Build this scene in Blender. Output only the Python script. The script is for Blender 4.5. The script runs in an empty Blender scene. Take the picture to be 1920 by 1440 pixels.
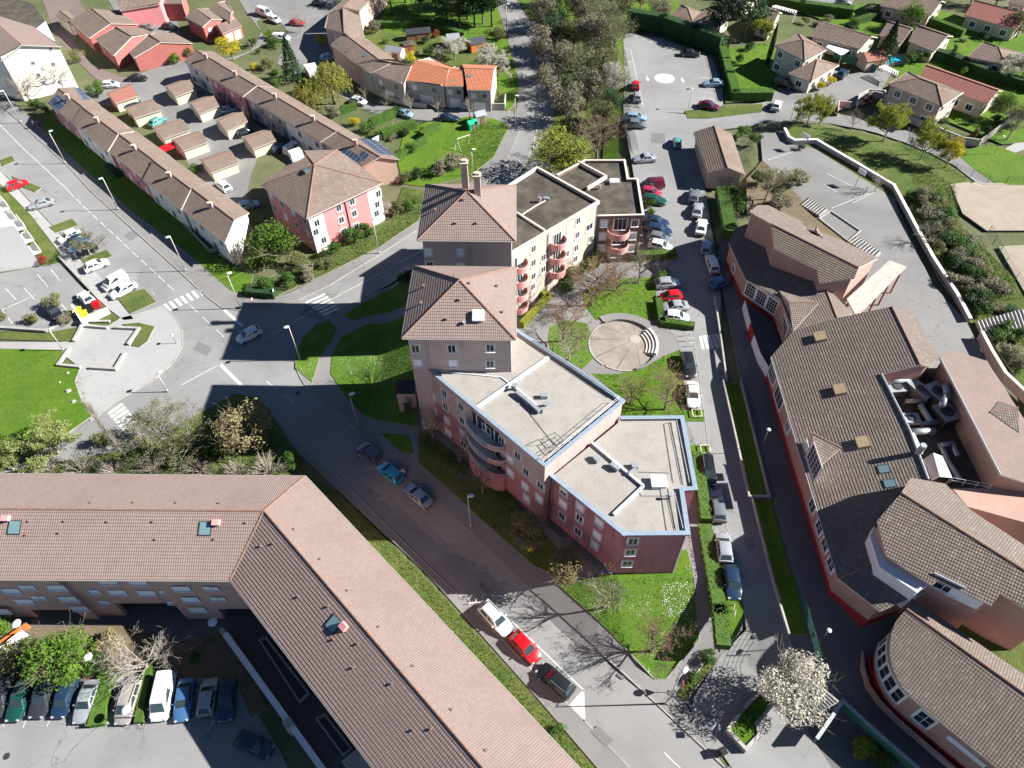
import bpy, bmesh, math, random
from mathutils import Vector, Matrix
from mathutils.geometry import tessellate_polygon
random.seed(7)
S = bpy.context.scene
C = S.collection
# ------------------------------------------------------------------ camera, sky, sun
F, H = 1345.0, 80.0            # focal length in photo pixels, flying height in metres
_n = Vector((18.0, 1150.0, F)).normalized(); _up = -_n
_x = (Vector((1, 0, 0)) - _up.x * _up).normalized()
_y = _up.cross(_x)
if _y.z < 0: _y = -_y
R = Matrix((_x, _y, _up))
cam = bpy.data.objects.new('camera', bpy.data.cameras.new('camera')); C.objects.link(cam)
cam.data.sensor_width = 36; cam.data.lens = F / 1920 * 36; cam.data.clip_end = 3000; cam.data.clip_start = 0.5
_r = Matrix((R @ Vector((1, 0, 0)), R @ Vector((0, -1, 0)), R @ Vector((0, 0, -1)))).transposed()
cam.matrix_world = Matrix.Translation((0, 0, H)) @ _r.to_4x4()
S.camera = cam
SUN_EL, SUN_AZ = math.radians(34), math.radians(1.4)
W = bpy.data.worlds.new('World'); S.world = W; W.use_nodes = True
_b = W.node_tree.nodes['Background']; _s = W.node_tree.nodes.new('ShaderNodeTexSky')
_s.sky_type = 'NISHITA'; _s.sun_disc = False; _s.air_density = 0.5; _s.dust_density = 0.0; _s.ozone_density = 2.5; _s.sun_elevation = SUN_EL; _s.sun_rotation = math.radians(90) - SUN_AZ
W.node_tree.links.new(_s.outputs[0], _b.inputs[0]); _b.inputs[1].default_value = 0.05
sun = bpy.data.objects.new('sun', bpy.data.lights.new('sun', 'SUN')); C.objects.link(sun)
sun.data.energy = 5.0; sun.data.angle = math.radians(0.5); sun.data.color = (1, 0.965, 0.91)
sun.rotation_euler = Vector((math.cos(SUN_EL) * math.cos(SUN_AZ), math.cos(SUN_EL) * math.sin(SUN_AZ), math.sin(SUN_EL))).to_track_quat('Z', 'Y').to_euler()
S.view_settings.view_transform = 'Standard'; S.view_settings.look = 'None'
S.view_settings.exposure = 1.55; S.view_settings.gamma = 1.0

def G(px, py, z=0.0):          # where the sight line through a photo pixel meets height z
    d = R @ Vector((px - 960, py - 720, F)); t = (z - H) / d.z
    return Vector((d.x * t, d.y * t, z))
# the ground: a street level at 0 and, east of the long street, a terrace E0 higher with a grassed slope between
H0, E0, NEW = H, 3.7, []
TERR = [(-13.3, 55), (3, 43), (11.5, 35.5), (20, 35.5), (27, 35), (34, 32), (60, 31), (400, 31), (400, 800), (24, 800), (23, 125), (4, 96), (-13.3, 90)]
def _ramp(P, x, y, w):
    ins, dd, n = False, 1e9, len(P)
    for i in range(n):
        ax, ay = P[i]; bx, by = P[(i + 1) % n]
        if (ay > y) != (by > y) and x < (bx - ax) * (y - ay) / (by - ay) + ax: ins = not ins
        ux, uy = bx - ax, by - ay; k = max(0, min(1, ((x - ax) * ux + (y - ay) * uy) / (ux * ux + uy * uy))); dd = min(dd, math.hypot(x - ax - ux * k, y - ay - uy * k))
    return 1.0 if ins else max(0.0, 1 - dd / w)
def terr(x, y):
    if x < -24 or (x < 30 and y > 260): return 0.0
    return E0 * _ramp(TERR, x, y, 7.5) + (EL1 * _ramp(TERR2, x, y, 2.2) if x > 24 and y < 160 else 0)
EL1 = 0.7
TERR2 = [G(*p, E0 + (EL1 if p[1] < 1200 else 0)).xy[:] for p in ((1352, 440), (1386, 560), (1394, 640), (1402, 720), (1450, 930), (1500, 1090), (1650, 1140), (1990, 1190), (2600, 1000), (2300, 360), (1870, 352), (1835, 350), (1740, 290), (1640, 252), (1540, 236), (1440, 240), (1415, 262), (1400, 330), (1398, 400))]
def Gt(px, py, z=0.0):         # a photo pixel on the ground itself, z above it
    t_ = 0.0; d = R @ Vector((px - 960, py - 720, F))
    for _ in range(14):
        k = (z + t_ - H0) / d.z; p = Vector((d.x * k, d.y * k, z + t_)); t_ += (terr(p.x, p.y) - t_) * .7
    return p
def lift(E):                   # everything built until drop() stands on ground E above street level
    global H
    H = H0 - E; NEW.clear(); lift.E = E
def drop():
    global H
    H = H0
    for o in NEW:
        if not o.parent: o.location.z += lift.E
    NEW.clear()
def grounded(fn):
    def w(*a, **k):
        if H != H0: return fn(*a, **k)
        q = None
        if isinstance(a[0], (int, float)): q = (a[0], a[1])
        else:
            for v in a:
                if isinstance(v, tuple) and len(v) == 2 and isinstance(v[0], (int, float)): q = v; break
                if isinstance(v, list) and v:
                    if isinstance(v[0][0], tuple): q = v[0][0]
                    else: q = (sum(i[0] for i in v) / len(v), sum(i[1] for i in v) / len(v))
                    break
        E = Gt(*q).z if q else 0
        if E < .02: return fn(*a, **k)
        lift(E); r = fn(*a, **k); drop(); return r
    return w
def onwall(A, B, px, py):      # where that sight line meets the upright plane through A and B
    d = R @ Vector((px - 960, py - 720, F)); n = Vector((-(B.y - A.y), B.x - A.x))
    t = (n.x * A.x + n.y * A.y) / (n.x * d.x + n.y * d.y)
    return Vector((d.x * t, d.y * t, H + d.z * t))
# ------------------------------------------------------------------ object helpers
def tag(o, label=None, cat=None, group=None, kind=None):
    if label: o['label'] = label
    if cat: o['category'] = cat
    if group: o['group'] = group
    if kind: o['kind'] = kind
    return o
def empty(name, loc, rz=0, label=None, cat=None, group=None, sc=None):
    o = bpy.data.objects.new(name, None); C.objects.link(o); NEW.append(o); o.location = loc; o.rotation_euler = (0, 0, rz)
    o.empty_display_size = 0.3
    if sc: o.scale = sc
    return tag(o, label, cat, group)
def link(name, me, parent=None, loc=None):
    o = bpy.data.objects.new(name, me); C.objects.link(o); NEW.append(o)
    if parent: o.parent = parent
    if loc: o.location = loc
    return o
class MB:
    def __init__(s): s.v = []; s.f = []; s.m = []; s.uv = []
    def face(s, pts, m=0, uv=None):
        i = len(s.v); s.v += [tuple(p) for p in pts]; s.f.append(list(range(i, i + len(pts)))); s.m.append(m); s.uv.append(uv)
        return s
    def poly(s, pts, m=0, uv=None):      # any planar outline, concave too
        if len(pts) < 5 and uv is None and len(pts) < 4: return s.face(pts, m, uv)
        i = len(s.v); s.v += [tuple(p) for p in pts]
        for t in tessellate_polygon([[Vector(p) for p in pts]]):
            a, b, c = (Vector(pts[k]) for k in t)
            if (b - a).cross(c - a).z < 0: t = (t[0], t[2], t[1])
            s.f.append([i + k for k in t]); s.m.append(m); s.uv.append([uv[k] for k in t] if uv else None)
        return s
    def prism(s, pts, z0, z1, m=0, ms=None, bottom=False):   # outline -> top sheet and sides
        if area2(pts) < 0: pts = pts[::-1]
        ms = m if ms is None else ms
        s.poly([(p[0], p[1], z1) for p in pts], m)
        n = len(pts)
        for i in range(n):
            a, b = pts[i], pts[(i + 1) % n]
            s.face([(a[0], a[1], z0), (b[0], b[1], z0), (b[0], b[1], z1), (a[0], a[1], z1)], ms)
        if bottom: s.poly([(p[0], p[1], z0) for p in pts], m)
        return s
    def box(s, c, d, rz=0, m=0, mat=None):
        x, y, z = (k / 2 for k in d); M = Matrix.Translation(c) @ (mat.to_4x4() if mat else Matrix.Rotation(rz, 4, 'Z'))
        P = [M @ Vector(p) for p in ((-x, -y, -z), (x, -y, -z), (x, y, -z), (-x, y, -z), (-x, -y, z), (x, -y, z), (x, y, z), (-x, y, z))]
        i = len(s.v); s.v += [tuple(p) for p in P]
        for q in ((3, 2, 1, 0), (4, 5, 6, 7), (0, 1, 5, 4), (1, 2, 6, 5), (2, 3, 7, 6), (3, 0, 4, 7)):
            s.f.append([i + k for k in q]); s.m.append(m); s.uv.append(None)
        return s
    def bar(s, a, b, w, h, m=0, up=0.0):   # box laid from a to b
        a, b = Vector(a), Vector(b); d = b - a; L = d.length
        if L < 1e-4: return s
        x = d / L; z = Vector((0, 0, 1)) if abs(x.z) < .98 else Vector((0, 1, 0)); y = z.cross(x).normalized(); z = x.cross(y)
        M = Matrix((x, y, z)).transposed()
        return s.box((a + b) / 2 + Vector((0, 0, up)), (L, w, h), m=m, mat=M)
    def tube(s, a, b, r0, r1=None, n=8, m=0, cap=True):
        a, b = Vector(a), Vector(b); r1 = r0 if r1 is None else r1; d = b - a
        if d.length < 1e-5: return s
        x = d.normalized(); u = x.orthogonal().normalized(); w = x.cross(u); i = len(s.v)
        for p, r in ((a, r0), (b, r1)):
            for k in range(n):
                t = 2 * math.pi * k / n; s.v.append(tuple(p + (u * math.cos(t) + w * math.sin(t)) * r))
        for k in range(n):
            s.f.append([i + k, i + (k + 1) % n, i + n + (k + 1) % n, i + n + k]); s.m.append(m); s.uv.append(None)
        if cap:
            s.f.append([i + k for k in range(n)][::-1]); s.m.append(m); s.uv.append(None)
            s.f.append([i + n + k for k in range(n)]); s.m.append(m); s.uv.append(None)
        return s
    def path(s, pts, r, n=8, m=0):
        for a, b in zip(pts, pts[1:]): s.tube(a, b, r, r, n, m)
        return s
    def lathe(s, prof, c=(0, 0, 0), n=16, m=0):
        i = len(s.v); c = Vector(c)
        for r, z in prof:
            for k in range(n):
                t = 2 * math.pi * k / n; s.v.append((c.x + r * math.cos(t), c.y + r * math.sin(t), c.z + z))
        for j in range(len(prof) - 1):
            for k in range(n):
                a = i + j * n; s.f.append([a + k, a + (k + 1) % n, a + n + (k + 1) % n, a + n + k]); s.m.append(m); s.uv.append(None)
        return s
    def mesh(s, name, mats, smooth=False, off=None):
        me = bpy.data.meshes.new(name)
        v = s.v if off is None else [(p[0] - off[0], p[1] - off[1], p[2] - off[2]) for p in s.v]
        me.from_pydata(v, [], s.f)
        for k in (mats if isinstance(mats, (list, tuple)) else [mats]): me.materials.append(k)
        me.polygons.foreach_set('material_index', s.m)
        if any(s.uv):
            l = me.uv_layers.new(name='UVMap').data; j = 0
            for f, u in zip(s.f, s.uv):
                for k in range(len(f)):
                    l[j].uv = u[k] if u else (0, 0); j += 1
        if smooth: me.polygons.foreach_set('use_smooth', [True] * len(me.polygons))
        me.update(); return me
    def build(s, name, mats, parent=None, smooth=False, world=True):
        off = parent_loc(parent) if (parent and world) else None
        return link(name, s.mesh(name, mats, smooth, off), parent)
def parent_loc(p):
    v = Vector((0, 0, 0))
    while p: v += Vector(p.location); p = p.parent
    return v
def area2(P): return sum(P[i][0] * P[(i + 1) % len(P)][1] - P[(i + 1) % len(P)][0] * P[i][1] for i in range(len(P)))
def inpoly(P, x, y):
    r = False; n = len(P)
    for i in range(n):
        a, b = P[i], P[(i + 1) % n]
        if (a[1] > y) != (b[1] > y) and x < (b[0] - a[0]) * (y - a[1]) / (b[1] - a[1]) + a[0]: r = not r
    return r
def inset(P, d):                 # move every side of an outline inwards by d
    P = [Vector((p[0], p[1])) for p in P]
    if area2(P) < 0: P = P[::-1]
    out = []; n = len(P)
    for i in range(n):
        a, b, c = P[i - 1], P[i], P[(i + 1) % n]
        u = (b - a).normalized(); w = (c - b).normalized(); nu = Vector((-u.y, u.x)); nw = Vector((-w.y, w.x))
        k = 1 + nu.dot(nw); out.append(b + (nu + nw) * (d / max(k, .3)))
    return out
# ------------------------------------------------------------------ materials
class NT:
    def __init__(s, name):
        s.m = bpy.data.materials.new(name); s.m.use_nodes = True; s.t = s.m.node_tree; s.p = s.t.nodes['Principled BSDF']
    def n(s, ty, **kw):
        o = s.t.nodes.new(ty)
        for k, v in kw.items(): setattr(o, k, v)
        return o
    def put(s, sock, v):
        if isinstance(v, bpy.types.NodeSocket): s.t.links.new(v, sock)
        elif v is not None: sock.default_value = v
    def math(s, op, a, b=None, c=None, clamp=False):
        o = s.n('ShaderNodeMath', operation=op); o.use_clamp = clamp
        for i, v in enumerate((a, b, c)): s.put(o.inputs[i], v)
        return o.outputs[0]
    def mix(s, f, a, b, mode='MIX'):
        o = s.n('ShaderNodeMix', data_type='RGBA', blend_type=mode)
        s.put(o.inputs[0], f); s.put(o.inputs[6], a if not isinstance(a, tuple) else (*a[:3], 1)); s.put(o.inputs[7], b if not isinstance(b, tuple) else (*b[:3], 1))
        return o.outputs[2]
    def noise(s, scale, detail=3, rough=.55, vec=None, dist=0):
        o = s.n('ShaderNodeTexNoise'); o.inputs['Scale'].default_value = scale; o.inputs['Detail'].default_value = detail
        o.inputs['Roughness'].default_value = rough; o.inputs['Distortion'].default_value = dist
        if vec is not None: s.put(o.inputs['Vector'], vec)
        return o.outputs[0]
    def ramp(s, f, a, b):       # 0..1 between a and b
        o = s.n('ShaderNodeMapRange'); s.put(o.inputs[0], f); o.inputs[1].default_value = a; o.inputs[2].default_value = b
        return o.outputs[0]
    def coord(s, k='Object'): return s.n('ShaderNodeTexCoord').outputs[k]
    def pos(s): return s.n('ShaderNodeNewGeometry').outputs['Position']
    def sep(s, v):
        o = s.n('ShaderNodeSeparateXYZ'); s.put(o.inputs[0], v); return o.outputs
    def bump(s, h, strength=.5, dist=.05):
        o = s.n('ShaderNodeBump'); o.inputs['Strength'].default_value = strength; o.inputs['Distance'].default_value = dist
        s.put(o.inputs['Height'], h); s.put(s.p.inputs['Normal'], o.outputs[0])
    def out(s, col, rough=.85, metal=0, spec=.3):
        s.put(s.p.inputs['Base Color'], col if not isinstance(col, tuple) else (*col[:3], 1))
        s.put(s.p.inputs['Roughness'], rough); s.put(s.p.inputs['Metallic'], metal); s.p.inputs['Specular IOR Level'].default_value = spec
        return s.m
def plain(name, col, rough=.6, metal=0, spec=.4, var=.12, sc=3, coat=0):
    t = NT(name); c = t.coord(); f = t.noise(sc, 4, .6, c)
    k = t.mix(t.ramp(f, .3, .7), tuple(x * (1 - var) for x in col), tuple(min(1, x * (1 + var)) for x in col))
    if coat: t.p.inputs['Coat Weight'].default_value = coat; t.p.inputs['Coat Roughness'].default_value = .05
    return t.out(k, rough, metal, spec)
def ground_mat(name, c1, c2, c3, s1=.12, s2=.9, s3=9, rough=.95, b=.3, bd=.03, fleck=None):
    t = NT(name); p = t.pos()
    k = t.mix(t.ramp(t.noise(s1, 5, .6, p, .4), .38, .62), c1, c2)
    k = t.mix(t.math('MULTIPLY', t.ramp(t.noise(s2, 5, .65, p), .45, .7), .6), k, c3)
    if name.startswith('grass'): k = t.mix(t.math('MULTIPLY', t.ramp(t.noise(.06, 6, .7, p, 1.2), .45, .7), .35), k, (.10, .12, .025)); k = t.mix(t.math('MULTIPLY', t.ramp(t.noise(.35, 6, .75, p, 2), .56, .66), .45), k, (.03, .055, .014))
    f = t.noise(s3, 3, .7, p)
    k = t.mix(t.math('MULTIPLY', t.ramp(f, .3, .75), .45), k, tuple(x * 1.7 for x in c1))
    if fleck:
        k = t.mix(t.math('MULTIPLY', t.ramp(t.noise(fleck[1], 2, .5, p), .62, .7), t.ramp(t.noise(fleck[2], 2, .5, p), .5, .6)), k, fleck[0])
    t.bump(f, b, bd); return t.out(k, rough, 0, .2)
def asphalt(name, base, tint=(1, 1, 1.02), patch=.25):
    t = NT(name); p = t.pos(); c = tuple(base * x for x in tint)
    k = t.mix(t.ramp(t.noise(.09, 5, .6, p, .6), .35, .65), tuple(x * (1 - patch * .6) for x in c), tuple(x * (1 + patch * .45) for x in c))
    st = t.noise(.5, 6, .7, p, 1.5)
    k = t.mix(t.math('MULTIPLY', t.ramp(st, .58, .72), .42), k, tuple(x * .55 for x in c))
    v = t.n('ShaderNodeTexVoronoi', feature='DISTANCE_TO_EDGE'); v.inputs['Scale'].default_value = .16
    w = t.n('ShaderNodeVectorMath', operation='ADD'); t.put(w.inputs[0], p)
    nz = t.n('ShaderNodeTexNoise'); nz.inputs['Scale'].default_value = .5; nz.inputs['Detail'].default_value = 4; t.put(nz.inputs['Vector'], p)
    sc = t.n('ShaderNodeVectorMath', operation='SCALE'); t.put(sc.inputs[0], nz.outputs['Color']); sc.inputs['Scale'].default_value = 4
    t.put(w.inputs[1], sc.outputs[0]); t.put(v.inputs['Vector'], w.outputs[0])
    cr = t.math('MULTIPLY', t.math('LESS_THAN', v.outputs['Distance'], .009), t.ramp(t.noise(.07, 2, .5, p), .5, .6))
    k = t.mix(t.math('MULTIPLY', cr, .6), k, tuple(x * .35 for x in c))
    f = t.noise(14, 3, .7, p); k = t.mix(t.math('MULTIPLY', t.ramp(f, .35, .75), .2), k, tuple(x * 1.5 for x in c))
    t.bump(f, .25, .01); return t.out(k, .9, 0, .25)
def tile_mat(name, c1, c2, c3, stain=(.05, .045, .04), stain_amt=.5, du=.28, dv=.36, bs=.9, bd=.05, gv=.3):
    t = NT(name); x, y, _ = t.sep(t.coord('UV')); a = t.math('DIVIDE', x, du); b = t.math('DIVIDE', y, dv)
    fa, fb = t.math('FRACT', a), t.math('FRACT', b)
    cv = t.n('ShaderNodeCombineXYZ'); t.put(cv.inputs[0], t.math('FLOOR', a)); t.put(cv.inputs[1], t.math('FLOOR', b))
    wn = t.n('ShaderNodeTexWhiteNoise'); t.put(wn.inputs['Vector'], cv.outputs[0]); r = wn.outputs['Value']
    k = t.mix(t.ramp(r, 0, 1), c1, c2); k = t.mix(t.math('MULTIPLY', t.math('GREATER_THAN', r, .86), .5), k, c3)
    hump = t.math('SINE', t.math('MULTIPLY', fa, math.pi))
    groove = t.math('LESS_THAN', hump, .34)
    k = t.mix(t.math('MULTIPLY', groove, gv), k, tuple(q * .3 for q in c1))
    p = t.pos()
    k = t.mix(t.math('MULTIPLY', t.ramp(t.noise(.22, 6, .65, p, .8), .45, .72), stain_amt), k, stain)
    h = hump; t.bump(h, bs, bd)
    return t.out(k, .9, 0, .2)
def render_mat(name, col, low=None, zb=0, dirt=.35, streak=(.08, .06, .05)):   # rendered wall, optional darker band of paint below zb
    t = NT(name); p = t.pos(); x, y, z = t.sep(p)
    mp = t.n('ShaderNodeMapping'); mp.inputs['Scale'].default_value = (1, 1, .12); t.put(mp.inputs['Vector'], p)
    k = t.mix(t.ramp(t.noise(.5, 4, .6, p), .35, .65), tuple(q * .93 for q in col), tuple(q * 1.06 for q in col))
    if low: k = t.mix(t.math('LESS_THAN', z, zb), k, low)
    k = t.mix(t.math('MULTIPLY', t.ramp(t.noise(.9, 5, .65, mp.outputs[0]), .52, .75), dirt), k, streak)
    t.bump(t.noise(25, 2, .5, p), .15, .01); return t.out(k, .92, 0, .2)
def leaf_mat(name, c1, c2, sub=.0):
    t = NT(name); g = t.n('ShaderNodeObjectInfo').outputs['Random']; p = t.pos()
    k = t.mix(t.ramp(t.noise(1.3, 3, .6, p), .35, .65), c1, c2)
    k = t.mix(t.math('MULTIPLY', t.ramp(t.noise(9, 2, .5, p), .4, .7), .5), k, tuple(q * 1.45 for q in c2))
    hv = t.n('ShaderNodeHueSaturation'); t.put(hv.inputs['Color'], k); t.put(hv.inputs['Value'], t.math('ADD', t.math('MULTIPLY', g, .35), .83))
    t.out(hv.outputs[0], .75, 0, .25)
    if sub:
        tr = t.n('ShaderNodeBsdfTranslucent'); t.put(tr.inputs[0], hv.outputs[0]); mx = t.n('ShaderNodeMixShader'); mx.inputs[0].default_value = sub
        o = t.t.nodes['Material Output']; t.put(mx.inputs[1], t.p.outputs[0]); t.put(mx.inputs[2], tr.outputs[0]); t.put(o.inputs[0], mx.outputs[0])
    return t.m
X = {}
X['grass'] = ground_mat('grass', (.054, .118, .008), (.098, .150, .014), (.022, .058, .007), .15, 1.4, 7, b=.9, bd=.12)
X['grass_daisy'] = ground_mat('grass_daisy', (.052, .118, .009), (.092, .150, .018), (.025, .065, .010), .2, 1.6, 7, b=.9, bd=.12, fleck=((.45, .5, .4), 7, .4))
X['grass_rough'] = ground_mat('grass_rough', (.055, .092, .018), (.125, .130, .040), (.045, .048, .020), .3, 1.1, 5, b=1, bd=.25)
X['earth'] = ground_mat('earth', (.065, .085, .03), (.13, .115, .075), (.05, .05, .03), .05, .35, 4, b=.6, bd=.15)
X['dirt'] = ground_mat('dirt', (.11, .085, .055), (.15, .12, .08), (.05, .06, .03), .3, .9, 6, b=.6, bd=.08)
X['sand'] = ground_mat('sand', (.24, .205, .165), (.27, .235, .19), (.16, .155, .10), .15, .5, 6, b=.3)
X['road'] = asphalt('road', .195, (1.0, 1, .99)); X['pave'] = asphalt('pave', .165, (1.02, 1, .98)); X['plaza'] = asphalt('plaza', .275, (1.0, 1, .985), .15)
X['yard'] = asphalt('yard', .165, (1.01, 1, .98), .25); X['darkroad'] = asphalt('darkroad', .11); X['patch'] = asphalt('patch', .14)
X['redpath'] = asphalt('redpath', .12, (1.25, .95, .88))
X['line'] = plain('line', (.46, .46, .44), .8, var=.25, sc=1.5)
X['kerb'] = plain('kerb', (.26, .25, .235), .9, var=.2, sc=1); X['concrete'] = plain('concrete', (.30, .29, .27), .9, var=.2, sc=.8)
X['step_stone'] = plain('step_stone', (.42, .40, .37), .9, var=.15, sc=1)
X['tile_pink'] = tile_mat('tile_pink', (.215, .160, .142), (.240, .182, .162), (.195, .142, .125), (.155, .118, .105), .4, .24, .36, bs=.5, gv=.16)
X['tile_brown'] = tile_mat('tile_brown', (.190, .142, .115), (.215, .165, .135), (.26, .21, .175), (.115, .09, .075), .5, .3, .4)
X['tile_school'] = tile_mat('tile_school', (.152, .122, .106), (.178, .146, .126), (.225, .19, .165), (.108, .088, .075), .45, .27, .35, .65, .05, .2)
X['tile_orange'] = tile_mat('tile_orange', (.42, .155, .085), (.46, .18, .10), (.37, .14, .08), (.3, .12, .07), .2)
X['tile_red'] = tile_mat('tile_red', (.30, .13, .10), (.34, .15, .12), (.25, .11, .08), (.2, .1, .08), .3)
X['ridge'] = plain('ridge', (.20, .12, .09), .9, var=.25, sc=4)
X['gutter'] = plain('gutter', (.34, .31, .28), .5, .3); X['zinc'] = plain('zinc', (.30, .33, .35), .5, .4)
X['white'] = plain('white', (.74, .73, .71), .6, var=.05); X['pvc'] = plain('pvc', (.66, .67, .68), .45, var=.04); X['metalwhite'] = plain('metalwhite', (.6, .62, .64), .4, .2)
X['surround'] = plain('surround', (.50, .44, .38), .8, var=.08)
X['shutter'] = plain('shutter', (.66, .68, .70), .6, var=.1); X['shutter_blue'] = plain('shutter_blue', (.30, .42, .58), .6, var=.1)
X['dark'] = plain('dark', (.02, .02, .022), .6); X['black'] = plain('black', (.012, .012, .014), .45); X['metal'] = plain('metal', (.28, .29, .30), .4, .7)
X['darkmetal'] = plain('darkmetal', (.06, .065, .07), .45, .5); X['tar'] = ground_mat('tar', (.045, .040, .034), (.105, .09, .07), (.018, .016, .014), .35, .8, 5, b=.2)
X['gravel'] = ground_mat('gravel', (.235, .22, .20), (.275, .26, .24), (.17, .155, .14), .12, .7, 6, b=.5, bd=.05)
X['flashing'] = plain('flashing', (.30, .375, .45), .35, .35); X['cream'] = render_mat('cream', (.52, .44, .35), dirt=.5, streak=(.2, .15, .1))
X['render_white'] = render_mat('render_white', (.68, .65, .58), dirt=.12); X['render_cream'] = render_mat('render_cream', (.50, .445, .345), dirt=.2)
X['render_grey'] = render_mat('render_grey', (.38, .35, .32), dirt=.2); X['render_pink'] = render_mat('render_pink', (.46, .30, .255), dirt=.12)
X['render_tan'] = render_mat('render_tan', (.45, .34, .28), dirt=.2)
X['render_red'] = render_mat('render_red', (.36, .125, .11), dirt=.2, streak=(.25, .08, .07)); X['red_wall'] = render_mat('red_wall', (.33, .03, .028), dirt=.2)
X['render_rose'] = render_mat('render_rose', (.55, .22, .215), dirt=.12, streak=(.3, .2, .18)); X['render_school'] = render_mat('render_school', (.36, .235, .195), dirt=.15, streak=(.25, .16, .13))
X['tower_wall'] = render_mat('tower_wall', (.42, .345, .315), None, 0, .35, (.16, .12, .11))
X['block_wall'] = render_mat('block_wall', (.38, .295, .265), (.35, .165, .17), 10.0, .4, (.12, .075, .07))
X['red_block'] = render_mat('red_block', (.33, .155, .17), None, 0, .65, (.06, .022, .03))
X['back_wall'] = render_mat('back_wall', (.45, .375, .325), None, 0, .5, (.22, .15, .1)); X['brown_wall'] = render_mat('brown_wall', (.20, .13, .105), None, 0, .6, (.07, .05, .04))
X['balcony_pink'] = render_mat('balcony_pink', (.56, .27, .26), dirt=.1); X['wood'] = plain('wood', (.20, .12, .06), .8, var=.3); X['orange_wood'] = plain('orange_wood', (.42, .13, .03), .7, var=.2)
X['green_fence'] = plain('green_fence', (.03, .12, .085), .6); X['green_plastic'] = plain('green_plastic', (.01, .30, .17), .4); X['yellow'] = plain('yellow', (.60, .55, .03), .5); X['red'] = plain('red', (.45, .01, .015), .4)
X['blue'] = plain('blue', (.03, .25, .55), .5); X['teal'] = plain('teal', (.04, .22, .22), .5); X['bark'] = plain('bark', (.16, .13, .10), .95, var=.3, sc=6); X['bark_grey'] = plain('bark_grey', (.24, .21, .18), .95, var=.3, sc=6)
X['bark_dark'] = plain('bark_dark', (.07, .055, .045), .95, var=.3, sc=6)
X['daisy'] = plain('daisy', (.62, .62, .58), .8)
X['clear'] = plain('clear', (.30, .27, .24), .8)
t = NT('glass'); X['glass'] = t.out((.02, .028, .035), .08, 0, .6)
t = NT('skyglass'); X['skyglass'] = t.out((.16, .26, .28), .1, .2, .6)
t = NT('solar'); u = t.sep(t.coord('UV')); fx = t.math('FRACT', t.math('DIVIDE', u[0], 1.0)); fy = t.math('FRACT', t.math('DIVIDE', u[1], 1.65))
X['solar'] = t.out(t.mix(t.math('MAXIMUM', t.math('LESS_THAN', fx, .05), t.math('LESS_THAN', fy, .04)), (.035, .05, .085), (.35, .38, .42)), .2, 0, .6)
t = NT('pool_water'); X['pool'] = t.out(t.mix(t.ramp(t.noise(2, 3, .5, t.pos()), .3, .7), (.02, .42, .55), (.06, .55, .66)), .05, 0, .5)
# ------------------------------------------------------------------ building helpers
def roof_z(faces, x, y):
    best = None
    for f in faces:
        if inpoly(f, x, y):
            n = fnorm(f); z = f[0].z - (n.x * (x - f[0].x) + n.y * (y - f[0].y)) / n.z
            if best is None or z > best: best = z
    return best
def fnorm(f):
    n = Vector((0, 0, 0))
    for i in range(len(f)):
        a, b = f[i], f[(i + 1) % len(f)]
        n += Vector(((a.y - b.y) * (a.z + b.z), (a.z - b.z) * (a.x + b.x), (a.x - b.x) * (a.y + b.y)))
    n.normalize()
    return n if n.z > 0 else -n
ST = {'tile_school': .045, 'tile_brown': .05}
def courses(mb, g, uv, n, u, v, dv, st):      # lay a roof face as overlapping courses of tiles, each lip a few centimetres proud
    if not st: return mb.poly(g, 0, uv)
    o = g[0] - u * uv[0][0] - v * uv[0][1]
    def clip(P, c, s):
        out = []
        for i in range(len(P)):
            a, b = P[i], P[(i + 1) % len(P)]; da, db = s * (a[1] - c), s * (b[1] - c)
            if da >= 0: out.append(a)
            if (da > 0 > db) or (da < 0 < db): t_ = da / (da - db); out.append((a[0] + (b[0] - a[0]) * t_, c))
        return out
    for t_ in tessellate_polygon([[Vector(q) for q in g]]):
        tri = [uv[k] for k in t_]
        if area2(tri) < 0: tri = tri[::-1]
        lo, hi = min(q[1] for q in tri), max(q[1] for q in tri)
        for k in range(int(math.floor(lo / dv)), int(math.ceil(hi / dv))):
            P = clip(clip(tri, k * dv, 1), (k + 1) * dv, -1)
            if len(P) < 3: continue
            W3 = lambda q, h: o + u * q[0] + v * q[1] + n * h
            pts = [W3(q, st * (1 - (q[1] - k * dv) / dv)) for q in P]; mb.face(pts, 0, P)
            for i in range(len(P)):
                a, b = P[i], P[(i + 1) % len(P)]
                if abs(a[1] - k * dv) < 1e-6 and abs(b[1] - k * dv) < 1e-6 and abs(a[0] - b[0]) > .01: mb.face([W3(a, 0), W3(b, 0), W3(b, st), W3(a, st)], 0, [a, b, b, a])
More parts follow.
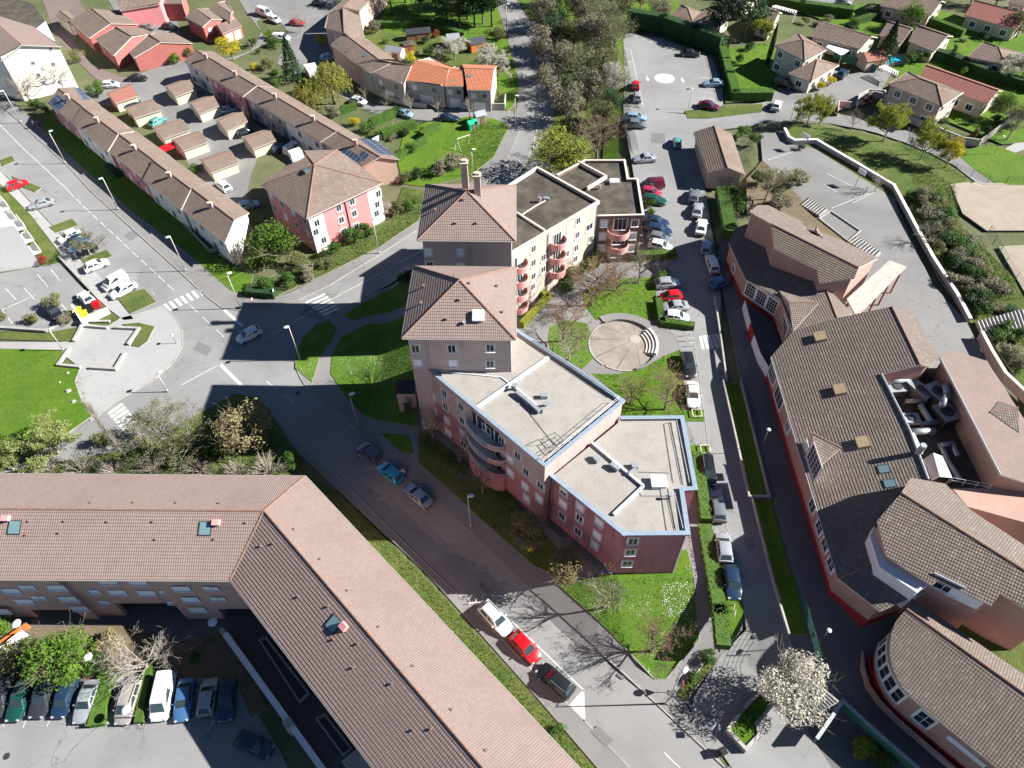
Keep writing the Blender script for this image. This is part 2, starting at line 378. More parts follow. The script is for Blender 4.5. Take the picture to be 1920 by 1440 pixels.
def add_roof(parent, faces, mat, th=.2, name='roof', caps=True, gut='gutter', under='surround'):
    mb = MB(); edges = {}
    for f in faces:
        n = fnorm(f); u = Vector((-n.y, n.x, 0)); u = u.normalized() if u.length > 1e-3 else Vector((1, 0, 0)); v = n.cross(u)
        uv = [(p.dot(u), p.dot(v)) for p in f]; g = f if area2(f) > 0 else f[::-1]; uv = uv if g is f else uv[::-1]
        courses(mb, g, uv, n, u, v, {'tile_brown': .4, 'tile_school': .35}.get(mat, .36), ST.get(mat, .05)); lo = [p - Vector((0, 0, th)) for p in g]; mb.poly(lo, 1)
        for i in range(len(g)):
            a, b = g[i], g[(i + 1) % len(g)]; k = tuple(sorted([(round(a.x, 1), round(a.y, 1)), (round(b.x, 1), round(b.y, 1))]))
            edges.setdefault(k, []).append((a, b))
    gm = MB()
    for k, e in edges.items():
        a, b = e[0]
        if len(e) == 1:
            mb.face([a, b, b - Vector((0, 0, th)), a - Vector((0, 0, th))][::-1], 1)
            d = b - a; o = Vector((d.y, -d.x, 0))
            if gut and abs(d.z) < .25 and d.length > 1 and o.length > 0:
                o.normalize(); gm.tube(a + o * .07 - Vector((0, 0, .08)), b + o * .07 - Vector((0, 0, .08)), .085, n=6)
        elif caps: mb.tube(a + Vector((0, 0, .02)), b + Vector((0, 0, .02)), .13, n=6, m=2)
    o = mb.build(name, [X[mat], X[under], X['ridge']], parent)
    if gm.f: gm.build('gutter', X[gut], o, world=True)
    return o
def add_walls(parent, outline, z0, faces, mat, name='wall', drop=.12, top=None, mb=None):
    own = mb is None; mb = mb or MB(); P = [Vector((p[0], p[1])) for p in outline]
    if area2(P) < 0: P = P[::-1]
    for i in range(len(P)):
        a, b = P[i], P[(i + 1) % len(P)]; ts = {0.0, 1.0}; d = b - a
        if d.length < .05: continue
        if top is None:
            for f in faces:
                for j in range(len(f)):
                    c, e = f[j].xy, f[(j + 1) % len(f)].xy; r = e - c; den = d.x * r.y - d.y * r.x
                    if abs(den) < 1e-6: continue
                    q = c - a; t_ = (q.x * r.y - q.y * r.x) / den; s_ = (q.x * d.y - q.y * d.x) / den
                    if .001 < t_ < .999 and -.001 < s_ < 1.001: ts.add(round(t_, 4))
        ts = sorted(ts)
        for t0, t1 in zip(ts, ts[1:]):
            p, q = a + d * t0, a + d * t1; e = min(.02, (t1 - t0) * .3)
            if top is None:
                zz = []
                for s_ in (t0 + e, t1 - e):
                    w = a + d * s_; z = roof_z(faces, w.x, w.y); zz.append(z)
                zz = [z if z is not None else (zz[1 - k] if zz[1 - k] is not None else 3) for k, z in enumerate(zz)]
                za, zb = zz[0] - drop, zz[1] - drop
            else: za = zb = top
            mb.face([(p.x, p.y, z0), (q.x, q.y, z0), (q.x, q.y, zb), (p.x, p.y, za)])
    return mb.build(name, X[mat], parent) if own else mb
def facing(A, B):
    d = (Vector((B[0], B[1])) - Vector((A[0], A[1]))).normalized(); n = Vector((d.y, -d.x)); m = (Vector((A[0], A[1])) + Vector((B[0], B[1]))) / 2
    if n.dot(-m) < 0: n = -n
    return Vector((d.x, d.y, 0)), Vector((n.x, n.y, 0))
def window(parent, P, u, n, w=1.1, h=1.3, kind='o', sur='surround', frame='pvc', mull=1, sill=True, bars=0):
    P = Vector(P); z = Vector((0, 0, 1)); M = Matrix((u, n, z)).transposed()
    f = MB()
    def bx(cx, cz, sx, sz, d0, d1, m): f.box(P + u * cx + z * cz + n * (d0 + d1) / 2, (sx, d1 - d0, sz), m=m, mat=M)
    if sur: bx(0, 0, w + .36, h + .36, -.01, .03, 1)
    for s in (-1, 1):
        bx(s * (w / 2 - .035), 0, .07, h, .03, .09, 0); bx(0, s * (h / 2 - .035), w - .14, .07, .03, .088, 0)
    if kind != 's':
        for k in range(mull): bx(-w / 2 + w * (k + 1) / (mull + 1), 0, .06, h - .14, .03, .086, 0)
        for k in range(bars): bx(0, -h / 2 + h * (k + 1) / (bars + 1), w - .14, .05, .03, .084, 0)
    if sill: bx(0, -h / 2 - .06, w + .2, .07, .03, .2, 0)
    o = f.build('window', [X[frame], X[sur or 'surround']], parent)
    g = MB(); m = {'o': 'glass', 's': 'shutter', 'b': 'shutter_blue', 'h': 'glass', 'k': 'skyglass'}[kind]
    g.box(P + n * .045, (w - .14, .03, h - .14), mat=M); g.build('pane', X[m], o)
    if kind == 'h':
        g = MB(); g.box(P + n * .067 + z * h * .22, (w - .14, .02, h * .46), mat=M); g.build('shutter', X['shutter'], o)
    return o
def windows_px(parent, A, B, pts, w=1.1, h=1.3, **kw):   # windows seen at photo pixels on the wall through A and B
    u, n = facing(A, B)
    for p in pts:
        k = dict(kw)
        if len(p) > 2: k['kind'] = p[2]
        window(parent, onwall(Vector((A[0], A[1])), Vector((B[0], B[1])), p[0], p[1]), u, n, p[3] if len(p) > 3 else w, p[4] if len(p) > 4 else h, **k)
def windows_row(parent, A, B, z, n, w=1.1, h=1.3, e0=.1, e1=.9, kinds='o', out=None, **kw):
    u, nn = facing(A, B); A = Vector((A[0], A[1], 0)); B = Vector((B[0], B[1], 0))
    for i in range(n):
        t_ = e0 + (e1 - e0) * (i / (n - 1) if n > 1 else .5); p = A.lerp(B, t_); p.z = z
        window(parent, p, u, nn if out is None else out, w, h, kind=kinds[i % len(kinds)], **kw)
def centre(pts): return Vector((sum(p[0] for p in pts) / len(pts), sum(p[1] for p in pts) / len(pts), 0))
def skylight(parent, faces, px, py, w=.9, h=1.2, frame='darkmetal', glass='skyglass', up=.12, name='skylight'):
    # find the roof face under a photo pixel
    d = R @ Vector((px - 960, py - 720, F)); best = None
    for f in faces:
        n = fnorm(f); t_ = (f[0] - Vector((0, 0, H))).dot(n) / d.dot(n); p = Vector((0, 0, H)) + d * t_
        if inpoly(f, p.x, p.y) and (best is None or t_ < best[0]): best = (t_, p, n)
    if not best: return None
    _, p, n = best; u = Vector((-n.y, n.x, 0)); u = u.normalized() if u.length > .01 else Vector((1, 0, 0)); v = n.cross(u); M = Matrix((u, v, n)).transposed()
    b = MB(); b.box(p + n * up / 2, (w, h, up), mat=M); o = b.build(name, X[frame], parent)
    if glass: b = MB(); b.box(p + n * (up + .012), (w - .2, h - .2, .02), mat=M); b.build('pane', X[glass], o)
    return o, p, n, u, v
def roof_vent(parent, faces, px, py, r=.12, h=.4, mat='gutter', name='roof_vent'):
    d = R @ Vector((px - 960, py - 720, F)); best = None
    for f in faces:
        n = fnorm(f); t_ = (f[0] - Vector((0, 0, H))).dot(n) / d.dot(n); p = Vector((0, 0, H)) + d * t_
        if inpoly(f, p.x, p.y) and (best is None or t_ < best[0]): best = (t_, p)
    if best:
        b = MB(); p = best[1]; b.tube(p, p + Vector((0, 0, h)), r, n=8); b.tube(p + Vector((0, 0, h)), p + Vector((0, 0, h + .08)), r * 1.7, n=8); b.build(name, X[mat], parent)
def solar(parent, quad, name='solar_panel', up=.12):
    n = fnorm(quad); q = [p + n * up for p in quad]; u = (q[1] - q[0]).normalized(); v = n.cross(u)
    b = MB(); g = q if area2(q) > 0 else q[::-1]; b.face(g, 0, [((p - q[0]).dot(u), (p - q[0]).dot(v)) for p in g])
    for i in range(4): b.face([g[i], g[i] - n * .08, g[(i + 1) % 4] - n * .08, g[(i + 1) % 4]], 1)
    b.build(name, [X['solar'], X['metal']], parent)
def T(lst, z=None): return [G(*p) if z is None else G(p[0], p[1], z) for p in lst]
# ------------------------------------------------------------------ ground sheets
def sheet(name, px, z, mat, side=0, kind='structure', world=None):
    if mat in ('grass', 'grass_rough', 'grass_daisy', 'dirt', 'earth', 'redpath') or name == 'street': sheet.k += 1; z += (sheet.k % 14) * .004
    P = [Gt(x, y, z) for x, y in px]; mb = MB(); zs = [p.z - z for p in P]
    if area2(P) < 0: P = P[::-1]
    if max(zs) < .01: mb.prism([(p.x, p.y) for p in P], 0.0, z, 0, 1)
    else:                       # follow the slope: cut the outline into two metre cells
        def clip(Q, ax, c, s_):
            out = []
            for i in range(len(Q)):
                a, b = Q[i], Q[(i + 1) % len(Q)]; da, db = s_ * (a[ax] - c), s_ * (b[ax] - c)
                if da >= 0: out.append(a)
                if (da > 0 > db) or (da < 0 < db): t_ = da / (da - db); out.append((a[0] + (b[0] - a[0]) * t_, a[1] + (b[1] - a[1]) * t_))
            return out
        flat = False; cs = 1e9 if flat else 1.25; up = lambda q: (q[0], q[1], z + terr(q[0], q[1]))
        for t_ in tessellate_polygon([[Vector((p.x, p.y, 0)) for p in P]]):
            tri = [(P[k].x, P[k].y) for k in t_]
            if area2(tri) < 0: tri = tri[::-1]
            if flat: mb.face([up(q) for q in tri]); continue
            x0, x1 = min(q[0] for q in tri), max(q[0] for q in tri)
            for i in range(int(x0 // cs), int(x1 // cs) + 1):
                S_ = clip(clip(tri, 0, i * cs, 1), 0, (i + 1) * cs, -1)
                if len(S_) < 3: continue
                y0, y1 = min(q[1] for q in S_), max(q[1] for q in S_)
                for j in range(int(y0 // cs), int(y1 // cs) + 1):
                    Q = clip(clip(S_, 1, j * cs, 1), 1, (j + 1) * cs, -1)
                    if len(Q) >= 3 and area2(Q) > 1e-4: mb.face([up(q) for q in Q])
        for i in range(len(P)):
            a, b = P[i], P[(i + 1) % len(P)]; n = max(1, int((b - a).length / cs))
            for k in range(n):
                p, q = a.lerp(b, k / n), a.lerp(b, (k + 1) / n); p, q = Vector(up(p)), Vector(up(q)); o = Vector((0, 0, z + .05)); mb.face([p - o, q - o, q, p], 1)
    return tag(mb.build(name, [X[mat], X['kerb']]), kind=kind)
sheet.k = 0
def ground_mesh():
    xs = [-1500, -400, -60] + [-24 + 2 * i for i in range(56)] + [110, 200, 400, 1500]; ys = [-300, -80] + [-60 + 8 * i for i in range(9)] + [14 + 2 * i for i in range(60)] + [140, 170, 200, 258, 262, 400, 790, 2500]; mb = MB(); n = len(ys)
    for x in xs:
        for y in ys: t_ = terr(x, y); e = 2.3; near_ = max(terr(x + i * e, y + j * e) for i in (-1, 0, 1) for j in (-1, 0, 1)); mb.v.append((x, y, t_ - (.3 if near_ > .01 else 0)))
    for i in range(len(xs) - 1):
        for j in range(n - 1): a = i * n + j; mb.f.append([a, a + n, a + n + 1, a + 1]); mb.m.append(0); mb.uv.append(None)
    tag(mb.build('ground', X['earth']), kind='structure')
ground_mesh()
# roads (z .03), pavements (.12), lawns (.16)
sheet('road', [(-140, 60), (40, 232), (123, 307), (172, 360), (337, 509), (380, 550), (415, 577), (452, 583), (500, 575), (560, 563), (617, 536), (705, 482), (782, 432), (850, 390), (915, 345), (952, 290), (976, 235), (984, 200), (981, 150), (970, 100), (955, 55), (942, 0), (930, -60),
                (960, -60), (968, 0), (1000, 50), (1030, 88), (1045, 130), (1046, 175), (1036, 225), (1012, 265), (985, 310), (955, 350), (900, 420), (840, 470), (790, 500), (765, 508), (700, 548), (620, 588), (590, 608), (565, 640), (553, 668), (555, 690), (567, 715), (582, 735), (680, 817), (840, 955),
                (960, 1072), (1210, 1300), (1360, 1440), (1600, 1690), (1420, 1690), (1180, 1440), (1095, 1351), (990, 1250), (885, 1141), (745, 1006), (510, 772), (480, 745), (440, 738), (330, 800), (250, 842), (95, 925), (-120, 1010),
                (-120, 905), (60, 850), (150, 800), (215, 755), (290, 712), (325, 680), (342, 650), (342, 620), (325, 590), (305, 572), (270, 530), (150, 400), (60, 310), (0, 262), (-160, 120)], .03, 'road')
sheet('pavement', [(40, 232), (123, 307), (172, 360), (337, 509), (380, 550), (415, 577), (452, 583), (500, 575), (560, 563), (617, 536), (705, 482), (782, 432), (850, 395), (905, 350), (890, 335), (840, 372), (785, 415), (712, 465), (605, 518), (545, 548), (522, 556), (470, 560), (430, 542), (385, 502), (350, 470), (245, 392), (140, 297), (80, 240), (-60, 110), (-90, 120)], .12, 'pave')
sheet('pavement', [(905, 350), (955, 290), (978, 235), (986, 200), (983, 150), (972, 100), (957, 55), (942, 0), (930, -60), (915, -60), (930, 5), (945, 50), (960, 100), (972, 150), (972, 185), (966, 215), (945, 245), (925, 290), (890, 330)], .12, 'pave')
sheet('pavement', [(452, 560), (700, 380), (740, 218), (700, 205), (690, 190), (640, 165), (600, 150), (560, 130), (540, 170), (500, 250), (470, 330), (455, 400)], .06, 'earth')
# the paved ground round the central blocks
sheet('pavement', [(553, 668), (565, 640), (590, 608), (620, 588), (700, 548), (790, 500), (840, 470), (900, 420), (955, 350), (1000, 300), (1170, 300), (1200, 400), (1215, 480), (1245, 520), (1300, 640), (1310, 700), (1330, 850), (1352, 960), (1370, 1010), (1395, 1130), (1392, 1180), (1352, 1228), (1285, 1320), (1360, 1440), (1210, 1300), (960, 1072), (840, 955), (680, 817), (582, 735), (567, 715), (555, 690)], .12, 'pave')
sheet('pavement', [(510, 772), (745, 1006), (885, 1141), (990, 1250), (1095, 1351), (1180, 1440), (1300, 1560), (1200, 1560), (1120, 1440), (1000, 1300), (800, 1075), (640, 925), (560, 850), (500, 800)], .12, 'pave')
sheet('road', [(1168, 205), (1190, 340), (1205, 400), (1215, 480), (1232, 530), (1240, 600), (1272, 640), (1280, 700), (1283, 780), (1310, 850), (1328, 960), (1340, 1040), (1356, 1120), (1392, 1135), (1400, 1180), (1352, 1228), (1292, 1320), (1330, 1420), (1480, 1400), (1500, 1250), (1475, 1190), (1430, 1010), (1405, 930), (1360, 720), (1350, 640), (1352, 560), (1338, 450), (1320, 340), (1300, 250), (1430, 232), (1440, 190), (1350, 205), (1283, 214)], .14, 'road', side=.0)
sheet('path', [(1425, 228), (1500, 225), (1560, 232), (1620, 243), (1700, 268), (1790, 310), (1835, 345), (1870, 342), (1810, 298), (1740, 262), (1660, 228), (1560, 212), (1470, 205), (1425, 205)], .10, 'pave')
sheet('path', [(1865, 290), (1920, 258), (1990, 222), (1990, 240), (1920, 280), (1880, 296)], .05, 'plaza')
sheet('road', [(1440, 232), (1440, 150), (1500, 160), (1560, 130), (1590, 140), (1640, 130), (1680, 120), (1640, 190), (1540, 215), (1500, 226)], .06, 'yard')
sheet('car_park', [(1168, 68), (1180, 62), (1240, 72), (1290, 92), (1335, 110), (1355, 160), (1356, 198), (1285, 207), (1280, 212), (1168, 208), (1172, 150)], .15, 'road')
sheet('road', [(1330, -20), (1440, -40), (1560, -30), (1600, 0), (1590, 14), (1520, 10), (1460, -2), (1330, -2)], .05, 'yard')
sheet('path', [(0, 641), (115, 641), (140, 625), (155, 600), (210, 600), (250, 590), (305, 572), (325, 590), (342, 620), (342, 650), (325, 680), (290, 712), (215, 755), (170, 790), (150, 745), (140, 715), (150, 690), (120, 665), (118, 656), (0, 655)], .12, 'plaza')
sheet('path', [(115, 350), (135, 480), (190, 545), (215, 600), (240, 600), (225, 570), (125, 465), (20, 362), (-40, 300), (-60, 320), (7, 360), (115, 482)], .12, 'plaza') if False else None
sheet('path', [(-60, 300), (7, 350), (60, 405), (115, 478), (140, 520), (205, 580), (232, 600), (250, 598), (225, 560), (165, 495), (85, 410), (25, 345), (-30, 290)], .12, 'plaza')
sheet('car_park', [(-40, 520), (115, 492), (140, 522), (195, 585), (150, 612), (95, 622), (-60, 618)], .10, 'road')
sheet('car_park', [(-80, 1290), (60, 1275), (170, 1270), (300, 1268), (440, 1268), (520, 1400), (600, 1560), (-120, 1560)], .05, 'road')
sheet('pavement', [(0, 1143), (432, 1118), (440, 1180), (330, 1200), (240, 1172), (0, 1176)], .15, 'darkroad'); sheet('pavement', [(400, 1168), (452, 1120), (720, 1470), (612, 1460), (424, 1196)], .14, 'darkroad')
sheet('patch', [(215, 1270), (278, 1262), (262, 1356), (190, 1356)], .14, 'pave')
sheet('car_park', [(-60, 232), (0, 262), (60, 310), (150, 400), (270, 530), (305, 572), (252, 597), (232, 598), (165, 493), (85, 408), (25, 343), (-60, 262)], .09, 'road')
sheet('street', [(330, 282), (470, 240), (560, 300), (590, 330), (490, 420), (440, 400)], .045, 'yard')
# streets of the upper left
sheet('street', [(150, 175), (200, 155), (255, 140), (345, 110), (370, 130), (500, 250), (560, 330), (600, 370), (470, 480), (440, 400), (400, 340), (330, 280), (260, 210), (190, 195)], .05, 'yard')
sheet('street', [(400, 120), (470, 95), (490, 60), (460, 20), (430, -30), (640, -30), (630, 20), (608, 55), (585, 100), (560, 140), (520, 120), (540, 60), (510, 20), (480, 40), (500, 80), (440, 110)], .06, 'yard')
sheet('street', [(575, 100), (612, 40), (625, 90), (660, 170), (700, 195), (760, 205), (860, 205), (960, 208), (975, 235), (900, 230), (820, 228), (740, 222), (690, 208), (640, 180), (590, 140)], .07, 'yard')
sheet('street', [(130, -30), (160, 20), (140, 80), (170, 120), (240, 150), (200, 165), (150, 120), (100, 60), (70, -30)], .05, 'redpath')
sheet('street', [(225, -20), (330, 30), (340, 75), (290, 90), (240, 60), (190, -20)], .05, 'yard')
# lawns
def lawn(px, mat='grass', z=.16, side=.1): return sheet('lawn', px, z, mat, side)
lawn([(553, 690), (556, 660), (568, 632), (592, 610), (616, 600), (633, 615), (620, 640), (600, 668), (592, 695), (585, 716)], 'grass_daisy')
lawn([(645, 592), (668, 575), (725, 545), (765, 520), (762, 572), (702, 588), (665, 600)])
lawn([(620, 700), (622, 665), (640, 632), (690, 607), (765, 590), (790, 700), (780, 800), (720, 790), (680, 776), (648, 745)], 'grass_daisy')
lawn([(712, 812), (765, 815), (775, 850), (752, 848)]); lawn([(785, 800), (960, 930), (1060, 1050), (1045, 1082), (1000, 1060), (900, 972), (842, 918), (785, 868)], 'grass_rough')
lawn([(1045, 1095), (1150, 1075), (1297, 1060), (1303, 1120), (1310, 1200), (1249, 1273), (1227, 1273), (1170, 1213)], 'grass_daisy')
lawn([(1288, 1030), (1296, 1060), (1150, 1080), (1150, 1060)])
lawn([(1098, 575), (1090, 548), (1150, 522), (1228, 520), (1234, 600), (1200, 598), (1170, 590), (1118, 600)])
lawn([(1028, 632), (1032, 612), (1060, 600), (1100, 606), (1108, 625), (1100, 650), (1113, 672), (1092, 692), (1032, 655)], 'grass_daisy')
lawn([(1110, 700), (1150, 702), (1200, 693), (1245, 668), (1276, 655), (1290, 778), (1165, 780), (1164, 745)])
lawn([(1240, 586), (1248, 612), (1298, 614), (1300, 605), (1250, 600)]); lawn([(1280, 766), (1320, 768), (1320, 790), (1284, 790)], z=.2)
lawn([(1290, 835), (1328, 834), (1331, 856), (1294, 850)], z=.2); lawn([(1315, 990), (1328, 990), (1395, 1140), (1386, 1185), (1350, 1222)], z=.2)
lawn([(1270, 1302), (1283, 1280), (1330, 1236), (1345, 1240), (1283, 1315)], 'grass_rough', z=.2)
lawn([(1360, 718), (1388, 718), (1440, 928), (1408, 931)], z=.22); lawn([(1414, 937), (1446, 937), (1478, 1060), (1512, 1190), (1480, 1190), (1452, 1090)], z=.22)
lawn([(1175, 480), (1260, 475), (1262, 488), (1180, 492)], z=.2); lawn([(1135, 220), (1158, 215), (1163, 300), (1130, 302)], 'grass', z=.15)
lawn([(1283, 207), (1340, 206), (1355, 200), (1430, 194), (1428, 210), (1330, 222), (1290, 222)], 'grass_rough')
lawn([(1168, 68), (1158, 75), (1155, 215), (1172, 215), (1205, 208), (1196, 190), (1180, 150)], 'grass', z=.1)
lawn([(455, 560), (522, 553), (605, 516), (712, 463), (785, 413), (800, 360), (755, 350), (735, 410), (640, 460), (575, 480), (500, 545), (470, 552)], 'grass_rough', z=.14)
lawn([(80, 243), (140, 300), (245, 394), (350, 473), (385, 503), (430, 543), (460, 555), (475, 520), (420, 490), (300, 380), (200, 290), (120, 220), (85, 205)], 'grass', z=.14)
lawn([(-60, 300), (7, 350), (60, 405), (113, 478), (112, 492), (80, 500), (-60, 400)], 'grass_rough', z=.1)
lawn([(-60, 290), (-20, 290), (-50, 260)], 'grass_rough')
for q in ([(0, 300), (22, 292), (28, 302), (5, 312)], [(22, 330), (60, 345), (78, 352), (66, 360), (30, 345)], [(92, 425), (135, 410), (146, 422), (105, 436)], [(152, 486), (200, 468), (210, 480), (165, 500)], [(218, 556), (270, 541), (293, 566), (244, 588)], [(160, 611), (212, 590), (224, 598), (200, 612)], [(228, 608), (260, 605), (290, 612), (276, 640), (262, 650), (246, 648), (262, 620)], [(0, 622), (90, 625), (155, 612), (142, 640), (0, 636)]): lawn(q, 'grass_rough', z=.2)
lawn([(-60, 652), (118, 656), (112, 686), (150, 690), (140, 715), (150, 745), (172, 780), (100, 830), (52, 858), (-60, 900)], 'grass')
lawn([(-60, 900), (95, 868), (250, 842), (330, 800), (440, 738), (480, 745), (515, 785), (560, 850), (575, 891), (560, 893), (-60, 905)], 'grass_rough')
lawn([(562, 885), (640, 930), (790, 1075), (1000, 1305), (1120, 1445), (1220, 1560), (1180, 1560), (1060, 1440), (900, 1250), (740, 1075), (600, 930)], 'grass_rough')
lawn([(-60, 1160), (400, 1165), (450, 1200), (500, 1330), (470, 1345), (440, 1270), (-60, 1275)], 'dirt', z=.12)
lawn([(745, 300), (760, 235), (880, 218), (925, 222), (955, 236), (925, 295), (880, 330), (800, 350), (755, 345)], 'grass', z=.12)
lawn([(700, -30), (930, -30), (950, 60), (975, 130), (970, 190), (950, 210), (930, 150), (900, 90), (820, 70), (720, 60)], 'grass', z=.1)
lawn([(960, -30), (1260, -30), (1280, 30), (1190, 60), (1040, 70), (990, 30)], 'grass', z=.05)
lawn([(640, 60), (700, 55), (900, 80), (955, 140), (940, 200), (930, 160), (760, 125), (690, 100)], 'grass_rough', z=.08)
lawn([(1000, 30), (1160, 20), (1172, 70), (1165, 215), (1130, 300), (1060, 330), (1000, 310), (1040, 230), (1055, 150), (1040, 90)], 'grass_rough', z=.07)
lawn([(640, 60), (700, 100), (760, 140), (720, 140), (660, 100)], 'dirt', z=.06)
lawn([(1470, 235), (1560, 240), (1620, 250), (1700, 272), (1790, 315), (1835, 350), (1780, 345), (1800, 420), (1900, 520), (1920, 560), (1920, 600), (1820, 605), (1760, 520), (1690, 380), (1530, 280), (1480, 262)], 'grass_rough', z=.1)
lawn([(1360, 90), (1450, 80), (1480, 150), (1440, 185), (1360, 192)], 'grass', z=.1); lawn([(1790, 285), (1860, 270), (1920, 292), (1990, 320), (1990, 370), (1870, 345), (1830, 320)], 'grass', z=.08)
lawn([(1500, 20), (1700, 0), (1900, 60), (1990, 100), (1990, 260), (1880, 270), (1760, 220), (1600, 60)], 'grass', z=.04)
lawn([(1840, 610), (1990, 590), (1990, 900), (1900, 700)], 'grass_rough', z=.1)
sheet('yard', [(1425, 250), (1470, 248), (1480, 262), (1530, 270), (1600, 310), (1672, 360), (1700, 430), (1750, 535), (1812, 602), (1850, 680), (1860, 760), (1700, 760), (1500, 560), (1440, 420)], .12, 'yard')
sheet('garden', [(1400, 335), (1430, 300), (1470, 340), (1560, 430), (1640, 480), (1560, 470), (1440, 400), (1400, 400)], .16, 'dirt', side=.1)
sheet('sand', [(1782, 345), (1850, 343), (1990, 345), (1990, 430), (1920, 432), (1850, 432), (1805, 400)], .14, 'sand'); sheet('sand', [(1872, 462), (1990, 455), (1990, 600), (1920, 545)], .14, 'sand')
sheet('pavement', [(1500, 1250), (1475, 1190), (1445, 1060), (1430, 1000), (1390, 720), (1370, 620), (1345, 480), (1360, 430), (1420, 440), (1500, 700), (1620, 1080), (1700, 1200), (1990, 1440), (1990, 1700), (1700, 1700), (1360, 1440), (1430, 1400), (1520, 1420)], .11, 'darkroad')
sheet('pavement', [(1345, 1400), (1420, 1350), (1490, 1300), (1520, 1380), (1560, 1440), (1600, 1600), (1500, 1690), (1400, 1480)], .15, 'road')
def kerb(px, w=.16, z=.0, h=.145):
    mb = MB(); P = [Gt(*p, z) for p in px]
    for a, b in zip(P, P[1:]): d = (b - a).normalized() * w / 2; mb.bar(a - d, b + d, w, h, up=h / 2)
    tag(mb.build('kerb', X['kerb']), kind='structure')
def marks(segs, *a, **k): return marks_(segs, *a, **k)
kerb([(40, 232), (123, 307), (172, 360), (337, 509), (380, 550), (415, 577), (452, 583), (500, 575), (560, 563), (617, 536), (705, 482), (782, 432)]); kerb([(582, 735), (680, 817), (840, 955), (960, 1072), (1210, 1300), (1360, 1440), (1420, 1500)]); kerb([(510, 772), (745, 1006), (885, 1141), (990, 1250), (1095, 1351), (1180, 1440), (1240, 1500)])
kerb([(590, 608), (565, 640), (553, 668), (555, 690), (567, 715), (582, 735)]); kerb([(305, 572), (325, 590), (342, 620), (342, 650), (325, 680), (290, 712), (215, 755)]); kerb([(1045, 1097), (1170, 1214), (1227, 1274), (1249, 1274), (1311, 1200), (1303, 1120), (1297, 1060)], .1, .02, .16); kerb([(1404, 933), (1430, 1010), (1475, 1190), (1500, 1250)], .12); kerb([(1245, 480), (1252, 530), (1300, 640), (1310, 700), (1330, 850), (1352, 960), (1370, 1010), (1395, 1130)], .12, .03, .14)
kerb([(172, 1356), (268, 1358), (272, 1346)], .25, 0, .2)
def line(a, b, w=.12, z=.05, name='road_marking', mat='line'):
    A, B = G(*a, z), G(*b, z); d = (B - A).normalized(); n = Vector((-d.y, d.x, 0)) * w / 2
    return [A - n, B - n, B + n, A + n]
def marks_(segs, w=.12, z=.05, dash=None):
    mb = MB()
    for a, b in segs:
        q = line(a, b, w, z)
        if not dash: mb.face(q); continue
        A, B = (q[0] + q[3]) / 2, (q[1] + q[2]) / 2; L = (B - A).length; d = (B - A) / L; n = (q[3] - q[0]) / 2; s = 0
        while s < L: e = min(L, s + dash[0]); mb.face([A + d * s - n, A + d * e - n, A + d * e + n, A + d * s + n]); s += dash[0] + dash[1]
    return tag(mb.build('road_marking', X['line']), kind='structure')
marks = grounded(marks_)
marks([((0, 234), (40, 275)), ((40, 275), (123, 352)), ((123, 352), (130, 360))], .15)
marks([((130, 360), (160, 390)), ((160, 390), (330, 548))], .13, dash=(2.2, .9))
marks([((355, 571), (420, 632)), ((500, 715), (550, 755))], .13, dash=(2.6, 1.6))
marks([((420, 581), (455, 612)), ((412, 682), (452, 722))], .5); marks([((340, 722), (414, 682))], .13); marks([((75, 340), (290, 553))], .1)
marks([((490, 640), (560, 598)), ((560, 598), (620, 562)), ((620, 562), (740, 498)), ((740, 498), (790, 470))], .1)
marks([((960, 350), (1000, 275)), ((1000, 275), (1014, 200)), ((1014, 200), (1010, 130)), ((1010, 130), (992, 75)), ((992, 75), (968, 30))], .12, dash=(4, .6)); marks([((971, 232), (977, 220))], .5)
for k in range(7): marks([((308 + 10.5 * k, 570 - 4.9 * k), (319 + 10.5 * k, 583 - 4.9 * k))], .55)
for k in range(6): marks([((573 + 6.4 * k, 568 + 4.6 * k), (610 + 5.2 * k, 551 + 5.2 * k))], .5)
for k in range(6): marks([((203 + 5 * k, 776 + 6 * k), (230 + 5.4 * k, 757 + 6 * k))], .6)
for k in range(5): marks([((1313 + 7.5 * k, 630 - 1 * k), (1318 + 9 * k, 655 - 1 * k))], .5, z=.165)
marks([((672, 851), (780, 955))], .12, dash=(1, .6)); marks([((788, 962), (822, 958))], .15); marks([((960, 1165), (1094, 1294)), ((1094, 1294), (1096, 1350)), ((880, 1133), (918, 1132)), ((1094, 1294), (1069, 1322))], .15)
mb = MB(); mb.poly(T([(1094, 1297), (1095, 1350), (1068, 1323)], .052)); tag(mb.build('road_marking', X['line']), kind='structure')
mb = MB(); mb.poly(T([(1262, 1338), (1270, 1338), (1305, 1372), (1302, 1380)], .055)); tag(mb.build('road_marking', X['line']), kind='structure')
marks([((1245, 1411), (1275, 1440)), ((1275, 1440), (1330, 1500))], .15)
mk = [((1190, 70), (1200, 66)), ((1203, 75), (1213, 70)), ((1217, 81), (1226, 74)), ((1231, 87), (1243, 78)), ((1246, 92), (1258, 84)), ((1168, 92), (1182, 92)), ((1182, 92), (1206, 200)), ((1172, 115), (1189, 117)), ((1175, 140), (1195, 142)), ((1312, 145), (1330, 146)), ((1312, 164), (1340, 166)), ((1310, 172), (1345, 176)), ((1310, 182), (1350, 188))]
marks(mk, .12, z=.165); lift(E0); mb = MB(); c = G(1246, 147, .168); mb.poly([(c.x + 2.2 * math.cos(a * math.pi / 12), c.y + 2.2 * math.sin(a * math.pi / 12), .168) for a in range(24)]); tag(mb.build('road_marking', X['line']), kind='structure'); drop()
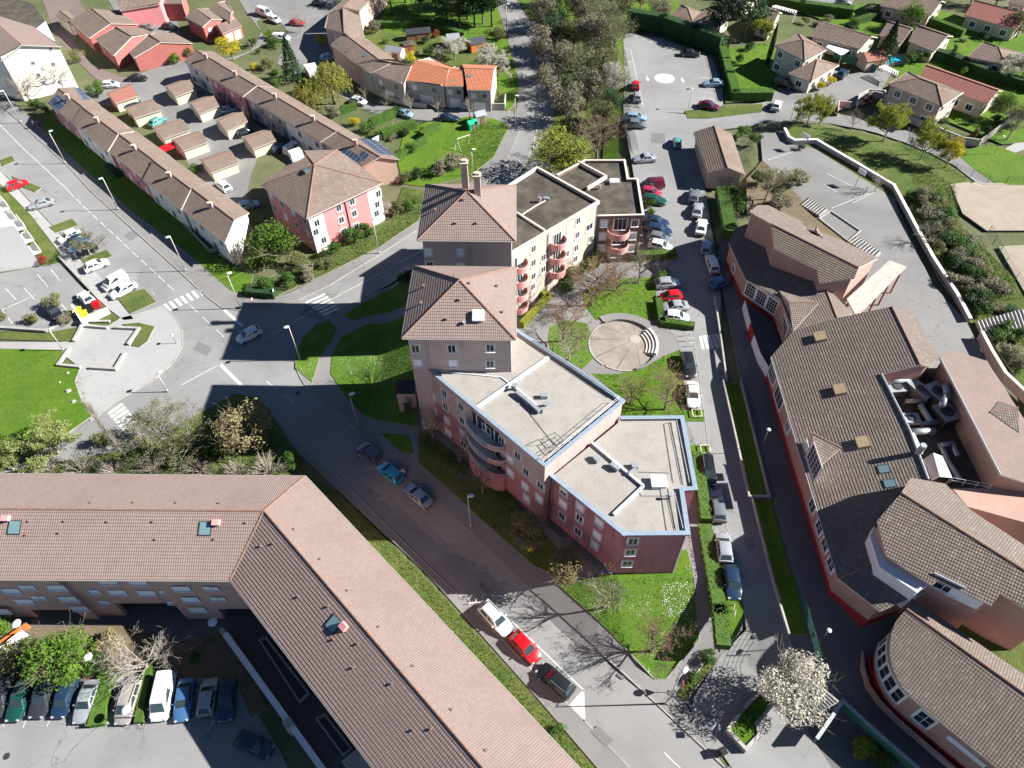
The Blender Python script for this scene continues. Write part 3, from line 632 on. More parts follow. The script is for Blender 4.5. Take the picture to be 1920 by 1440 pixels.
@grounded
def arrow(px, s):
    c = G(*px, .168); mb = MB(); mb.poly([(c.x - .12, c.y - s * 1.2, .168), (c.x + .12, c.y - s * 1.2, .168), (c.x + .12, c.y, .168), (c.x - .12, c.y, .168)])
    mb.poly([(c.x - .5, c.y, .168), (c.x + .5, c.y, .168), (c.x, c.y + s * 1.5, .168)]); tag(mb.build('road_marking', X['line']), kind='structure')
arrow((1214, 147), -1); arrow((1280, 151), 1)
marks([((45, 540), (65, 562)), ((70, 514), (90, 538)), ((95, 505), (113, 527)), ((10, 540), (30, 562)), ((4, 581), (67, 553)), ((4, 581), (30, 615)), ((115, 570), (135, 595))], .12, z=.115)
marks([((5, 1363), (10, 1348)), ((43, 1364), (55, 1336)), ((88, 1362), (93, 1350)), ((128, 1362), (133, 1350)), ((353, 1365), (358, 1345)), ((397, 1360), (400, 1350)), ((448, 1295), (452, 1280))], .1, z=.07)
marks([((1440, 300), (1500, 280)), ((1545, 345), (1570, 360)), ((1600, 380), (1640, 360)), ((1550, 325), (1630, 365)), ((1560, 390), (1630, 362))], .1, z=.13)
@grounded
def patch(px, z=.04, mat='patch'): mb = MB(); mb.poly(T(px, z)); tag(mb.build('road_patch', X[mat]), kind='structure')
patch([(590, 556), (640, 585), (618, 605), (560, 590)], .042); [patch(q_, .04 if q_[0][0] < 1100 else .156) for q_ in ([(905, 1090), (925, 1110), (915, 1118), (897, 1098)], [(1120, 1360), (1150, 1388), (1136, 1400), (1108, 1372)], [(250, 430), (262, 442), (243, 452), (232, 440)], [(372, 640), (398, 652), (388, 668), (362, 655)], [(1220, 250), (1246, 250), (1248, 268), (1222, 268)], [(1270, 330), (1285, 332), (1287, 352), (1271, 350)], [(1395, 1010), (1412, 1008), (1416, 1030), (1399, 1032)], [(150, 1390), (230, 1392), (226, 1412), (146, 1410)])]; patch([(1311, 1355), (1330, 1332), (1348, 1344), (1330, 1372)], .158); patch([(1283, 1318), (1292, 1309), (1302, 1315), (1293, 1326)], .16, 'darkmetal')
patch([(1160, 1262), (1172, 1270), (1168, 1275), (1156, 1266)], .16, 'darkroad')
@grounded
def manhole(px, z=.05, r=.35, where=''): c = G(*px, z); mb = MB(); mb.poly([(c.x + r * math.cos(a), c.y + r * math.sin(a), z) for a in [k * math.pi / 8 for k in range(16)]]); tag(mb.build('manhole_cover', X['darkmetal']), 'round dark iron manhole cover ' + where, 'manhole cover', 'manhole covers')
for p, w_ in (((1416, 1192), 'in the street below the lower clipped hedge'), ((12, 1418), 'in the lower left car park'), ((559, 737), 'in the shaded main street beside the oval lawn'), ((1290, 167), 'in the car park right of the white oval')): manhole(p, .175 if p[0] > 1000 else .06, where=w_)
# ------------------------------------------------------------------ central apartment blocks
def dist_line(P, A, B):
    d = (B - A).xy.normalized(); q = (P - A).xy; return abs(d.x * q.y - d.y * q.x)
def ridge_mid(p, e1, e2, ze):        # height at which a ridge point lies midway between two eaves (photo points)
    A, B, C2, D = G(*e1[0], ze), G(*e1[1], ze), G(*e2[0], ze), G(*e2[1], ze); best = None
    for k in range(2, 60):
        z = ze + k * .1; P = G(*p, z); d = abs(dist_line(P, A, B) - dist_line(P, C2, D))
        if best is None or d < best[0]: best = (d, z)
    return best[1]
def ridge_slope(p, e, ze, s):        # height at which a ridge point lies s times as high above an eave as far from it
    A, B = G(*e[0], ze), G(*e[1], ze); best = None
    for k in range(1, 90):
        z = ze + k * .08; d = abs((z - ze) - s * dist_line(G(*p, z), A, B))
        if best is None or d < best[0]: best = (d, z)
    return best[1]
def parapet(mb, pts, w=.34, h=.3, m=0):
    for i, (a, b) in enumerate(zip(pts, pts[1:])):
        d = (b - a).normalized() * w / 2; mb.bar(a - d, b + d, w + .003 * (i % 3), h, m, up=h / 2 + .004 * (i % 4))
def railing(name, parent, pts, h=1.0, posts=1.6, mat='metalwhite', r=.025, rails=2):
    mb = MB()
    for a, b in zip(pts, pts[1:]):
        L = (b - a).length; n = max(1, int(L / posts))
        for k in range(n + 1): p = a.lerp(b, k / n); mb.tube(p, p + Vector((0, 0, h)), r, n=5)
        for j in range(rails): o = Vector((0, 0, h * (j + 1) / rails)); mb.tube(a + o, b + o, r, n=5)
    return mb.build(name, X[mat], parent)
# --- front block: square tower and two stepped gravel roofs
ZT, ZU, ZL = 18.0, 12.15, 9.45; lift(E0)
front = empty('apartment_block', G(960, 760), label='front apartment block with square tiled tower and two stepped pale gravel roofs, red lower wing', cat='apartment block')
tw = [G(754, 634, ZT), G(966, 636, ZT), G(966, 501, ZT), G(775, 499, ZT)]; tw[3].x = tw[0].x + .25
ap = Vector(((tw[0].x + tw[2].x) / 2, (tw[0].y + tw[2].y) / 2, 21.3))
FT = [[tw[i], tw[(i + 1) % 4], ap] for i in range(4)]
add_roof(front, FT, 'tile_pink')
tp = inset(tw, .5); add_walls(front, tp, -3.8, FT, 'tower_wall', 'tower_wall')
U = [G(805, 692, ZU), G(1022, 872, ZU), G(1168, 751, ZU), G(966, 617, ZU)]
mb = MB(); mb.prism([p.xy for p in U], -3.8, ZU - .35, 0); mb.build('wall', [X['block_wall']], front)
mb = MB(); mb.poly([p - Vector((0, 0, .33)) for p in U]); mb.build('flat_roof', X['gravel'], front)
mb = MB(); parapet(mb, [p - Vector((0, 0, .36)) for p in [U[0], U[1], U[2], U[3]]], .36, .32); mb.build('parapet', X['block_wall'], front)
mb = MB(); parapet(mb, [p - Vector((0, 0, .035)) for p in [U[0], U[1], U[2], U[3]]], .46, .06); mb.build('flashing', X['flashing'], front)
Lr = [G(1035, 891, ZL), G(1170, 1000, ZL), G(1290, 999, ZL), G(1278, 917, ZL), G(1304, 915, ZL), G(1279, 782, ZL), G(1168, 783, ZL)]
core = U[1].lerp(U[2], .5)
mb = MB(); mb.prism([p.xy for p in Lr], -3.8, ZL - .35, 0); mb.build('wall', [X['red_block']], front)
mb = MB(); mb.poly([p - Vector((0, 0, .33)) for p in Lr]); mb.build('flat_roof', X['gravel'], front)
mb = MB(); parapet(mb, [p - Vector((0, 0, .36)) for p in Lr], .36, .32); mb.build('parapet', X['red_block'], front)
mb = MB(); parapet(mb, [p - Vector((0, 0, .035)) for p in Lr], .5, .06); mb.build('flashing', X['flashing'], front)
# low dividing kerbs, gutters and pipes on the gravel
mb = MB(); zu, zl = ZU - .3, ZL - .3
for a_, b_, w_, h_ in ((G(895, 765, zu), G(1028, 672, zu), .4, .3), (G(808, 695, zu), G(940, 708, zu), .1, .1), (G(940, 708, zu), G(965, 727, zu), .15, .1), (G(965, 727, zu), G(1020, 773, zu), .22, .25), (G(1110, 832, zl), G(1206, 913, zl), .3, .3), (G(1206, 913, zl), G(1150, 966, zl), .3, .3)): mb = MB(); mb.bar(a_, b_, w_, h_, up=h_ / 2); mb.build('roof_kerb', X['metalwhite'], front)
mb = MB()
for p, q in (((968, 735), (988, 750)), ((990, 752), (1012, 772)), ((1015, 770), (1030, 757))): mb = MB(); mb.bar(G(*p, zu + .35), G(*q, zu + .35), .45, .45); mb.build('vent_duct', X['zinc'], front)
mb = MB(); mb.box(G(1020, 742, zu + .3), (.8, .6, .5)); mb.build('vent_box', X['zinc'], front)
for p, q, w_ in (((1145, 870), (1160, 880), .5), ((1178, 888), (1194, 876), .22)): mb = MB(); mb.bar(G(*p, zl + .35), G(*q, zl + .35), w_, w_); mb.build('vent_duct', X['zinc'], front)
for p, d_, r_ in (((1190, 873), (.7, .7, .5), 0), ((1118, 860), (.6, .9, .5), .6)): mb = MB(); mb.box(G(*p, zl + .3), d_, r_); mb.build('vent_box', X['zinc'], front)
for p in ((1234, 907, zl),): mb = MB(); c = G(*p); mb.box(c + Vector((0, 0, .25)), (1.5, 1.3, .5)); mb.box(c + Vector((0, 0, .56)), (1.7, 1.5, .12)); mb.build('roof_hatch', X['white'], front)
for p in ((965, 730, zu, .35), (1023, 765, zu, .3), (1255, 935, zl, .2)): mb = MB(); c = G(*p[:3]); mb.tube(c, c + Vector((0, 0, .7)), p[3] * .5, n=10); mb.tube(c + Vector((0, 0, .7)), c + Vector((0, 0, .85)), p[3], n=10); mb.build('roof_vent', X['zinc'], front)
# folded guard rails
def gline(px, z): return [G(x, y, z) for x, y in px]
railing('guard_rail', front, gline([(1028, 862), (1160, 752)], ZU), .9); railing('guard_rail', front, gline([(1000, 640), (1150, 742)], ZU), .25, 3, 'darkmetal')
railing('guard_rail', front, gline([(1268, 790), (1292, 905)], ZL), .25, 1.5); railing('guard_rail', front, gline([(1264, 925), (1280, 992)], ZL), .25, 1.5)
for a, b in (((1245, 795), (1262, 905)), ((1258, 792), (1280, 905)), ((1245, 795), (1258, 792)), ((1238, 915), (1250, 995)), ((1252, 915), (1266, 990)), ((1196, 885), (1255, 887)), ((1202, 930), (1250, 930)), ((1190, 890), (1202, 930)), ((975, 752), (1040, 835)), ((1100, 700), (1140, 745))):
    mb = MB(); mb.tube(G(*a, zl + .02 if a[1] > 780 and a[0] > 1100 else zu + .02), G(*b, zl + .02 if a[1] > 780 and a[0] > 1100 else zu + .02), .025, n=4); mb.build('lightning_cable', X['darkmetal'], front)
mb = MB(); c = [G(*p, zu + .3) for p in ((1015, 832), (1040, 820), (1055, 835), (1030, 850))]
for i in range(4): mb.tube(c[i], c[(i + 1) % 4], .03, n=4); mb.tube(c[i] - Vector((0, 0, .3)), c[i] + Vector((0, 0, .9)), .03, n=4); mb.tube(c[i] + Vector((0, 0, .9)), c[(i + 1) % 4] + Vector((0, 0, .9)), .03, n=4)
mb.build('ladder_cage', X['darkmetal'], front)
# windows
A, B = tp[0], tp[1]
windows_px(front, A, B, [(779, 653), (847, 653), (919, 652), (783, 680, 's'), (850, 681, 's'), (919, 682)], .95, 1.25)
windows_px(front, U[0].xy, U[1].xy, [(811, 742, 's'), (834, 737), (865, 762), (814, 768, 's'), (836, 762), (867, 788), (815, 790, 's'), (838, 787, 's'), (868, 812, 's'), (841, 810, 's'), (870, 833), (913, 804, 'o', 1.5), (941, 825), (957, 860, 's'), (957, 885, 's'), (971, 854), (987, 884), (1014, 910), (985, 911, 's'), (1011, 934, 's'), (988, 934, 's')], .95, 1.25)
windows_px(front, Lr[0].xy, Lr[1].xy, [(1057, 921, 'h'), (1088, 950, 's'), (1124, 979, 's'), (1056, 944, 's'), (1087, 971), (1120, 1003, 's'), (1054, 967), (1084, 996), (1115, 1021, 's')], .95, 1.3)
windows_px(front, Lr[1].xy, Lr[2].xy, [(1187, 1014), (1182, 1035), (1176, 1056)], 1.05, 1.25)
windows_px(front, Lr[5].xy, Lr[4].xy, [(1290, 860, 's'), (1296, 900, 's')], .95, 1.3)
def wallpipe(parent, A, B, px, z0, z1, mat='metal', r=.06):
    P = onwall(Vector((A[0], A[1])), Vector((B[0], B[1])), *px); u, n = facing(A, B); P = P + n * .1
    mb = MB(); mb.tube((P.x, P.y, z0), (P.x, P.y, z1), r, n=6); mb.build('downpipe', X[mat], parent)
wallpipe(front, U[0].xy, U[1].xy, (889, 800), 0, ZU); wallpipe(front, A, B, (801, 660), ZU - 1, ZT - .3, 'tower_wall'); wallpipe(front, Lr[0].xy, Lr[1].xy, (1037, 920), 0, ZL); wallpipe(front, Lr[2].xy, Lr[3].xy, (1286, 1010), 0, ZL, 'metalwhite')
# bowed balconies on the street side
def balcony(parent, c, u, n, z, w=2.6, d=1.3, h=1.0, mat='balcony_pink', a0=0, a1=180, floor='surround', rail=None, open_=None):
    mb = MB(); pts = []; K = 14
    for k in range(K + 1):
        a = math.radians(a0 + (a1 - a0) * k / K); pts.append(c + u * math.cos(a) * w / 2 + n * math.sin(a) * d)
    P2 = [(p.x, p.y) for p in pts]
    mb.prism(P2, z - .16, z, 1, 1, bottom=True)
    for i, (a, b) in enumerate(zip(pts, pts[1:])):
        if rail and not (rail[0] <= i < rail[1]): continue
        mb.bar((a.x, a.y, z), (b.x, b.y, z), .1, h, 0, up=h / 2)
    o = mb.build('balcony', [X[mat], X[floor]], parent, world=True)
    if rail:
        rb = MB()
        for i, (a, b) in enumerate(zip(pts, pts[1:])):
            if not (rail[0] <= i < rail[1]):
                for q in (.3, .6, .95): rb.tube((a.x, a.y, z + q), (b.x, b.y, z + q), .03, n=5)
                rb.tube((a.x, a.y, z), (a.x, a.y, z + h), .025, n=5)
        rb.build('railing', X['metalwhite'], o)
    return o
u, n = facing(U[0].xy, U[1].xy); c0 = onwall(U[0].xy, U[1].xy, 914, 845); c0.z = 0
mb = MB(); pts = [(c0 + u * math.cos(math.radians(a)) * 3.3 + n * math.sin(math.radians(a)) * 1.5) for a in range(0, 181, 15)]; mb.prism([(p.x, p.y) for p in pts], -3.8, 3.1, 0, bottom=False); mb.build('bay', X['block_wall'], front)
for z in (3.15, 5.95, 8.75):
    balcony(front, c0, u, n, z, 6.6, 1.5, .9, 'block_wall', rail=(0, 5)); q = c0.copy(); q.z = z + 1.1
    mb = MB(); M = Matrix((u, n, Vector((0, 0, 1)))).transposed(); mb.box(q + n * .01, (4.6, .08, 2.1), mat=M); mb.build('loggia_glazing', X['glass'], front)
    for k in (-1, 0, 1): mb = MB(); mb.box(q + u * k * 1.5 + n * .07, (.14, .06, 2.1), mat=M); mb.build('window_frame', X['pvc'], front)
sk = skylight(front, FT, 897, 593, 1.3, 1.3, 'white', 'white', .5, 'roof_hatch')
for p in ((862, 564), (838, 600), (852, 520), (795, 538), (790, 570), (880, 533), (932, 538), (942, 587)): roof_vent(front, FT, *p, r=.1, h=.25, mat='ridge')
roof_vent(front, FT, 870, 608, r=.14, h=.35, mat='zinc')
# low brick annex at the tower foot and terrace
an = empty('entrance_annex', G(765, 770), label='small flat concrete entrance annex in shade at the west foot of the tower', cat='annex')
mb = MB(); mb.prism([p.xy for p in (G(748, 762), G(782, 762), G(782, 735), G(748, 735))], -3.8, 2.6, 1, 0); mb.build('wall', [X['tower_wall'], X['tar']], an); mb = MB(); mb.box(G(765, 764, 1.1), (1, .1, 2)); mb.build('door', X['darkmetal'], an)
# --- back block
back = empty('apartment_block', G(960, 560), label='rear apartment block with chimneyed tiled tower, dark flat roofs and pink round balconies', cat='apartment block')
tb = [G(783, 450, ZT), G(966, 452, ZT), G(966, 347, ZT), G(797, 346, ZT)]; tb[3].x = tb[0].x + .1
ap2 = Vector(((tb[0].x + tb[2].x) / 2, (tb[0].y + tb[2].y) / 2, 21.2)); FB = [[tb[i], tb[(i + 1) % 4], ap2] for i in range(4)]
add_roof(back, FB, 'tile_pink'); bp = inset(tb, .5); add_walls(back, bp, -3.8, FB, 'tower_wall', 'tower_wall')
windows_px(back, bp[0], bp[1], [(803, 472, 's'), (863, 472, 's'), (806, 497), (864, 499, 's')], .95, 1.25); wallpipe(back, bp[0], bp[1], (881, 465), 9, ZT - .3, 'tower_wall')
for p in ((873, 358, 4.6), (896, 372, 3.8)):
    z0 = 20; c = G(p[0], p[1] - 8, z0 + .5); mb = MB(); mb.box((c.x, c.y, z0 - .5 + p[2] / 2), (.85, .85, p[2])); mb.box((c.x, c.y, z0 - .5 + p[2] + .1), (1.1, 1.1, .2)); mb.box((c.x, c.y, z0 - .5 + p[2] + .35), (.6, .6, .3)); mb.build('chimney', X['render_tan'], back)
for p in ((869, 376), (855, 420), (894, 420), (816, 395)): roof_vent(back, FB, *p, r=.1, h=.25, mat='ridge')
F1 = [G(960, 472, ZU), G(1122, 377, ZU), G(1007, 313, ZU), G(930, 362, ZU), G(930, 420, ZU)]
mb = MB(); mb.prism([p.xy for p in F1], -3.8, ZU - .55, 0); mb.build('wall', X['back_wall'], back)
mb = MB(); mb.poly([p - Vector((0, 0, .5)) for p in F1]); mb.build('flat_roof', X['tar'], back)
mb = MB(); parapet(mb, [p - Vector((0, 0, .56)) for p in F1[:4]], .3, .5, 1); parapet(mb, [p - Vector((0, 0, .06)) for p in F1[:4]], .36, .08); mb.bar(G(969, 400, ZU - .45), G(1021, 433, ZU - .45), .3, .5); mb.bar(G(1006, 385, ZU - .4), G(1030, 372, ZU - .4), .15, .15); mb.bar(G(1006, 385, ZU - .4), G(975, 405, ZU - .4), .15, .15); mb.build('parapet', [X['surround'], X['back_wall']], back)
F2 = [G(1121, 404, ZL), G(1206, 402, ZL), G(1195, 335, ZL), G(1177, 335, ZL), G(1171, 300, ZL), G(1097, 300, ZL), G(1046, 327, ZL), G(1060, 380, ZL)]
mb = MB(); mb.prism([p.xy for p in F2], 0, ZL - .55, 0); mb.build('wall', X['brown_wall'], back)
mb = MB(); mb.poly([p - Vector((0, 0, .5)) for p in F2]); mb.build('flat_roof', X['tar'], back)
mb = MB(); parapet(mb, [p - Vector((0, 0, .56)) for p in F2[:7]], .3, .5, 1); parapet(mb, [p - Vector((0, 0, .06)) for p in F2[:7]], .36, .08); parapet(mb, gline([(1085, 308), (1136, 335), (1102, 356)], ZL - .45), .3, .6); mb.build('parapet', [X['surround'], X['brown_wall']], back)
mb = MB(); c = G(1152, 341, ZL - .2); mb.box(c, (1.5, 1.1, .6)); mb.build('roof_hatch', X['white'], back)
mb = MB(); c = G(1012, 376, ZU - .2); mb.tube(c, c + Vector((0, 0, .6)), .25); mb.box(c + Vector((1, .5, 0)), (.8, .5, .4)); c = G(1124, 352, ZL - .2); mb.tube(c, c + Vector((0, 0, .5)), .25); mb.build('roof_vent', X['zinc'], back)
e = 960; f_ = 360
q4 = lambda L, x0=960, y0=360: [tuple([x0 + p[0] / 4, y0 + p[1] / 4] + list(p[2:])) for p in L]
windows_px(back, F1[0].xy, F1[1].xy, q4([(55, 500, 's'), (160, 425), (160, 530), (160, 630), (235, 490), (232, 580), (155, 710), (430, 265, 's'), (425, 365, 's'), (410, 465), (495, 215), (490, 320), (480, 420), (580, 260, 'o', 1.4), (590, 350), (475, 500)]), .9, 1.25)
windows_px(back, F2[0].xy, F2[1].xy, q4([(690, 235, 's'), (922, 232), (680, 330, 's'), (905, 330, 's'), (672, 420, 's'), (890, 420, 's'), (812, 240, 'o', 2.0, 2.1), (800, 350, 'o', 2.0, 2.1), (780, 455, 'o', 2.0, 1.8)]), 1, 1.3, mull=2)
u, n = facing(F1[0].xy, F1[1].xy)
for pc in ((1042, 500), (972, 548)):
    c = onwall(F1[0].xy, F1[1].xy, *pc); c.z = 0
    for z in (1.0, 3.6, 6.3, 9.0)[(0 if pc[0] < 1000 else 1):]: balcony(back, c, u, n, z - .4, 2.9, 1.5, 1.05)
    for z in (4.3, 7.0, 9.7): window(back, Vector((c.x, c.y, z)), u, n, 1.6, 2.1, mull=2)
u, n = facing(F2[0].xy, F2[1].xy)
for pc, z in (((1160, 428), 5.8), ((1158, 452), 3.1)):
    c = onwall(F2[0].xy, F2[1].xy, *pc); c.z = 0; balcony(back, c, u, n, z, 3.5, 1.7, 1.05)
wallpipe(back, F1[0].xy, F1[1].xy, (1119, 400), 0, ZU, 'darkmetal'); wallpipe(back, F1[0].xy, F1[1].xy, (1026, 470), 0, ZU, 'darkmetal')
drop()
# ------------------------------------------------------------------ long L-shaped block, bottom left
ZE = 10.6
ell = empty('apartment_block', G(300, 1130), label='long L-shaped apartment block with pink tiled ridged roof filling the lower left', cat='apartment block')
zr = ridge_mid((300, 957), ((0, 888), (572, 893)), ((0, 1086), (432, 1088)), ZE)
# the bend in world space: outer eave, ridge, inner eave
o1, o2, o3 = G(-420, 885, ZE), G(572, 893, ZE), G(1240, 1606, ZE); r1, r2, r3 = G(-420, 951, zr), G(495, 958, zr), G(1052, 1612, zr); i1, i2, i3 = G(-420, 1083, ZE), G(432, 1088, ZE), G(832, 1613, ZE)
FE = [[i1, i2, r2, r1], [r1, r2, o2, o1], [i2, i3, r3, r2], [r2, r3, o3, o2]]
add_roof(ell, FE, 'tile_pink')
y0 = i2.y + .55; yb = o2.y - .5
ci = inset([i1, i2, i3, o3, o2, o1], .55)
mb = MB()
def wing(xa, xb, z0, dy): mb.prism([(xa, y0 - dy), (xb, y0 - dy), (xb, y0 + .6), (xa, y0 + .6)], z0, ZE - .25 - max(0, dy) * .0, 0, bottom=True)
xw = lambda px, z=5: G(px, 1115, z).x
xs = [(-420, 35, 0, .0), (35, 128, 2.9, .35), (128, 155, 0, .35), (155, 205, 0, -.1), (205, 325, 3.5, -.1), (325, 400, 0, .3), (400, 452, 2.8, .3)]
for a, b, z0, dy in xs: wing(xw(a), xw(b) if b < 452 else i2.x + .4, z0, dy)
P = [ci[k] for k in range(len(ci))]
add_walls(ell, inset([i1, i2, i3, o3, o2, o1], .9), 0, FE, 'render_pink', 'wall') if False else None
mb.prism([(i1.x, y0 + .5), (i2.x + 1.5, y0 + .5), (o2.x - 2, yb), (o1.x, yb)], 3.5, ZE - .3, 0, bottom=True)
mb.prism([(i1.x, y0 + 7), (i2.x + 1.5, y0 + 7), (o2.x - 2, yb), (o1.x, yb)], 0, 3.5, 0)
mb.build('wall', X['render_pink'], ell)
mb = MB(); ww = inset([i2, i3, o3, o2], .6); mb.prism([(p.x, p.y) for p in ww], 0, ZE - .3); mb.build('wall', X['render_pink'], ell)
wp = lambda y: (Vector((i1.x, y0 - .1 - y)), Vector((i2.x, y0 - .1 - y)))
wy = [(21, 1107), (46, 1127), (2, 1145), (106, 1101), (128, 1122), (149, 1140), (340, 1103), (357, 1123), (370, 1142)]
a, b = Vector((i1.x, y0 - .36)), Vector((i2.x, y0 - .36)); windows_px(ell, a, b, wy, 1.9, 1.1, kind='s', mull=2, sur=None); windows_px(ell, a, b, [(43, 1100), (58, 1100), (66, 1120), (79, 1120), (388, 1102), (403, 1103), (401, 1122), (416, 1122)], .8, .8, kind='s', sur=None)
a, b = Vector((i1.x, y0 + .09)), Vector((i2.x, y0 + .09)); windows_px(ell, a, b, [(202, 1090), (258, 1091), (220, 1110), (275, 1111)], 1.9, 1.1, kind='s', mull=2, sur=None); windows_px(ell, a, b, [(178, 1108), (308, 1109), (195, 1128), (323, 1129)], 1.1, .7, kind='s', sur=None)
for p in ((28, 989), (385, 991), (626, 1170)):
    sk = skylight(ell, FE, *p, w=1.35, h=1.5)
for p, hh in (((14, 972), .8), ((407, 980), .8), ((647, 1175), .8)):
    r = skylight(ell, FE, *p, w=.75, h=.6, frame='balcony_pink', glass=None, up=.55, name='roof_cowl')
for p in ((50, 1004), (55, 978), (122, 978), (112, 1000), (203, 979), (293, 1012), (288, 979), (403, 1012), (462, 981), (172, 943), (252, 943), (332, 943), (412, 944), (561, 1120), (616, 1138), (672, 1208), (627, 1200), (663, 1253), (735, 1283), (776, 1370), (809, 1368), (652, 1108), (711, 1176), (775, 1249), (847, 1331), (911, 1407), (513, 1020), (490, 1025), (552, 993), (601, 1049)): roof_vent(ell, FE, *p, r=.075, h=.14, mat='ridge')
# low terrace wall, white slanting parapet and sunken walkway in the court
cw = empty('court_wall', G(560, 1370), label='long low white-topped wall slanting through the shaded court beside the L-shaped block', cat='wall')
mb = MB(); mb.bar(G(424, 1192, 0), G(610, 1450, 0), .5, 2.2, up=1.1); mb.box(G(545, 1362, 1.3), (1, .9, 2.4), -.9); mb.build('wall', X['render_grey'], cw); mb = MB(); mb.bar(G(422, 1188, 2.25), G(612, 1452, 2.25), .6, .08); mb.build('coping', X['shutter'], cw)
for px, lab in ([(488, 1202), (500, 1198), (580, 1302), (563, 1318)], 'long empty concrete planter in the dark court, nearer the bend'), ([(595, 1350), (610, 1342), (660, 1405), (645, 1418)], 'long empty concrete planter in the dark court, nearer the frame edge'):
    P = T(px, .4); o = MB(); parapet(o, P + [P[0]], .2, .5); tag(o.build('planter', X['concrete']), lab, 'planter')
tc = MB(); tc.prism([p.xy for p in T([(640, 1428), (668, 1404), (720, 1450), (690, 1480)], 3)], 0, 3.0); tag(tc.build('stair_annex', X['concrete']), 'pale concrete block beside the L-shaped block at the bottom edge', 'annex')
rw = empty('ramp_wall', G(30, 1200), label='white curved ramp wall with orange coping at the left edge', cat='wall')
mb = MB(); mb.bar(G(-60, 1290, 0), G(60, 1196, 0), .5, 2.0, up=1.0); mb.build('wall', X['white'], rw); mb = MB(); mb.bar(G(-60, 1250, .6), G(54, 1172, .6), .3, 1.0); mb.build('coping', X['orange_wood'], rw)
# ------------------------------------------------------------------ houses
def house(label, px4, ze, roof='tile_brown', wall='render_cream', slope=.38, hip=0.0, ovh=.45, cat='house', name='house', z0=0, world=None, along=0, mats=None, win=None, group=None, gut='gutter'):
    Q = world or [G(x, y, ze) for x, y in px4]
    if along: Q = Q[1:] + Q[:1]
    A, B, C2, D = Q; w = ((A - D).length + (B - C2).length) / 2; L = ((A - B).length + (C2 - D).length) / 2; zr = ze + slope * w / 2
    m0, m1 = (A + D) / 2, (B + C2) / 2; m0.z = m1.z = zr
    if hip: d = (m1 - m0).normalized() * min(w / 2 * hip, L * .48); m0 = m0 + d; m1 = m1 - d
    if hip: faces = [[A, B, m1, m0], [C2, D, m0, m1], [B, C2, m1], [D, A, m0]]
    else: faces = [[A, B, m1, m0], [C2, D, m0, m1]]
    c = centre(Q); c.z = z0; r = empty(name, c, label=label, cat=cat, group=group)
    add_roof(r, faces, roof, gut=gut); out = inset(Q, ovh); add_walls(r, out, z0, faces, wall)
    if win:      # win: list of (side, n, z, w, h, kinds)
        P = out if area2([(q.x, q.y) for q in Q]) > 0 else out
        for s in win:
            a, b = P[s[0] % 4], P[(s[0] + 1) % 4]; n = Vector((b.y - a.y, a.x - b.x, 0)).normalized()
            windows_row(r, a, b, s[2], s[1], s[3], s[4], .14, .86, s[5] if len(s) > 5 else 'o', out=n, sur=s[6] if len(s) > 6 else None, sill=False)
    return r, faces, out
def rh(label, A, B, RB, RA, ze, roof='tile_brown', wall='render_cream', slope=.33, **kw):   # front eave A-B and the ridge above it
    sl = ridge_slope(((RA[0] + RB[0]) / 2, (RA[1] + RB[1]) / 2), (A, B), ze, slope); a, b, rb, ra = G(*A, ze), G(*B, ze), G(*RB, sl), G(*RA, sl)
    d = a + (ra - a) * 2; c = b + (rb - b) * 2; d.z = c.z = ze
    return house(label, None, ze, roof, wall, (sl - ze) / (max(.5, ((a - d).length + (b - c).length) / 4)), world=[a, b, c, d], **kw)
def row(labels, e0, e1, f0, f1, cuts, ze, dz, roof='tile_brown', wall='render_white', win=None, group=None, ends=None):
    a0, a1, b0, b1 = G(*e0, ze), G(*e1, ze), G(*f0, ze), G(*f1, ze); res = []
    for k, (s, t_) in enumerate(zip(cuts, cuts[1:])):
        z = ze + dz[k % len(dz)]; o = (.25 if k % 2 else 0)
        q = [a0.lerp(a1, s), a0.lerp(a1, t_ - .0015), b0.lerp(b1, t_ - .0015), b0.lerp(b1, s)]
        sh = (a0 - b0).normalized() * o; q = [p + sh for p in q]
        for p in q: p.z = z
        w = wall if isinstance(wall, str) else wall[k % len(wall)]
        r, fc, out = house(labels[k], None, z, roof, w, .38, ovh=.3, world=q, name='terraced_house', cat='terraced house', win=win, group=group); res.append((r, fc, out, q))
    return res
N = ['north end house', 'second house', 'third house', 'fourth house', 'fifth house', 'sixth house']
lab = ['brown roofed terraced house with solar panels at the far end of the avenue row', 'second brown roofed terraced house from the solar panels in the avenue row', 'third terraced house from the solar panels in the avenue row, midway along', 'fourth terraced house from the solar panels in the avenue row, dark mottled roof', 'terraced house with white gable end at the junction end of the avenue row']
r1_ = row(lab, (90, 192), (422, 456), (140, 163), (467, 400), [0, .17, .4, .6, .8, 1], 5.0, [0, .12, -.1, .1, 0], 'tile_brown', ['render_rose', 'render_white', 'render_rose', 'render_white', 'render_white'], win=[(0, 4, 3.6, 1, 1.2, 'so'), (0, 4, 1.3, 1.2, 1.6, 'os')])
q = r1_[0][1][0]; 
def on_roof(fc, quadpx):
    out = []
    for p in quadpx:
        d = R @ Vector((p[0] - 960, p[1] - 720, F)); n = fnorm(fc); t_ = (fc[0] - Vector((0, 0, H))).dot(n) / d.dot(n); out.append(Vector((0, 0, H)) + d * t_)
    return out
solar(r1_[0][0], on_roof(r1_[0][1][0], [(92, 192), (110, 208), (128, 193), (109, 178)])); solar(r1_[0][0], on_roof(r1_[0][1][1], [(140, 166), (156, 188), (168, 187), (150, 165)]))
lab = ['brown roofed terraced house at the far end of the second row behind the garages', 'second terraced house from the far end of the row behind the garages', 'third terraced house from the far end of the row behind the garages', 'terraced house beside the willow in the row behind the garages', 'terraced house with roof solar panels ending the row behind the garages']
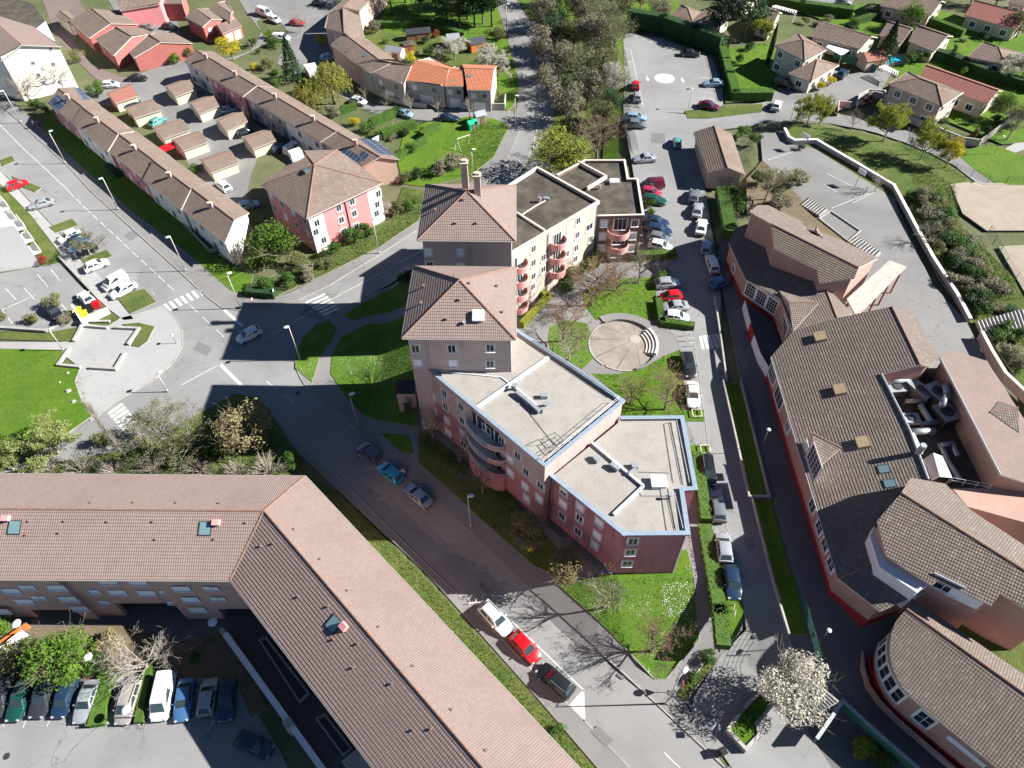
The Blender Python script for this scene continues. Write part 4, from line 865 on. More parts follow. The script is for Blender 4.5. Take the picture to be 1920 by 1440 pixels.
r2_ = row(lab, (345, 115), (682, 312), (398, 96), (748, 299), [0, .16, .38, .6, .8, 1], 5.0, [0, .15, -.05, .15, 0], 'tile_brown', ['render_white', 'render_rose', 'render_grey', 'render_white', 'render_tan'], win=[(0, 4, 3.6, 1, 1.2, 'so'), (0, 4, 1.3, 1.2, 1.6, 'os')])
solar(r2_[4][0], on_roof(r2_[4][1][0], [(640, 287), (673, 308), (683, 298), (650, 278)])); solar(r2_[4][0], on_roof(r2_[4][1][0], [(672, 293), (685, 301), (694, 291), (680, 283)])); solar(r2_[4][0], on_roof(r2_[4][1][1], [(672, 260), (712, 290), (740, 292), (705, 263)]))
for rr in (r1_, r2_):
    for (r, fc, out, qq) in rr:
        a, b = qq[0].lerp(qq[1], .5), qq[3].lerp(qq[2], .5); m = a.lerp(b, .42); mb = MB(); mb.box((m.x, m.y, m.z + 1.6), (.7, .5, 1.3)); mb.box((m.x, m.y, m.z + 2.3), (.85, .65, .12)); mb.build('chimney', X['render_tan'], r)
# sixteen-odd garages between the rows
gar = [([(200, 176), (216, 194), (258, 180), (243, 157)], 'tile_red', 'small garage with reddish roof, nearest the white apartment building'),
       ([(233, 203), (252, 222), (302, 206), (283, 186)], 'tile_brown', 'small brown roofed garage just below the red roofed one'),
       ([(307, 162), (328, 182), (368, 167), (350, 147)], 'tile_brown', 'small brown roofed garage at the top of the right hand garage column'),
       ([(352, 193), (373, 214), (414, 197), (400, 175)], 'tile_brown', 'small garage with white roof vent, second in the right hand column'),
       ([(402, 225), (424, 246), (465, 227), (450, 206)], 'tile_brown', 'third brown roofed garage in the right hand column beside a black car'),
       ([(452, 258), (474, 280), (520, 262), (504, 240)], 'tile_brown', 'lowest brown roofed garage of the right hand column by the dark blue car'),
       ([(285, 238), (306, 261), (356, 243), (338, 222)], 'tile_brown', 'brown roofed garage in the middle of the left hand column'),
       ([(320, 262), (343, 283), (390, 266), (372, 245)], 'tile_brown', 'brown roofed garage beside the small red awning'),
       ([(373, 298), (396, 324), (446, 305), (430, 280)], 'tile_brown', 'brown roofed garage with dark roof patch, lowest of the left hand column')]
for q, m, l in gar: 
    r, fc, out = house(l, q, 2.2, m, 'render_cream', .27, ovh=.2, name='garage', cat='garage', along=1)
    u, n = facing(out[0], out[1]) if False else (None, None)
    a, b = sorted(out, key=lambda p: -p.length)[2:] if False else (out[0], out[1])
    for k in (0.27, .73):
        pass
    # two up-and-over doors on the end towards the sun
    e = max(range(4), key=lambda k: ((out[k] + out[(k + 1) % 4]) / 2).x); a, b = out[e], out[(e + 1) % 4]; d = (b - a).normalized(); n = Vector((d.y, -d.x, 0)); M = Matrix((Vector((d.x, d.y, 0)), n, Vector((0, 0, 1)))).transposed()
    p = (a + b) / 2; mb = MB(); mb.box(Vector((p.x, p.y, .95)) + n * .02, (min(2.6, (b - a).length * .6), .08, 1.9), mat=M); mb.build('garage_door', X['white'], r)
aw = MB(); aw.prism([p.xy for p in T([(298, 277), (325, 265), (330, 275), (305, 286)], 2.2)], 2.1, 2.3, bottom=True)
for p in ((300, 278), (325, 267), (329, 275), (305, 285)): c = G(*p, 2.2); aw.tube((c.x, c.y, 0), (c.x, c.y, 2.1), .05, n=6)
tag(aw.build('awning', X['red']), 'small red flat awning on posts between two garages', 'awning')
# three storey pink and white house, hipped roof
pk = empty('apartment_house', G(600, 400), label='three storey pink and white rendered house with hipped brown tiled roof', cat='apartment house')
zp = 7.9; Q = [G(575, 410, zp), G(717, 343, zp), G(632, 281, zp), G(570, 283, zp), G(490, 347, zp)]; apx = G(590, 309, 11.2)
FP = [[Q[0], Q[1], apx], [Q[1], Q[2], apx], [Q[2], Q[3], apx], [Q[3], Q[4], apx], [Q[4], Q[0], apx]]
add_roof(pk, FP, 'tile_brown'); o = inset(Q, .45); add_walls(pk, o, 0, FP, 'render_rose')
j = min(range(5), key=lambda k: (o[k] - Q[0].xy).length); j1 = min(range(5), key=lambda k: (o[k] - Q[1].xy).length); a, b = o[j], o[j1]; u, n = facing(a, b)
M = Matrix((u, n, Vector((0, 0, 1)))).transposed()
for t0, t1 in ((0, .19), (.81, 1)):
    p = a.lerp(b, (t0 + t1) / 2); mb = MB(); mb.box(Vector((p.x, p.y, 3.9)) + n * .02, ((b - a).length * (t1 - t0), .08, 7.7), mat=M); mb.build('render_panel', X['render_white'], pk)
a3 = a + n.xy * .07; b3 = b + n.xy * .07
windows_px(pk, a, b, [(635, 390), (660, 378), (640, 412), (664, 400), (645, 434), (668, 424)], 1.0, 1.25)
windows_px(pk, a3, b3, [(592, 435), (594, 418), (607, 450), (707, 383), (709, 363), (706, 400)], 1.0, 1.3, sur='white'); wallpipe(pk, a, b, (651, 400), 0, 7.8, 'darkmetal', .07)
j2 = min(range(5), key=lambda k: (o[k] - Q[4].xy).length); windows_row(pk, o[j2], a, 6.3, 4, 1, 1.2, kinds='so'); windows_row(pk, o[j2], a, 3.7, 4, 1, 1.2, kinds='os')
skylight(pk, FP, 575, 321, .9, .9, 'metal', 'skyglass', .4); mb = MB(); c = G(555, 290, 9.5); mb.box(c, (2.2, 1.4, 1.6), .6); mb.build('dormer', X['render_white'], pk)
lift(E0)
# transformer-like garage by the car park
r, fc, out = rh('low tiled outbuilding with one shaded garage door beside the street', (1326, 326), (1302, 247), (1339, 236), (1364, 314), 3.3, 'tile_brown', 'render_tan', .42, name='outbuilding', cat='outbuilding')
e = min(range(4), key=lambda k: ((out[k] + out[(k + 1) % 4]) / 2).y); a, b = out[e], out[(e + 1) % 4]; u, n = facing(a, b); p = a.lerp(b, .55); mb = MB(); M = Matrix((u, n, Vector((0, 0, 1)))).transposed(); mb.box(Vector((p.x, p.y, 1.2)) + n * .03, (2.6, .1, 2.4), mat=M); mb.build('garage_door', X['gutter'], r)
drop()
# red townhouses, far left
for k, (q, l) in enumerate((([(257, 45), (225, 22), (172, 16), (207, 44)], 'red rendered townhouse with brown gabled roof, farthest of three stepping down the lane'), ([(290, 62), (265, 54), (217, 50), (247, 69)], 'red rendered townhouse with gabled roof, middle of three stepping down the lane'), ([(361, 81), (325, 62), (279, 64), (301, 79)], 'bright red rendered townhouse, nearest of three stepping down the lane'))):
    r, fc, out = rh(l, *q, 3.4, 'tile_brown', 'render_red', .3, ovh=.2, name='townhouse', cat='townhouse')
    e = min(range(4), key=lambda k: ((out[k] + out[(k + 1) % 4]) / 2).x); a, b = out[e], out[(e + 1) % 4]; d = (b - a).normalized(); n = Vector((d.y, -d.x, 0)); windows_row(r, a, b, 1.9, 2, .9, 1.1, .25, .75, out=n, sur=None, sill=False)
for q, l in (([(380, 51), (347, 32), (367, 16), (396, 36)], 'red semi-detached house with blue awning beyond the yellow shrub'), ([(432, 42), (392, 20), (406, 5), (433, 26)], 'red rendered house with pale gable windows beside the far drive')):
    r, fc, out = rh(l, *q, 3.8, 'tile_brown', 'render_red', .3, ovh=.2, name='townhouse', cat='townhouse')
    e = min(range(4), key=lambda k: ((out[k] + out[(k + 1) % 4]) / 2).y); a, b = out[e], out[(e + 1) % 4]; d = (b - a).normalized(); windows_row(r, a, b, 2.4, 2, 1, 1.2, .3, .7, out=Vector((d.y, -d.x, 0)), sur=None, sill=False, kinds='s')
for q, l, w in (([(417, 63), (453, 48), (437, 36), (402, 47)], 'pair of white doored garages in front of the red houses', 'render_red'), ([(268, 24), (299, 14), (285, 2), (252, 14)], 'small brown roofed double garage beyond the red townhouses', 'render_red'), ([(104, 28), (128, 46), (150, 40), (125, 20)], 'low brown roofed shed beside the red lane', 'render_cream')):
    r, fc, out = house(l, q, 2.8, 'tile_brown', w, .35, ovh=.15, name='garage', cat='garage')
    e = min(range(4), key=lambda k: ((out[k] + out[(k + 1) % 4]) / 2).y); a, b = out[e], out[(e + 1) % 4]; d = (b - a).normalized(); n = Vector((d.y, -d.x, 0)); M = Matrix((Vector((d.x, d.y, 0)), n, Vector((0, 0, 1)))).transposed()
    for t_ in (.28, .72): p = a.lerp(b, t_); mb = MB(); mb.box(Vector((p.x, p.y, 1.1)) + n * .03, ((b - a).length * .34, .08, 2.1), mat=M); mb.build('garage_door', X['white'], r)
house('pink rendered townhouse cut by the top edge beyond the double garage', [(225, 20), (300, 8), (330, -20), (215, -18)], 5, 'tile_brown', 'render_rose', .3, ovh=.2, name='townhouse', cat='townhouse')
house('red rendered house at the top edge beside the far parking court', [(305, 6), (342, 6), (345, -18), (312, -20)], 4.5, 'tile_brown', 'render_red', .3, ovh=.2, name='townhouse', cat='townhouse')
# white apartment building far left, and the one at the left edge
wa = empty('apartment_building', G(60, 160), label='white rendered apartment building with brown gabled roof in the far left corner', cat='apartment building')
zw = 9.5; rz = 11.6; f = [[G(40, 84, rz), G(115, 87, zw), G(62, 50, zw), G(-30, 20, rz)], [G(40, 84, rz), G(-30, 20, rz), G(-90, 90, zw), G(2, 113, zw)]]; add_roof(wa, f, 'tile_pink')
P = [G(115, 87, zw), G(62, 50, zw), G(-60, 20, zw), G(-90, 90, zw), G(2, 113, zw)]; o = inset(P, .4); add_walls(wa, o, 0, f, 'render_white')
e = min(range(5), key=lambda k: (o[k] - P[4].xy).length); e1 = min(range(5), key=lambda k: (o[k] - P[0].xy).length)
windows_px(wa, o[e], o[e1], [(62, 118), (72, 140), (95, 92), (82, 155), (100, 120)], .7, .8, sur=None, sill=False)
e2 = min(range(5), key=lambda k: (o[k] - P[1].xy).length)
for z in (1.7, 4.4, 7.1): windows_row(wa, o[e1], o[e2], z, 3, 1, 1.3, sur=None, sill=False)
b2 = MB(); b2.prism([p.xy for p in T([(-60, 30), (60, 60), (85, 40), (60, 5), (-60, -20)], 9)], 0, 9, 1, 0); tag(b2.build('apartment_building', [X['render_white'], X['tar']]), 'white flat roofed apartment building behind the far left gabled one', 'apartment building')
wl = empty('apartment_building', G(30, 500), label='bright white apartment building with stacked balconies cut by the left edge', cat='apartment building')
A_, B_ = G(77, 499), G(-60, 330); u, n = facing(A_, B_); dW = Vector((-11, -6, 0)); mb = MB(); mb.prism([(A_.x, A_.y), (B_.x, B_.y), (B_.x - 22, B_.y - 4), (A_.x - 30, A_.y - 6.5)], 0, 8.6); mb.build('wall', X['white'], wl)
for k in range(3):
    p = A_.lerp(B_, .12 + .2 * k)
    for z in (.6, 3.2, 5.8):
        M = Matrix((u, n if n.x > 0 else -n, Vector((0, 0, 1)))).transposed(); nn = n if n.x > 0 else -n
        mb = MB(); mb.box(Vector((p.x, p.y, z)) + nn * .75, (3.2, 1.5, .15), mat=M); mb.box(Vector((p.x, p.y, z + .5)) + nn * 1.47, (3.2, .08, .95), mat=M); mb.build('balcony', X['white'], wl)
        mb = MB(); mb.box(Vector((p.x, p.y, z + 1.1)) + nn * .03, (2.2, .06, 2), mat=M); mb.build('window', X['glass'], wl)
# curved terrace at the top centre
tc_ = [((667, 120), (620, 84), (645, 63), (708, 110), 'render_tan', 'tile_brown', 'brown roofed terraced house with small roof windows at the bend of the curved terrace'),
       ((609, 52), (616, 24), (643, 15), (645, 62), 'render_tan', 'tile_brown', 'brown roofed terraced house on the outer curve beside the shaded street'),
       ((615, 24), (655, -8), (688, -26), (643, 14), 'render_tan', 'tile_brown', 'brown roofed terraced house with white east front at the top edge'),
       ((695, 137), (667, 120), (709, 111), (735, 118), 'render_grey', 'tile_brown', 'grey fronted terraced house with white garage door at the curve'),
       ((757, 158), (695, 137), (735, 117), (772, 123), 'render_grey', 'tile_brown', 'grey fronted terraced house with dark mottled roof next to the orange roofs'),
       ((833, 161), (756, 150), (780, 114), (842, 130), 'render_grey', 'tile_orange', 'wide terraced house with bright orange roof, leftmost of the orange roofs'),
       ((869, 162), (833, 161), (842, 130), (869, 133), 'render_grey', 'tile_orange', 'narrow terraced house with orange roof between two wider orange roofed ones'),
       ((921, 169), (876, 168), (870, 128), (926, 130), 'render_grey', 'tile_orange', 'orange roofed terraced house ending the row beside the road')]
for a, b, rb, ra, w, m, l in tc_:
    r, fc, out = rh(l, a, b, rb, ra, 5.0, m, w, .33, ovh=.15, name='terraced_house', cat='terraced house')
    e = min(range(4), key=lambda k: ((out[k] + out[(k + 1) % 4]) / 2).y); p, q = out[e], out[(e + 1) % 4]; d = (q - p).normalized(); n = Vector((d.y, -d.x, 0))
    windows_row(r, p, q, 3.6, 2, 1.1, 1.2, .25, .75, out=n, sur=None, sill=False, kinds='so'); M = Matrix((Vector((d.x, d.y, 0)), n, Vector((0, 0, 1)))).transposed()
    c = p.lerp(q, .5); mb = MB(); mb.box(Vector((c.x, c.y, 1.1)) + n * .03, (2.4, .08, 2.1), mat=M); mb.build('garage_door', X['white'], r)
    if m == 'tile_orange' or 'small roof windows' in l:
        for pp in ((803, 135), (849, 152), (879, 142), (634, 80), (651, 96), (685, 104)): skylight(r, fc, *pp, w=.8, h=1.0)
lift(E0)
# detached houses of the upper right
hs = [([(1452, 86), (1509, 115), (1550, 93), (1497, 63)], 5.4, 'tile_brown', 'render_cream', 1, 'two storey cream house with hipped brown roof behind the yellow shrubs'),
      ([(1478, 138), (1521, 153), (1573, 122), (1530, 108)], 2.9, 'tile_brown', 'render_cream', .9, 'low cream wing with hipped roof and yellow shrubs at its wall'),
      ([(1520, 68), (1612, 93), (1646, 70), (1545, 40)], 2.9, 'tile_brown', 'render_cream', 0, 'long brown roofed bungalow with cream gable and white awning'),
      ([(1648, 66), (1690, 82), (1718, 55), (1672, 41)], 2.9, 'tile_pink', 'render_tan', 0, 'small pinkish roofed bungalow behind the dark conifer'),
      ([(1703, 77), (1752, 97), (1788, 68), (1726, 48)], 2.9, 'tile_pink', 'render_cream', 0, 'pinkish roofed bungalow with cream gable beyond the swimming pool'),
      ([(1650, 10), (1745, 30), (1773, 4), (1672, -18)], 3.0, 'tile_brown', 'render_tan', 0, 'long low house with row of windows at the top edge right of centre'),
      ([(1808, 28), (1906, 55), (1940, 30), (1832, 3)], 3.0, 'tile_red', 'render_cream', 0, 'reddish roofed house with veranda near the upper right corner'),
      ([(1815, 106), (1884, 120), (1914, 100), (1846, 79)], 2.9, 'tile_brown', 'render_tan', 1, 'grey fronted hipped roof bungalow near the right edge behind the hedge'),
      ([(1665, 158), (1767, 199), (1806, 173), (1703, 135)], 5.4, 'tile_brown', 'render_tan', 1, 'large two storey tan house with white shutters and hipped roof'),
      ([(1722, 148), (1850, 195), (1881, 170), (1740, 121)], 3.4, 'tile_red', 'render_cream', 0, 'long striped red tiled house behind the tan two storey one'),
      ([(1257, 32), (1299, 42), (1315, 22), (1278, 9)], 2.9, 'tile_brown', 'render_cream', .9, 'brown hipped bungalow behind the tall hedge of the car park'),
      ([(1293, 41), (1346, 52), (1372, 31), (1325, 15)], 2.9, 'tile_brown', 'render_cream', .9, 'hipped roof bungalow beside the big pine behind the car park'),
      ([(1352, 2), (1392, 16), (1420, 0), (1380, -16)], 2.9, 'tile_brown', 'render_cream', 0, 'brown roofed house at the top edge behind the pines'),
      ([(1415, 42), (1446, 54), (1467, 24), (1432, 10)], 2.9, 'tile_brown', 'render_cream', 0, 'brown roofed cream house with white pergola left of the long hedge'),
      ([(1890, 5), (1925, 12), (1940, -8), (1900, -15)], 2.9, 'tile_brown', 'render_tan', 0, 'small dark roofed house in the upper right corner')]
for q, ze, rm, wm, hp, l in hs:
    r, fc, out = house(l, q, ze, rm, wm, .36, hip=hp)
    for e in range(4):
        p, q2 = out[e], out[(e + 1) % 4]; d = (q2 - p).normalized(); n = Vector((d.y, -d.x, 0)); L = (q2 - p).length
        if n.y > -.15 or L < 3: continue
        for z in ([1.4] if ze < 4 else [1.4, 4.1]): windows_row(r, p, q2, z, max(1, min(4, int(L / 3.2))), 1.3, 1.25, .18, .82, out=n, sur='white', sill=False, mull=1)
def slab(name, label, cat, px, z, th, mat, posts=True, pm='white'):
    P = T(px, z); c = centre(P); r = empty(name, c, label=label, cat=cat); mb = MB(); mb.prism([p.xy for p in P], z - th, z, bottom=True); mb.build('roof_panel', X[mat], r)
    if posts:
        for p in P: mb = MB(); mb.tube((p.x, p.y, 0), (p.x, p.y, z - th), .07, n=6); mb.build('post', X[pm], r)
slab('awning', 'white fabric awning on the terrace of the long brown roofed bungalow', 'awning', [(1549, 88), (1578, 104), (1596, 92), (1560, 77)], 2.4, .1, 'white')
po = empty('swimming_pool', G(1680, 113), label='turquoise swimming pool beside the dark conifer', cat='swimming pool'); P = T([(1661, 124), (1669, 103), (1703, 106), (1692, 118)], .14)
mb = MB(); mb.poly(P); mb.build('water', X['pool'], po); mb = MB(); parapet(mb, [p - Vector((0, 0, .1)) for p in P + [P[0]]], .5, .3); mb.build('coping', X['plaza'], po)
def pergola(label, px4, n, z=2.3):
    P = T(px4, z); r = empty('pergola', centre(P), label=label, cat='pergola')
    for k in range(n): t_ = k / (n - 1); mb = MB(); mb.bar(P[0].lerp(P[1], t_), P[3].lerp(P[2], t_), .14, .16); mb.build('beam', X['white'], r)
    for a, b in ((P[0], P[1]), (P[3], P[2])): mb = MB(); mb.bar(a - Vector((0, 0, .15)), b - Vector((0, 0, .15)), .12, .16); mb.build('rail', X['white'], r)
    for p in P: mb = MB(); mb.tube((p.x, p.y, 0), (p.x, p.y, z - .2), .07, n=6); mb.build('post', X['white'], r)
pergola('white slatted pergola between the cream and the tan houses', [(1648, 126), (1682, 142), (1684, 134), (1660, 122)], 9); pergola('white pergola beside the cream house left of the long hedge', [(1448, 12), (1490, 24), (1494, 20), (1456, 10)], 10)
# low curved garden wall of the tan house
gw = [(1605, 205), (1607, 190), (1625, 180), (1655, 182), (1658, 205), (1700, 228), (1745, 248), (1800, 270), (1832, 275)]; mb = MB(); parapet(mb, T(gw, 0), .25, 1.5); tag(mb.build('garden_wall', X['render_grey']), 'brown grey garden wall following the path below the tan house', 'wall')
mb = MB(); parapet(mb, T([(1832, 275), (1905, 222), (1990, 170)], 0), .15, 1.6); tag(mb.build('panel_fence', X['gutter']), 'pale reed panel fence running to the right edge', 'fence')
drop()
slab('camper', 'white camper parked beside the willow at the bend', 'camper', [(569, 121), (580, 138), (598, 133), (590, 117)], 2.4, 2.2, 'white', False)
# ------------------------------------------------------------------ the school, right
lift(E0 + EL1)
class PLN:                       # a roof plane: eave line through two photo points at height ze, rising s per metre towards `up`
    def __init__(s, e0, e1, ze, sl, up, zs=None):
        A = e0 if isinstance(e0, Vector) else G(*e0, ze); B = e1 if isinstance(e1, Vector) else G(*e1, ze); d = (B - A).xy.normalized(); n = Vector((-d.y, d.x)); U = G(*up, ze).xy
        if n.dot(U - A.xy) < 0: n = -n
        h = (B.z - A.z) / (B - A).xy.length; s.g = n * sl + d * h; s.c = A.z - s.g.dot(A.xy)
    def __call__(s, px, py):
        d = R @ Vector((px - 960, py - 720, F)); t_ = (s.c - H) / (d.z - s.g.dot(d.xy)); return Vector((d.x * t_, d.y * t_, H + d.z * t_))
    def at(s, x, y): return Vector((x, y, s.c + s.g.x * x + s.g.y * y))
sc_wall = render_mat('school_wall', (.36, .235, .195), (.27, .025, .027), 5.3, .15, (.25, .16, .13)); X['school_wall'] = sc_wall
school = empty('school', G(1560, 800), label='large pinkish school complex with brown tiled roofs, white gridded windows and red wall base', cat='school')
Wp = PLN((1460, 720), (1572, 1085), 4.2, .33, (1700, 700)); E_ = .33
P2 = PLN((1366, 455), (1397, 523), 4.2, .2, (1500, 500))
main_px = [(1487, 621), (1445, 670), (1460, 720), (1485, 805), (1517, 907), (1572, 1085), (1664, 1046), (1650, 985), (1705, 910), (1740, 900), (1705, 807), (1652, 702), (1725, 684), (1672, 575), (1569, 596)]
M1 = [Wp(*p) for p in main_px]
B2p = PLN((1572, 1085), (1650, 1146), 4.2, .33, (1640, 1000)); hipA = M1[5]; M2 = [hipA, B2p(1650, 1146), B2p(1735, 1110), M1[6]]
rA, rB = Wp(1672, 575), Wp(1725, 684); Ep = PLN(rA, rB, 0, -.38, (1800, 620)); M3 = [rA, rB, Ep(1742, 688), Ep(1763, 668), Ep(1750, 650), Ep(1715, 587)]
S2 = [P2(*p) for p in [(1366, 455), (1378, 428), (1400, 420), (1452, 440), (1545, 533), (1569, 596), (1487, 621), (1463, 560), (1397, 523)]]
a, b = S2[4], S2[5]; S2e = PLN(a, b, 0, -.4, (1640, 560)); M4 = [a, b, S2e(1598, 588)]
FM = [M1, M2, M3, S2, M4]
add_roof(school, FM, 'tile_school', gut=None)
outl = [M1[k].xy for k in (1, 2, 3, 4, 5)] + [M2[1].xy, M2[2].xy, M1[6].xy, M1[8].xy, M1[9].xy, M1[10].xy, M1[11].xy, M1[12].xy, M3[2].xy, M3[3].xy, M3[5].xy, M1[13].xy, M4[2].xy, S2[4].xy, S2[3].xy, S2[2].xy, S2[1].xy, S2[0].xy, S2[8].xy, S2[7].xy, M1[0].xy]
ow = inset(outl, .35); add_walls(school, ow, -2, FM, 'school_wall', drop=.16)
def near(P, q): return min(P, key=lambda p: (p - q.xy).length)
# bay with hipped roof beside the glazed hall
z5 = 5.3; bay = [G(1461, 545, z5), G(1480, 567, z5 + .9), G(1536, 567, z5 + .9), G(1487, 621, z5), G(1500, 560, z5)]
FD = [[bay[0], bay[1], bay[2]], [bay[1], bay[3], bay[2]]]; add_roof(school, FD, 'tile_school', gut=None)
mb = MB(); mb.face([(bay[0].x + .2, bay[0].y, 0), (bay[3].x + .2, bay[3].y, 0), bay[3] + Vector((.2, 0, -.2)), bay[1] + Vector((.2, 0, -.25)), bay[0] + Vector((.2, 0, -.2))]); mb.build('wall', X['school_wall'], school)
# two storey north wing
z1 = 8.4; Wn = PLN((1452, 466), (1532, 505), z1, .42, (1600, 480)); ra, rb = Wn(1446, 420), Wn(1610, 502); En = PLN(ra, rb, 0, -.42, (1600, 440))
N1 = [ra, Wn(1452, 466), Wn(1532, 505), Wn(1537, 531), Wn(1602, 521), rb]; N2 = [rb, En(1647, 484), En(1565, 445), En(1509, 425), En(1500, 414), En(1440, 385), En(1420, 385), En(1405, 397), ra]
FN = [N1, N2]; add_roof(school, FN, 'tile_school', gut=None)
on = inset([p.xy for p in (N1[1], N1[2], N1[3], N1[4], rb, N2[1], N2[2], N2[3], N2[4], N2[5], N2[6], N2[7], ra)], .3); add_walls(school, on, 0, FN, 'render_school')
windows_px(school, on[0], on[1], [(1449, 481, 'o', .9, .8), (1459, 484, 'o', 1, .8)], .9, .8, sur='white') if False else None
dm = [En(1528, 440), En(1545, 448), En(1532, 425), En(1512, 430)]; add_roof(school, [[dm[0] + Vector((0, 0, .6)), dm[1], dm[2]], [dm[0] + Vector((0, 0, .6)), dm[2], dm[3]]], 'tile_school', gut=None)
ca = empty('canopy', G(1640, 545), label='long pale patterned canopy roof on red posts projecting into the school yard', cat='canopy')
cp = T([(1588, 560), (1668, 488), (1700, 500), (1606, 594)], 4.2); mb = MB(); mb.prism([p.xy for p in cp], 4.0, 4.2, 0, bottom=True); X['canopy'] = ground_mat('canopy', (.36, .30, .27), (.42, .36, .33), (.2, .16, .15), .6, 1.2, 3); mb.build('canopy_roof', X['canopy'], ca)
for a, b in ((cp[0], cp[1]), (cp[3], cp[2])):
    for k in range(4): p = a.lerp(b, (k + .5) / 4); mb = MB(); mb.tube((p.x, p.y, 0), (p.x, p.y, 4), .12, n=8); mb.build('post', X['red_wall'], ca)
# south wing, two storeys
z2 = 8.0; Ws = PLN((1662, 1042), (1860, 1135), z2, .42, (1850, 1030)); ra2, rb2 = Ws(1690, 924), Ws(1975, 1103); Es = PLN(ra2, rb2, 0, -.42, (1850, 960))
T1_ = [ra2, Ws(1645, 976), Ws(1662, 1042), Ws(1715, 1078), Ws(1747, 1097), Ws(1760, 1088), Ws(1860, 1136), Ws(1875, 1112), Ws(1920, 1140), Ws(1985, 1170), rb2]
T2_ = [ra2, rb2, Es(1985, 1062), Es(1920, 1022), Es(1820, 957), Es(1802, 937), Es(1772, 907), Es(1707, 896)]
FS = [T1_, T2_]; add_roof(school, FS, 'tile_school', gut=None)
os_ = inset([p.xy for p in T1_[1:10]] + [p.xy for p in T2_[2:]], .35); add_walls(school, os_, -4, FS, 'render_school')
sw0, sw1 = near(os_, T1_[5]), near(os_, T1_[6])
windows_px(school, sw0, sw1, [(1772, 1097, 'o', 2.6, 2.0)], sur='white', mull=1, bars=1); u, n = facing(sw0, sw1); P = onwall(sw0, sw1, 1809, 1121); mb = MB(); mb.box(P + n * .05, (2.9, .1, 1.7), mat=Matrix((u, n, Vector((0, 0, 1)))).transposed()); mb.build('shutter', X['shutter'], school)
mb = MB(); mb.prism([p.xy for p in T([(1632, 1005), (1640, 985), (1662, 1042), (1745, 1092), (1720, 1110), (1650, 1062)], 7)], 3, 6.9); mb.build('white_bay', X['pvc'], school)
mb = MB(); mb.prism([p.xy for p in T([(1655, 1060), (1740, 1098), (1860, 1140), (1990, 1200), (2150, 1330), (2040, 1345), (1920, 1268), (1712, 1126), (1690, 1120)], .2)], -4, .2); tag(mb.build('garden', X['grass_rough']), kind='structure')
# east wing with its long pale shed roof
We = PLN(G(1762, 672, 8.2), G(1875, 891, 8.2), 8.2, -.22, (1900, 760)); Epx = [(1762, 672), (1782, 656), (1850, 677), (1880, 722), (1960, 850), (1990, 925), (1920, 905), (1875, 891)]
E1 = [We(*p) for p in Epx]; add_roof(school, [E1], 'tile_pink', gut=None, caps=False); oe = inset([p.xy for p in E1], .3); add_walls(school, oe, 0, [E1], 'render_school')
add_roof(school, [[We(1856, 774) + Vector((0, 0, .1)), We(1900, 775) + Vector((0, 0, 1.1)), We(1910, 812) + Vector((0, 0, .1))], [We(1856, 774) + Vector((0, 0, .1)), We(1872, 753) + Vector((0, 0, .1)), We(1900, 775) + Vector((0, 0, 1.1))]], 'tile_school', gut=None)
mb = MB(); mb.prism([p.xy for p in T([(1785, 915), (1852, 915), (1875, 891), (2000, 920), (2000, 1000), (1905, 975), (1815, 950)], 5.5)], 0, 5.5, 1, 0); mb.build('wall', [X['render_school'], X['render_school']], school)
railing('guard_rail', school, [G(1780, 905, 5.5), G(1852, 918, 5.5)], 1.0, 1.2)
sw = MB(); pts = T([(1820, 955), (1850, 975), (1880, 990), (1925, 1000)], 1.2); parapet(sw, pts, .4, .9); tag(sw.build('yard_wall', X['render_tan']), 'low curved stepped yard wall with red base beside the salmon wing', 'wall')
# sunken roof court with ventilation plant
zc = 4.6; cy = [(1657, 712), (1735, 690), (1790, 690), (1880, 905), (1850, 918), (1745, 910), (1705, 812)]
mb = MB(); mb.prism([p.xy for p in T(cy, zc)], zc - .5, zc, 0); mb.build('court_floor', X['tar'], school)
def duct(pts, r, z, label, mat='zinc', n=10, legs=True, box=False):
    P = T(pts, z); rt = empty('ventilation_duct', (P[0].x, P[0].y, zc), label=label, cat='duct'); mb = MB()
    for a, b in zip(P, P[1:]):
        if box: mb.bar(a, b, r * 2, r * 1.6)
        else: mb.tube(a, b, r, n=n)
    mb.build('pipe', X[mat], rt, smooth=not box)
    if legs:
        for p in P: mb = MB(); mb.bar((p.x, p.y, zc), (p.x, p.y, z), .12, .12); mb.build('bracket', X['metal'], rt)
duct([(1662, 715), (1702, 712)], .42, 5.9, 'short silver round duct at the top of the roof court'); duct([(1699, 752), (1738, 752)], .3, 5.4, 'brownish round duct lying across the upper roof court', 'gutter'); duct([(1726, 760), (1745, 790)], .38, 5.5, 'slanting silver round duct in the middle of the roof court')
duct([(1703, 810), (1752, 808)], .42, 5.5, 'horizontal silver duct with red end in the roof court'); duct([(1708, 815), (1724, 850)], .42, 5.4, 'silver duct running down along the roof edge', 'pvc'); duct([(1762, 832), (1778, 865), (1800, 900)], .28, 5.3, 'long thin bluish duct in the shaded lower court')
duct([(1773, 722), (1776, 740), (1766, 760)], .42, 7.2, 'curved ribbed silver duct rising by the pink wall'); duct([(1765, 835), (1785, 830), (1795, 855)], .3, 5.6, 'crooked grey duct in the shade of the pink wall', 'metal'); duct([(1728, 796), (1758, 792)], .3, 5.2, 'flat grey box duct across the roof court', 'metal', box=True)
